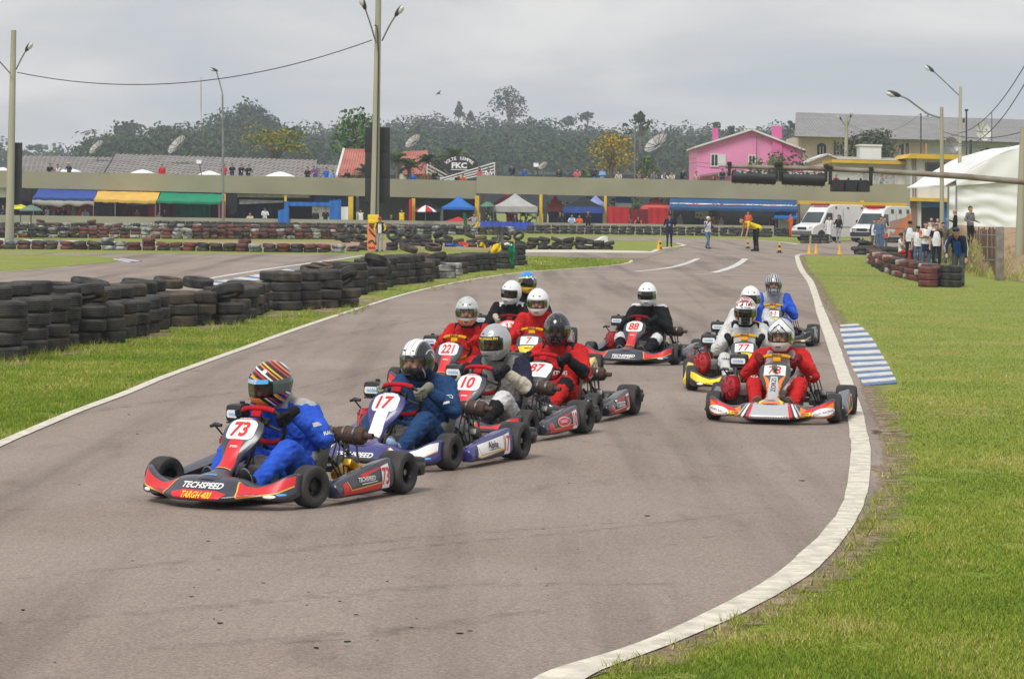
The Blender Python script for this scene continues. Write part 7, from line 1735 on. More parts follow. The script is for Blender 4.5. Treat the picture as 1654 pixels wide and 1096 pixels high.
for i,(a,b,sg,lb)in enumerate((((1549,215),(1700,20),1.0,'wire climbing steeply off the right edge, upper'),((1549,235),(1700,45),1.2,'wire climbing steeply off the right edge, lower'),((1522,212),(1700,195),.5,'thick dark cable crossing the hall roof at the right'),((1522,220),(1720,205),.7,'second dark cable crossing the hall roof below the thick one'))):wire(lb,P(*a,138),P(*b,100),sg,.022)
for i,(a,b,Y1,Y2,sg,lb)in enumerate((((1368,197),(1487,184),236,207,1.2,'wire sagging from the two lamp pole to the roof post'),((1368,200),(1551,216),236,140,1.0,'low wire from the two lamp pole to the tall concrete pole'),((1370,245),(1125,262),236,222,.6,'wire crossing in front of the pink house, upper'),((1370,252),(1125,268),236,222,.7,'wire crossing in front of the pink house, lower'),((1125,262),(420,245),222,236,2.5,'longest wire across the wooded hill, lower'),((1125,255),(420,238),222,236,2.2,'wire across the wooded hill, middle'),((1030,222),(690,240),222,236,1.5,'wire across the wooded hill from the thin steel pole'))):wire(lb,P(*a,Y1),P(*b,Y2),sg,.016)
MESHD=mat('dish_mesh',(.42,.40,.36),.6,.2,(.34,.32,.29),6)
def dish(px,py,rpx,Y,az,el,label,mast_y,m=MESHD,ribs=10):
 s=S(Y);r=rpx/s;c=P(px,py,Y);root=empty('satellite_dish',c,0,label,'satellite dish','satellite dishes over the roofs')
 M=Matrix.Rotation(az,3,'Z')@Matrix.Rotation(el,3,'X');dp=r*.30
 mb=MB()
 prof=[(0.02*r,0),(.35*r,dp*.12),(.6*r,dp*.36),(.8*r,dp*.64),(r,dp)]
 for j in range(28):
  a0,a1=2*math.pi*j/28,2*math.pi*(j+1)/28;vs=[]
  for a in(a0,a1):
   for q,h in prof:vs.append(M@Vector((q*math.cos(a),q*math.sin(a),h)))
  mb.add(vs,[(i,5+i,6+i,i+1)for i in range(4)])
 bowl=mb.build('bowl',[m],root,ang=80)
 for k in range(ribs):
  a=2*math.pi*k/ribs;q=MB();q.tube([M@Vector((q_*math.cos(a),q_*math.sin(a),h+.02))for q_,h in prof],.022*r,5);q.build('rib',[DMET if m is MESHD else GALV],bowl)
 q=MB();q.tube([M@Vector((r*.8*math.cos(a),r*.8*math.sin(a),dp*.64))if e==0 else M@Vector((0,0,r*.85))for a in(0,2.1,4.2)for e in(0,1,0)],.012*r,4);q.ell(M@Vector((0,0,r*.85)),(.09*r,.09*r,.09*r),8,6);q.build('feed_horn',[GALV],root)
 q=MB();q.tube([Vector((0,.1,0)),P(px,mast_y,Y+.1)-c],.05,6);q.build('mast',[GALV],root);return root
dish(158,240,14.5,218,R(-52),R(50),'mesh satellite dish on the low grey shed',262);dish(289,236.5,19,218,R(-55),R(52),'large mesh satellite dish on the longest grey shed',252);dish(669,230.5,14.5,222,R(-50),R(48),'satellite dish above the salmon roof',255);dish(1062,235,21,214,R(-54),R(46),'largest mesh satellite dish, right of the orange tree',270);dish(878,268.5,8,207,R(-50),R(50),'small mesh satellite dish over the right terrace',290)
WD=mat('white_dish',(.62,.60,.54),.5);dish(1585,213,16,206,R(30),R(75),'cream dish beside the thin black mast',238,WD,6);dish(1536,235,13,208,R(15),R(80),'pale grey dish behind the control tower roof',252,GALV,6)
for px,py,lb in((866,268,'small floodlight on a bent stand on the right terrace'),(322,263,'small floodlight on a leaning stand above the left terrace')):
 b=P(px+5 if px>800 else px+5,298 if px>800 else 299,195.5);root=empty('floodlight',b,0,lb,'floodlight');t=P(px,py,195.0)-b;q=MB();q.tube([Vector((0,0,0)),Vector((-.02,0,.4)),t],.03,6);q.build('stand',[DMET],root);q=MB();q.box(t+Vector((0,-.1,.05)),(.42,.22,.30),Matrix.Rotation(R(-20),3,'X'),0,.03);h=q.build('lamp',[GALV],root);q=MB();q.box(t+Vector((0,-.22,.04)),(.36,.02,.24),Matrix.Rotation(R(-20),3,'X'),0);q.build('glass',[WALLW],h)
b=P(1650,292,81.0);root=empty('start_light_gantry',b,0,'long rusty boom carrying three black start light housings','start lights')
def gl(x,y):return P(x,y,81.0)-b
q=MB();q.tube([gl(1662,294.5),gl(1560,285.5),gl(1480,280),gl(1400,275.5),gl(1310,272),gl(1172,268.5)],[.095,.09,.085,.075,.07,.062],12);q.build('boom',[mat('rusty_tube',(.30,.28,.24),.7,.3,(.20,.14,.10),1.6,.2,20)],root)
q=MB();q.tube([gl(1524,279.5),gl(1572,283)],.03,6);q.build('brace',[RUST],root)
DRUM=mat('peeling_black_drum',(.014,.014,.015),.55,0,(.02,.02,.02),3);PEEL=mat('peeling_patch',(.40,.40,.40),.8)
for(x0,y0,x1,y1,r0)in((1182,285,1253,288,10.3),(1263,287.5,1332,290.5,10.6)):
 q=MB();a,c=gl(x0,y0),gl(x1,y1);rr=r0/S(81);q.tube([a,a.lerp(c,.01),a.lerp(c,.99),c],[rr*.9,rr,rr,rr*.9],24)
 for k in range(6):p=a.lerp(c,.08+.17*k);q.box(p+Vector((0,0,rr*1.02)),(.025,.03,.06));q.box(p+Vector((0,0,-rr*1.02)),(.03,.03,.06))
 d_=q.build('lamp_drum',[DRUM],root)
 q=MB()
 for k in range(26):
  t,an=rnd.uniform(.1,.9),R(rnd.uniform(40,85));p=a.lerp(c,t)+Vector((0,-math.cos(an),math.sin(an)))*rr*1.003;sz=rnd.uniform(.015,.05);n_=Vector((0,-math.cos(an),math.sin(an)));U=Vector((1,0,0));V_=n_.cross(U)
  decal(q,poly_tris([(sz*math.cos(e)*rnd.uniform(.6,1.5),sz*.6*math.sin(e)*rnd.uniform(.6,1.4))for e in[R(60*z)for z in range(6)]]),p,U,-V_ if U.cross(-V_).dot(n_)>0 else V_,None,.003)
 q.build('peeled_paint',[PEEL],d_,smooth=False)
q=MB();a,c=gl(1342,303),gl(1404,306)
q.prism([(0,0),(3.24*.36,0),(3.24*.36,.26),(3.24*.36-.06,.36),(.06,.36),(0,.30)],a-Vector((0,.15,.12)),(1,0,0),(0,0,1),(0,.35,0))
for k in range(3):q.bx(a.x+.02+k*.39,a.x+.36+k*.39,a.y-.32,a.y-.152,a.z-.10,a.z+.16)
for k in range(3):q.lathe([(.03,0),(.03,.06),(.001,.06)],a+Vector((.15+.38*k,0,.24)),'z',8)
q.build('lamp_box',[DRUM],root,smooth=False)
for x,y0,y1 in((1178,264,284),(1253.5,265,290),(1260.5,265,292),(1334,268,294),(1341,270,298),(1406.5,272,300)):
 q=MB();a,c=gl(x,y0),gl(x,y1);q.box((a+c)/2,(.09,.22,abs(a.z-c.z)),None,0,.015);q.box(a,(.13,.26,.10),None,0,.015);q.build('clamp',[DRUM],root)
for pts in(((1345,292),(1362,291),(1380,286),(1400,278)),((1247,296),(1252,288),(1252,279)),((1330,297),(1336,290),(1332,282))):q=MB();q.tube(cat_rom([gl(x,y)for x,y in pts],5),.013,6);q.build('cable',[GALV],root)
WOOD=mat('weathered_wood',(.15,.085,.065),.9,0,(.085,.06,.05),3,.3,20,stretch=(1,1,.12));root=empty('wooden_fence',G(1580,442),0,'weathered fence of uneven upright stakes on the right bank','fence');b=Vector(root.location)
for i in range(40):
 u=i/39;x=1523+u*84+rnd.uniform(-1.2,1.2);yb=424+u*25;yt=367+rnd.uniform(-1,6);p=G(x,yb);s=S(p.y);t=P(x+rnd.uniform(-1,1),yt,p.y);w_=rnd.uniform(2.4,4.0)/s/2
 q=MB();q.tube([p-b-Vector((0,0,.1)),(p+t)/2-b+Vector((rnd.uniform(-.02,.02),0,0)),t-b],[w_*1.1,w_,w_*.85],6);q.build('stake',[WOOD],root)
p=G(1614.5,453);t=P(1614.5,366,p.y);q=MB();q.box((p+t)/2-b,(12.5/S(p.y),.22,t.z-p.z),None,0,.03);q.build('end_post',[mat('grey_old_post',(.26,.23,.20),.9,0,(.16,.14,.12),5,.3,20)],root)
for yy in(380,400,420):q=MB();q.tube([P(1525,yy-4,G(1525,424).y-.05)-b,P(1614,yy,p.y-.1)-b],.012,5);q.build('wire',[GALV],root)
gb=[(1530,425,0),(1570,436,.0),(1612,451,.0),(1660,456,.0),(1760,462,.0)]
mb=MB();rs=[]
for x,y,_ in gb:
 p=G(x,y);r=[]
 for k in range(14):t=k/13;r.append(p+Vector((t*1.2,.5+t*15,.02+1.55*(3*t*t-2*t**3)*min(1,max(0.12,(x-1535)/70))+.08*noise.noise(Vector((x*.05,t*6,0))))))
 rs.append(r)
cols=[cat_rom([r[k]for r in rs],6)for k in range(14)]
rs2=[[cols[k][i]for k in range(14)]for i in range(len(cols[0]))]
mb.rings(rs2,False,False);o=mb.build('bank',[ground_mat('dry_bank','dirt')],ang=80);o['kind']='structure'
sp=[]
for i in range(520):
 r=rs2[rnd.randint(0,len(rs2)-1)];k=rnd.randint(0,8);sp.append(r[k].lerp(r[k+1],rnd.random())+Vector((rnd.uniform(-.3,.3),0,0)))
vs,fs,tn=[],[],[]
for g in sp:
 for k in range(14):
  a=rnd.uniform(0,6.28);r_=rnd.uniform(0,.2);q=g+Vector((r_*math.cos(a),r_*math.sin(a),-.02));h=rnd.uniform(.08,.30);la=rnd.uniform(0,6.28);ln=h*rnd.uniform(.2,.8);wv=Vector((math.cos(a+1.5),math.sin(a+1.5),0))*.008;i=len(vs);vs+=[q-wv,q+wv,q+Vector((math.cos(la)*ln,math.sin(la)*ln,h))];fs.append((i,i+1,i+2));tn.append(min(1,max(0,rnd.gauss(.62,.28))))
me=mesh_from('bank_grass',vs,fs,None,GB,False,fix=False);a=me.attributes.new('tone','FLOAT','FACE');a.data.foreach_set('value',tn);o=bpy.data.objects.new('bank_grass',me);COL.objects.link(o);tag(o,'tangled dry grass on the bank behind the fence','grass',kind='stuff')
VWH=mat('white_vehicle_paint',(.74,.74,.73),.25,0,(.70,.70,.69),2,coat=.5)
def van(px,py,yaw,sc,label,style):
 g=G(px,py);root=empty('ambulance',g,yaw,label,'ambulance');root.scale=(sc,sc,sc)
 prof=[(-2.90,.34),(-2.98,.62),(-2.93,.92),(-2.72,1.08),(-2.05,1.28),(-1.38,2.12),(-1.12,2.42),(-.70,2.60),(-.2,2.66),(2.80,2.66),(2.93,2.52),(2.96,.60),(2.93,.36)]
 cx=[]
 for sx in(-1.0,-.94,.94,1.0):
  cx.append([Vector((sx*(1.0-max(0,z-1.25)*.085)*(1 if abs(sx)<1 else 1),y+(.05 if abs(sx)==1 and y<0 else(-.04 if abs(sx)==1 else 0)),z-(.05 if abs(sx)==1 and z>2 else 0)))for y,z in prof])
 mb=MB();mb.rings(cx,True,True);body=mb.build('body',[VWH],root,ang=32)
 def side(pts,m,s,off=.012,name='panel',par=body):
  q=MB();vs=[Vector((s*(1.0-max(0,z-1.25)*.085+off),y,z))for y,z in pts];n=len(vs);q.add(vs+[v-Vector((s*off*.9,0,0))for v in vs],[tuple(range(n))]+[(i,(i+1)%n,n+(i+1)%n,n+i)for i in range(n)]);return q.build(name,[m],par,smooth=False)
 q=MB();vs=[]
 for s,(y,z)in((-1,(-2.02,1.34)),(1,(-2.02,1.34)),(1,(-1.42,2.09)),(-1,(-1.42,2.09))):vs.append(Vector((s*(.88 if z<1.5 else .80),y-.012,z+.012)))
 q.add(vs,[(0,1,2,3)]);q.build('windscreen',[GLASSV],root,smooth=False)
 q=MB();q.box((0,-2.94,.60),(1.86,.14,.30),None,0,.05);q.build('bumper',[DMET if style==2 else GREYM],root)
 q=MB();q.box((0,-2.95,.92),(.85,.04,.20),None,0,.02);q.build('grille',[BLK],root)
 for s in(-1,1):
  q=MB();q.ell((s*.76,-2.86,.98),(.17,.10,.12),12,8);q.build('headlight',[mat('headlamp',(.55,.56,.56),.1)],root)
  q=MB();q.box((s*1.12,-1.60,1.45),(.16,.10,.34),None,0,.03);q.build('mirror',[BLK],root)
  side([(-1.72,1.32),(-.72,1.32),(-.72,2.05),(-1.28,2.05)],GLASSV,s,.014,'side_window')
  side([(-.60,.45),(-.575,.45),(-.575,2.1),(-.60,2.1)],GREYM,s,.006,'door_seam');side([(.55,.45),(.575,.45),(.575,2.35),(.55,2.35)],GREYM,s,.006,'door_seam');side([(-1.75,1.02),(2.9,1.02),(2.9,1.06),(-1.75,1.06)],GREYM,s,.010,'rub_strip')
  for y in(-1.95,1.85):
   q=MB();q.lathe([(.001,-.11),(.19,-.11),(.20,-.10),(.34,-.11),(.36,-.06),(.36,.06),(.34,.11),(.20,.10),(.001,.10)],(s*.93,y,.36),'x',24);q.build('wheel',[RUB],root)
   side([(y+.46*math.cos(R(t)),.36+.46*math.sin(R(t)))for t in range(0,181,15)],BLK,s,.004,'wheel_arch')
  if style==1:
   side([(-.35,1.15),(-.15,1.30),(.05,1.15),(-.15,1.0)],YL,s,.016,'emblem');side([(.12+.16*math.cos(R(t)),1.75+.16*math.sin(R(t)))for t in range(0,360,30)],mat('emblem_blue',(.05,.12,.35),.4),s,.016,'emblem')
   for y in(-.35,2.55):side([(y,2.36),(y+.22,2.36),(y+.22,2.52),(y,2.52)],mat('red_lamp',(.40,.02,.03),.2),s,.02,'side_lamp')
   side([(1.0,2.38),(1.2,2.38),(1.2,2.48),(1.0,2.48)],WINM,s,.02,'side_lamp')
  else:
   side([(-.55,.50),(2.9,.50),(2.9,1.95),(-.55,1.55)],mat('rose_livery',(.50,.24,.20),.35),s,.008,'livery');side([(-.30,.55),(.45,.55),(2.9,1.45),(2.9,2.15),(2.3,2.02)],ORS,s,.014,'livery_stripe')
   for y in(-.2,1.0,2.2):side([(y,2.12),(y+.40,2.12),(y+.40,2.42),(y,2.42)],WINM,s,.02,'side_window')
 q=MB();q.box((0,-.95,2.66 if style==1 else 2.62),(1.55,.34,.16),None,0,.05);q.build('light_bar',[mat('red_lamp',(.40,.02,.03),.2)],root)
 if style==2:
  q=MB();decal(q,text_tris('BOMBEIROS',.13,.03),(0,-1.0,2.36),(1,0,0),(0,.5,.86),None,.16);q.build('lettering',[RD],root,smooth=False);q=MB();q.box((0,-3.02,.55),(1.5,.08,.08),None,0,.03);q.tube([(-.7,-3.05,.45),(-.7,-3.05,.95),(.7,-3.05,.95),(.7,-3.05,.45)],.04,8);q.build('bull_bar',[BLK],root)
 return root
v1=van(1338,389.5,R(-47),.86,'white high roofed ambulance with red light bar and a driver at the window',1)
v2=van(1423,391.5,R(-36),.84,'ambulance with rose and orange striped flank beside the white one',2)
M=v1.matrix_basis;p=Matrix.Translation(v1.location)@Matrix.Rotation(R(-47),4,'Z')@Vector((.62*.86,-1.12*.86,0))
def head_at_window():
 pr=[((0,0,1.25),(0,0,1.45),.13,.12,0),((-.14,0,1.48),(.14,0,1.48),.07,.07,0),((0,0,1.5),(0,-.01,1.62),.05,.05,2),((0,.01,1.74),(0,-.02,1.65),.088,.062,2),((.16,0,1.46),(.26,-.12,1.27),.05,.045,0),((.26,-.12,1.27),(.14,-.30,1.32),.042,.034,0)]
 o=bpy.data.objects.new('person',body_mesh('person',pr,[ORANGE,ORANGE,SKIN],.024));COL.objects.link(o);o.location=p;o.rotation_euler=(0,0,R(10));tag(o,'driver in orange seated at the white ambulance window','person');q=MB();q.ell((0,.02,1.77),(.096,.105,.08),12,8);q.build('hair',[HAIRD],o)
head_at_window()
g=P(1668,393,150);root=empty('parked_car',(g.x,150,g.z),R(-80),'dark blue parked car half hidden by the fence end post','car')
prof=[(-2.0,.25),(-2.05,.6),(-1.9,.78),(-1.0,.92),(-.45,1.38),(.9,1.42),(1.6,1.0),(2.0,.92),(2.05,.5),(2.0,.25)]
mb=MB();mb.rings([[Vector((sx*(.84-max(0,z-.9)*.3),y,z))for y,z in prof]for sx in(-1,1)],True,True);mb.build('body',[mat('dark_blue_paint',(.012,.018,.07),.25,coat=.5)],root,ang=30)
for s in(-1,1):
 q=MB();q.quad(*[Vector((s*(.85-max(0,z-.9)*.3),y,z))for y,z in((-.85,.96),(1.4,1.0),(.85,1.36),(-.42,1.33))]);q.build('window',[GLASSV],root,smooth=False)
 for y in(-1.3,1.3):q=MB();q.lathe([(.001,-.09),(.30,-.09),(.31,0),(.30,.09),(.001,.09)],(s*.80,y,.31),'x',20);q.build('wheel',[RUB],root)
def cloth_drape(name,px_pts,Y,m,label,cat='flag',th=.02):
 """hanging cloth: list of rows of (x, y, dy)"""
 rs=[[P(x,y,Y+dy)for x,y,dy in row]for row in px_pts]
 cols=[cat_rom([r[k]for r in rs],4)for k in range(len(rs[0]))];rows=[cat_rom([cols[k][i]for k in range(len(cols))],4)for i in range(len(cols[0]))]
 for i,r in enumerate(rows):
  for k,p in enumerate(r):p.y+=.05*math.sin(k*1.3+i*.3)
 mb=MB();mb.rings([r+[p+Vector((0,th,0))for p in r[::-1]]for r in rows],True,True);return tag(mb.build(name,[m],ang=70),label,cat)
F_Y=cloth('flag_yellow',(.80,.56,.01));F_G=cloth('flag_green',(.012,.20,.085));F_O=cloth('flag_red_orange',(.75,.10,.03))
Yf=G(820,436).y-.35
cloth_drape('flag',[[(797,395,.1),(806,393,.0),(809,396,.1)],[(793,404,.0),(802,403,-.1),(809,404,.0)],[(792,413,.1),(798,413,.0),(803,407,.0)]],Yf,F_Y,'yellow flag draped over the end stack of the tyre wall')
cloth_drape('flag',[[(817,395,.2),(824,393,.0),(832,397,.1)],[(820,405,.0),(826,404,-.1),(832,406,.0)],[(822,416,.1),(827,415,.0),(832,412,.0)],[(825,427,.0),(828,428,.0),(831,427,.0)]],Yf,F_G,'green flag draped over the end stack of the tyre wall')
cloth_drape('flag',[[(814,393,.1),(820,391.5,.0),(827,394,.1)],[(815,396,.0),(820,395,-.1),(827,397,.0)]],Yf-.05,F_WHITE,'white cloth folded between the yellow and green flags','cloth')
cloth_drape('flag',[[(718,392,0),(732,393.5,0),(746,396,0)],[(720,395.5,0),(733,397,0),(750,399,0)]],86,T_LBLUE,'blue rolled flag lying on the tyres','flag');cloth_drape('flag',[[(740,391.5,0),(748,390,0),(757,394,0)],[(744,397,0),(751,396,0),(756,399,0)]],86.4,F_O,'bright red flag bundled on the tyres');cloth_drape('flag',[[(775,392,0),(780,391,0),(784,396,0)],[(774,398,0),(779,397,0),(785,402,0)]],85,F_Y,'small yellow and orange flag on the tyres');cloth_drape('flag',[[(803,380,0),(807,378,0),(813,381,0)],[(801,393,0),(807,391,0),(814,393,0)]],92,mat('grey_sack',(.14,.13,.12),.9),'grey sack slumped on the tyres behind the flags','sack')
cloth_drape('flag',[[(748,344,0),(750.5,343,0),(753,346,0)],[(748,354,0),(751,354,.1),(754,355,0)],[(750,366,0),(753,367,0),(756,366,0)]],179.2,F_G,'green flag held out by the plaid shirted marshal');cloth_drape('flag',[[(771,358,0),(774,358,0),(776,360,0)],[(767,365,0),(770,366,0),(774,367,0)]],179.2,F_Y,'yellow flag hanging at the plaid shirted marshal')
b=P(600.5,406,111.7);root=empty('spine_board',b,0,'orange rescue board with yellow head block leaning on the lamp pole','rescue board');s=S(112.6)
q=MB();q.prism(rrect(15/s,52/s,.12),(0,0,27/s),(1,0,0),(0,.05,1),(0,.06,0));q.build('board',[mat('orange_board',(.78,.26,.10),.5,0,(.68,.20,.08),3)],root)
q=MB();q.box((.05,-.06,54/s),(18/s,.14,10/s),None,0,.04);q.box((.05,-.10,48/s),(16/s,.10,6/s),None,0,.03);q.build('head_block',[mat('yellow_foam',(.80,.55,.02),.6)],root)
for k,pts in enumerate((((-5,36),(0,30),(6,24)),((-6,14),(0,18),(6,12),(7,22)),((-4,42),(2,38),(5,40)))):q=MB();q.tube(cat_rom([Vector((x/s,-.05,z/s))for x,z in pts],4),.025,6);q.build('strap',[BLKC],root)
q=MB();q.tube([Vector((x/s,-.045,(6+2*math.sin(x*2))/s))for x in range(-6,7)],.02,5);q.build('strap',[REDC],root)
root=empty('kart_fairing',P(968,396,131),R(20),'white and black kart fairing thrown on the tyre heap beside the island','fairing');q=MB();q.prism([(-.55,0),(-.15,.18),(.25,.42),(.42,.45),(.50,.05)],(0,0,0),(1,0,0),(0,0,1),(0,.5,0));q.build('shell',[VWH],root);q=MB();q.prism([(-.05,.05),(.2,.25),(.28,.20),(.08,.03)],(0,-.006,0),(1,0,0),(0,0,1),(0,.004,0));q.build('graphic',[BK],root)
q=MB();q.ell((0,0,0),(.07,.22,.06),10,8)
for s_ in(-1,1):q.add([(0,-.06,.02),(0,.08,.02),(s_*.30,.04,.10),(s_*.58,.08,.02),(s_*.30,-.06,.10)],[(0,1,2,4),(2,3,4)])
o=q.build('bird',[BLKC],loc=P(708.5,151,160));o.scale=(.6,.6,.6);o.rotation_euler=(R(20),R(-30),R(60));tag(o,'small dark bird gliding in the cloudy sky','bird')
def leaf_mat(name,stops):
 if name in MATS:return MATS[name]
 m,nt,b=nt_new(name);at=nt.nodes.new('ShaderNodeAttribute');at.attribute_name='tone';r=nt.nodes.new('ShaderNodeValToRGB');e=r.color_ramp.elements
 e[0].position,e[0].color=0,rgb(stops[0]);e[1].position,e[1].color=1,rgb(stops[-1])
 for i,c in enumerate(stops[1:-1]):q=e.new((i+1)/(len(stops)-1));q.color=rgb(c)
 nt.links.new(at.outputs['Fac'],r.inputs['Fac']);nt.links.new(r.outputs['Color'],b.inputs['Base Color']);b.inputs['Roughness'].default_value=.8;b.inputs['Specular IOR Level'].default_value=.2;MATS[name]=m;return m
L_FOREST=leaf_mat('forest_leaves',[(.010,.030,.010),(.026,.054,.016),(.048,.076,.022),(.085,.098,.038)]);L_DARK=leaf_mat('dark_leaves',[(.020,.042,.016),(.040,.072,.022),(.066,.100,.032)]);L_BRIGHT=leaf_mat('bright_leaves',[(.045,.085,.018),(.085,.145,.028),(.14,.20,.045)]);L_CONIF=leaf_mat('conifer_leaves',[(.030,.085,.016),(.075,.155,.028),(.13,.22,.045)]);L_AUT=leaf_mat('autumn_leaves',[(.07,.12,.02),(.13,.18,.03),(.30,.25,.03),(.46,.19,.025)]);L_AUT2=leaf_mat('yellow_flower_leaves',[(.10,.15,.025),(.24,.24,.03),(.40,.30,.03),(.62,.16,.02)]);L_OLIVE=leaf_mat('olive_leaves',[(.035,.055,.026),(.075,.095,.045),(.12,.13,.07)])
BARK=mat('bark',(.10,.085,.065),.95,0,(.16,.14,.11),4,.4,20)
NPR=np.random.default_rng(5)
def leaf_cloud(lobes,leaf,per,seedtone=.5,calm=1.0):
 """lobes: (centre, radii); returns verts (n,4,3) and tones"""
 cs,ts=[],[]
 for c,r in lobes:
  n=max(14,int(4*per*(r[0]*r[1]+r[0]*r[2]+r[1]*r[2])/3/(leaf*leaf)))
  d=NPR.normal(size=(n,3));d/=np.linalg.norm(d,axis=1)[:,None];rad=NPR.uniform(.55,1.08,n)**.6
  p=np.array(c)+d*rad[:,None]*np.array(r)
  nn=d*np.array([1,1,1])+NPR.normal(size=(n,3))*.55*calm+np.array([0,0,.35]);nn/=np.linalg.norm(nn,axis=1)[:,None]
  u=np.cross(nn,NPR.normal(size=(n,3)));u/=np.linalg.norm(u,axis=1)[:,None];v=np.cross(nn,u)
  s1=NPR.uniform(.5,1.0,n)[:,None]*leaf*.6;s2=NPR.uniform(.35,.8,n)[:,None]*leaf*.6
  q=np.stack([p-u*s1,p-v*s2,p+u*s1,p+v*s2],1)
  cs.append(q);ts.append(np.clip(NPR.normal(seedtone,.16*calm,n)+NPR.normal(0,.14*calm),0,1))
 return np.concatenate(cs),np.concatenate(ts)
def leaf_obj(name,q,t,m,parent=None):
 n=len(q);me=bpy.data.meshes.new(name);me.vertices.add(n*4);me.vertices.foreach_set('co',q.reshape(-1));me.loops.add(n*4);me.loops.foreach_set('vertex_index',np.arange(n*4));me.polygons.add(n);me.polygons.foreach_set('loop_start',np.arange(n)*4);me.polygons.foreach_set('loop_total',np.full(n,4));me.update()
 a=me.attributes.new('tone','FLOAT','FACE');a.data.foreach_set('value',t);me.materials.append(m);o=bpy.data.objects.new(name,me);COL.objects.link(o)
 if parent is not None:o.parent=parent
 return o
def tree(label,px,yt,yb,wpx,Y,m,kind='round',leaf=.35,per=1.2,cat='tree',name='tree',nlobes=16,ground=None):
 s=S(Y);gzv=P(px,yb,Y).z if ground is None else ground;x=P(px,yb,Y).x;root=empty(name,(x,Y,gzv),0,label,cat);h=P(px,yt,Y).z-gzv;w_=wpx/s/2
 rg=random.Random(int(px*7+yt));lobes=[];limbs=[]
 if kind=='round':
  for i in range(nlobes):
   a,t=rg.uniform(0,6.28),rg.random();rr=w_*rg.uniform(.2,.8)*(1-.45*abs(t-.35));z=h*(.30+.58*t);r=w_*rg.uniform(.22,.42);lobes.append(((rr*math.cos(a),rr*math.sin(a),z),(r,r,r*.75)));limbs.append((rr*math.cos(a)*.8,rr*math.sin(a)*.8,z-r*.2))
  lobes.append(((0,0,h*.90),(w_*.3,w_*.3,h*.10)))
 elif kind=='cone':
  for i in range(nlobes*2):
   t=rg.random()**.8;a=rg.uniform(0,6.28);rr=w_*(1-t)*rg.uniform(.4,.95)+.05*w_;r=w_*(.13+.22*(1-t));lobes.append(((rr*math.cos(a),rr*math.sin(a),h*(.14+.83*t)),(r,r,r*.7)))
  lobes.append(((0,0,h*.5),(w_*.38,w_*.38,h*.36)));lobes.append(((0,0,h*.95),(w_*.10,w_*.10,h*.07)))
 elif kind=='umbrella':
  for i in range(nlobes):a=rg.uniform(0,6.28);rr=w_*rg.uniform(.25,.85);z=h*rg.uniform(.62,.93)-h*.18*(rr/w_)**2*rg.random();r=w_*rg.uniform(.16,.30);lobes.append(((rr*math.cos(a),rr*math.sin(a)*.8,z),(r,r,r*.5)));limbs.append((rr*math.cos(a)*.85,rr*math.sin(a)*.7,z-.1))
 elif kind=='sparse':
  for i in range(nlobes):a=rg.uniform(0,6.28);t=rg.random();rr=w_*rg.uniform(.1,.9)*math.sin(math.pi*min(.95,.25+.7*t));z=h*(.35+.62*t);r=w_*rg.uniform(.10,.24);lobes.append(((rr*math.cos(a),rr*math.sin(a)*.8,z),(r,r,r*.8)));limbs.append((rr*math.cos(a)*.85,rr*math.sin(a)*.7,z))
 elif kind=='bush':
  for i in range(nlobes):a=rg.uniform(0,6.28);rr=w_*rg.uniform(0,.8);z=h*rg.uniform(.2,.75);r=w_*rg.uniform(.22,.40);lobes.append(((rr*math.cos(a),rr*math.sin(a)*.5,z),(r,r*.7,min(r,h*.3))))
 q,t=leaf_cloud(lobes,leaf,per);leaf_obj('crown',q,t,m,root)
 if kind!='bush':
  tr=MB();tw=max(.10,w_*.07);tr.tube([(0,0,-.2),(tw*.3,0,h*.25),(-tw*.3,0,h*.55),(0,0,h*.86)],[tw*1.3,tw,tw*.7,tw*.15],8);tk=tr.build('trunk',[BARK],root)
  if limbs:
   lb=MB()
   for p in limbs[:14]:lb.tube([(0,0,h*.30),(p[0]*.45,p[1]*.45,lerp(h*.3,p[2],.6)),p],[tw*.45,tw*.28,tw*.08],5)
   lb.build('limbs',[BARK],tk)
 return root
def palm(label,px,yt,yb,wpx,Y,m):
 s=S(Y);b=P(px,yb,Y);root=empty('palm',b,0,label,'palm','palms behind the terrace');h=P(px,yt,Y).z-b.z;w_=wpx/s/2;q=MB();q.tube([(0,0,-.2),(.08,0,h*.4),(0,0,h*.75)],[.22,.17,.14],8);q.build('trunk',[BARK],root);rg=random.Random(int(px));vs,fs,ts=[],[],[]
 for k in range(46):
  a,e=rg.uniform(0,6.28),rg.uniform(-.3,1.4);L=w_*rg.uniform(.8,1.2);d=Vector((math.cos(a)*math.cos(e),math.sin(a)*math.cos(e),math.sin(e)));side=d.cross(Vector((0,0,1))).normalized();pts=[Vector((0,0,h*.75))+d*L*t+Vector((0,0,-L*.55*t*t))for t in(0,.2,.4,.6,.8,1)];tone=rg.random()
  for i in range(5):
   for sd in(-1,1):
    for f in(.0,.5):
     p=pts[i].lerp(pts[i+1],f);n=len(vs);tip=p+side*sd*L*.20+d*L*.10+Vector((0,0,-L*.10));vs+=[p,p+d*L*.07,tip];fs.append((n,n+1,n+2));ts.append(min(1,max(0,tone+rg.uniform(-.15,.15))))
 me=mesh_from('crown',vs,fs,None,m,False,fix=False);a=me.attributes.new('tone','FLOAT','FACE');a.data.foreach_set('value',ts);o=bpy.data.objects.new('crown',me);COL.objects.link(o);o.parent=root;return root
tree('dense green conifer behind the middle concrete pole',577,172,282,92,236,L_CONIF,'round',.42,2.6,nlobes=34)
tree('tree with orange and green foliage behind the long grey shed',443,199,300,112,240,L_AUT,'umbrella',.30,1.2,nlobes=52)
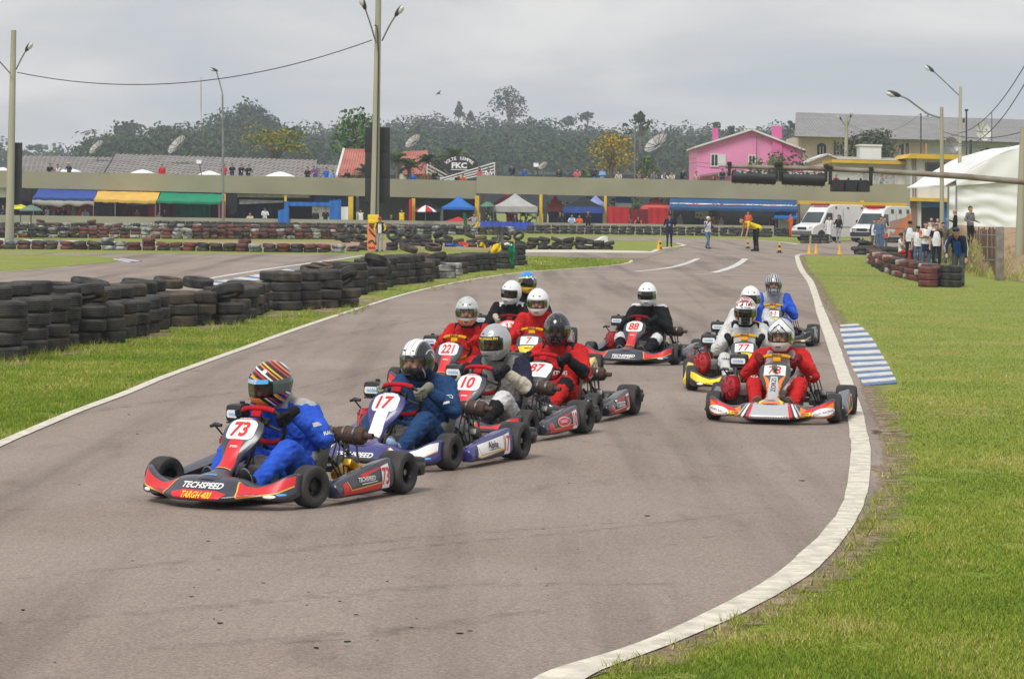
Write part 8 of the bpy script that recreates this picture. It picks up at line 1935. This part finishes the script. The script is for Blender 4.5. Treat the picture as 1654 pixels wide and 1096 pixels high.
tree('yellow green tree with orange blossom behind the right terrace',986,208,300,96,218,L_AUT2,'round',.25,1.0,nlobes=30);tree('loose bright green shrub right of the orange blossom tree',1045,252,306,50,220,L_BRIGHT,'round',.30,2.0,cat='shrub',name='shrub');tree('pale green bush at the foot of the orange blossom tree',952,262,306,30,219,L_BRIGHT,'bush',.3,1,cat='shrub',name='shrub',nlobes=10)
tree('olive bush in front of the pink house',1252,238,300,96,221.5,L_BRIGHT,'bush',.30,3.0,cat='shrub',name='shrub',nlobes=18);tree('round dark tree before the arched hall windows',1404,210,290,120,239,L_OLIVE,'round',.34,2.0,nlobes=40);tree('small tree tip showing above the hall roof',1497,179,290,34,330,L_DARK,'round',.5,1.2,nlobes=10);tree('little tree at the marquee corner by the pale wall',1592,230,300,34,215,L_DARK,'sparse',.3,.9,nlobes=12)
for i,(px,yt,w_,m,lb)in enumerate(((640,236,44,L_BRIGHT,'spiky palm left of the salmon roof'),(660,250,40,L_OLIVE,'palm in front of the salmon roof'),(690,236,36,L_OLIVE,'palm under the satellite dish'),(733,236,56,L_BRIGHT,'broad bright palm behind the oval sign'),(590,262,40,L_OLIVE,'low palm over the red tiled house'),(715,246,36,L_OLIVE,'palm left of the oval sign'))):palm(lb,px,yt+10,300,w_*1.35,204.5+i,m)
tree('dark shrub under the step of the terrace',795,312,374,30,208,L_DARK,'bush',.35,3,cat='shrub',name='shrub',nlobes=12)
for i,(px,w_)in enumerate(((842,64),(900,60),(955,70),(1018,70),(1068,60))):tree(('dark hedge clump behind the grey gazebo','dark hedge clump behind the dark pillar','dark hedge clump behind the black peaked gazebo','dark hedge clump behind the small kiosk sign','dark hedge clump behind the salmon gazebo')[i],px,305,374,w_,208,L_DARK,'bush',.40,3.2,cat='hedge',name='hedge',nlobes=16)
def hill(name,ridge,Yr,Yf,base):
 """ridge: list of (px, py) skyline; the slope falls to 'base' py at Yf"""
 xs=[p[0]for p in ridge];ys=[p[1]for p in ridge];n=80;rows=[]
 for j in range(9):
  v=j/8;r=[]
  for i in range(n+1):
   x=lerp(xs[0],xs[-1],i/n);yr=float(np.interp(x,xs,ys))+29;a,b=P(x,yr,Yr),P(x,base,Yf);r.append(Vector((lerp(a.x,b.x,v),lerp(Yr,Yf,v),lerp(a.z,b.z,v**.85))))
  rows.append(r)
 back=[Vector((p.x*1.06,p.y+90,gz(Yr)))for p in rows[0]]
 mb=MB();mb.rings([back]+rows,False,False);o=mb.build(name,[mat('hill_soil',(.035,.052,.024),.95)],ang=80);o['kind']='structure'
 return rows
RA=[(140,246),(160,226),(172,214),(190,204),(205,201),(222,207),(236,218),(250,214),(265,207),(285,204),(305,201),(325,199),(342,190),(358,178),(375,173),(400,171),(425,172),(440,184),(448,200),(470,216),(500,232)]
RB=[(430,222),(462,214),(480,205),(500,208),(530,202),(560,198),(600,192),(640,189),(670,188),(700,184),(730,186),(770,188),(800,186),(830,185),(860,186),(880,190),(905,197),(930,196),(955,199),(985,205),(1020,206),(1060,205),(1090,207),(1120,209),(1150,206),(1180,209),(1220,207),(1260,203),(1290,200),(1340,204)]
RC=[(-80,244),(0,243),(40,241),(62,240),(90,246),(130,247),(170,246),(260,246)]
forest_q,forest_t=[],[]
def cover(rows,nx,ny,r0,leaf,per):
 for j in range(ny):
  for i in range(nx):
   u,v=(i+rnd.uniform(0,1))/nx,(j+rnd.uniform(0,.9))/ny;a=u*(len(rows[0])-1);b=v*(len(rows)-1);i0,j0=min(int(a),len(rows[0])-2),min(int(b),len(rows)-2)
   p=rows[j0][i0].lerp(rows[j0][i0+1],a-i0).lerp(rows[j0+1][i0].lerp(rows[j0+1][i0+1],a-i0),b-j0);r=r0*rnd.uniform(.6,1.35);hgt=r*rnd.uniform(.7,1.5)
   lobes=[((p.x,p.y,p.z+hgt*.5),(r,r,hgt*.7))]+[((p.x+rnd.uniform(-.6,.6)*r,p.y-rnd.uniform(0,.5)*r,p.z+hgt*rnd.uniform(.3,1.15)),(r*.45,r*.45,r*.38))for _ in range(3)]
   q,t=leaf_cloud(lobes,leaf,per,min(.9,max(.12,rnd.gauss(.45,.2))),.5);forest_q.append(q);forest_t.append(t)
cover(hill('hill',RA,720,520,268),36,10,3.4,1.0,.9);cover(hill('hill',RB,900,560,282),80,13,4.0,1.15,.9);cover(hill('hill',RC,1000,800,270),28,3,4.5,1.7,1.0)
o=leaf_obj('forest',np.concatenate(forest_q),np.concatenate(forest_t),L_FOREST);tag(o,'dense mixed woodland covering the hills behind the circuit','forest',kind='stuff')
for px,yt,yb,w_,Y,k,lb in((822,139,204,74,850,'round','tallest umbrella shaped tree on the ridge'),(741,165,196,22,880,'cone','pointed conifer on the ridge above the oval sign'),(760,180,198,16,880,'cone','lower conifer beside the pointed one on the ridge'),(949,179,208,26,860,'umbrella','flat topped araucaria on the ridge right of the tallest tree'),(918,188,206,22,860,'round','small round tree on the ridge near the araucaria'),(1034,182,240,62,420,'sparse','airy tree behind the thin steel pole'),(206,198,230,66,700,'round','spreading tree on the left hill crest'),(268,203,225,40,700,'round','rounded tree on the left hill, second from the crest tree'),(400,168,205,92,690,'round','broad dark tree crowning the left hill'),(62,234,250,40,950,'umbrella','lone low tree on the far left skyline'),(1158,196,222,18,560,'round','small tree on the ridge left of the pink house'),(1180,203,222,16,560,'round','tiny tree on the ridge behind the pink chimney'),(1276,196,224,30,560,'sparse','thin tree between the pink house and the hall roof'),(480,204,226,22,700,'round','small tree in the dip between the two hills'),(142,228,250,22,800,'sparse','bare twigged tree left of the left hill')):
 tree(lb,px,yt,yb,w_,Y,L_FOREST,k,1.0 if Y>600 else .6,1.6,nlobes=22)
hz=MB();hz.bx(-690,690,-60,1240,-1.2,75);o=hz.build('haze',[],smooth=False);o['kind']='stuff';o['label']='thin grey haze over the distant hills'
m=bpy.data.materials.new('thin_haze');m.use_nodes=True;nt=m.node_tree;nt.nodes.clear();ou=nt.nodes.new('ShaderNodeOutputMaterial');pv=nt.nodes.new('ShaderNodeVolumePrincipled');pv.inputs['Color'].default_value=(.80,.86,.95,1);pv.inputs['Density'].default_value=0.00044;pv.inputs['Anisotropy'].default_value=0.0;nt.links.new(pv.outputs[0],ou.inputs['Volume']);o.data.materials.clear();o.data.materials.append(m)
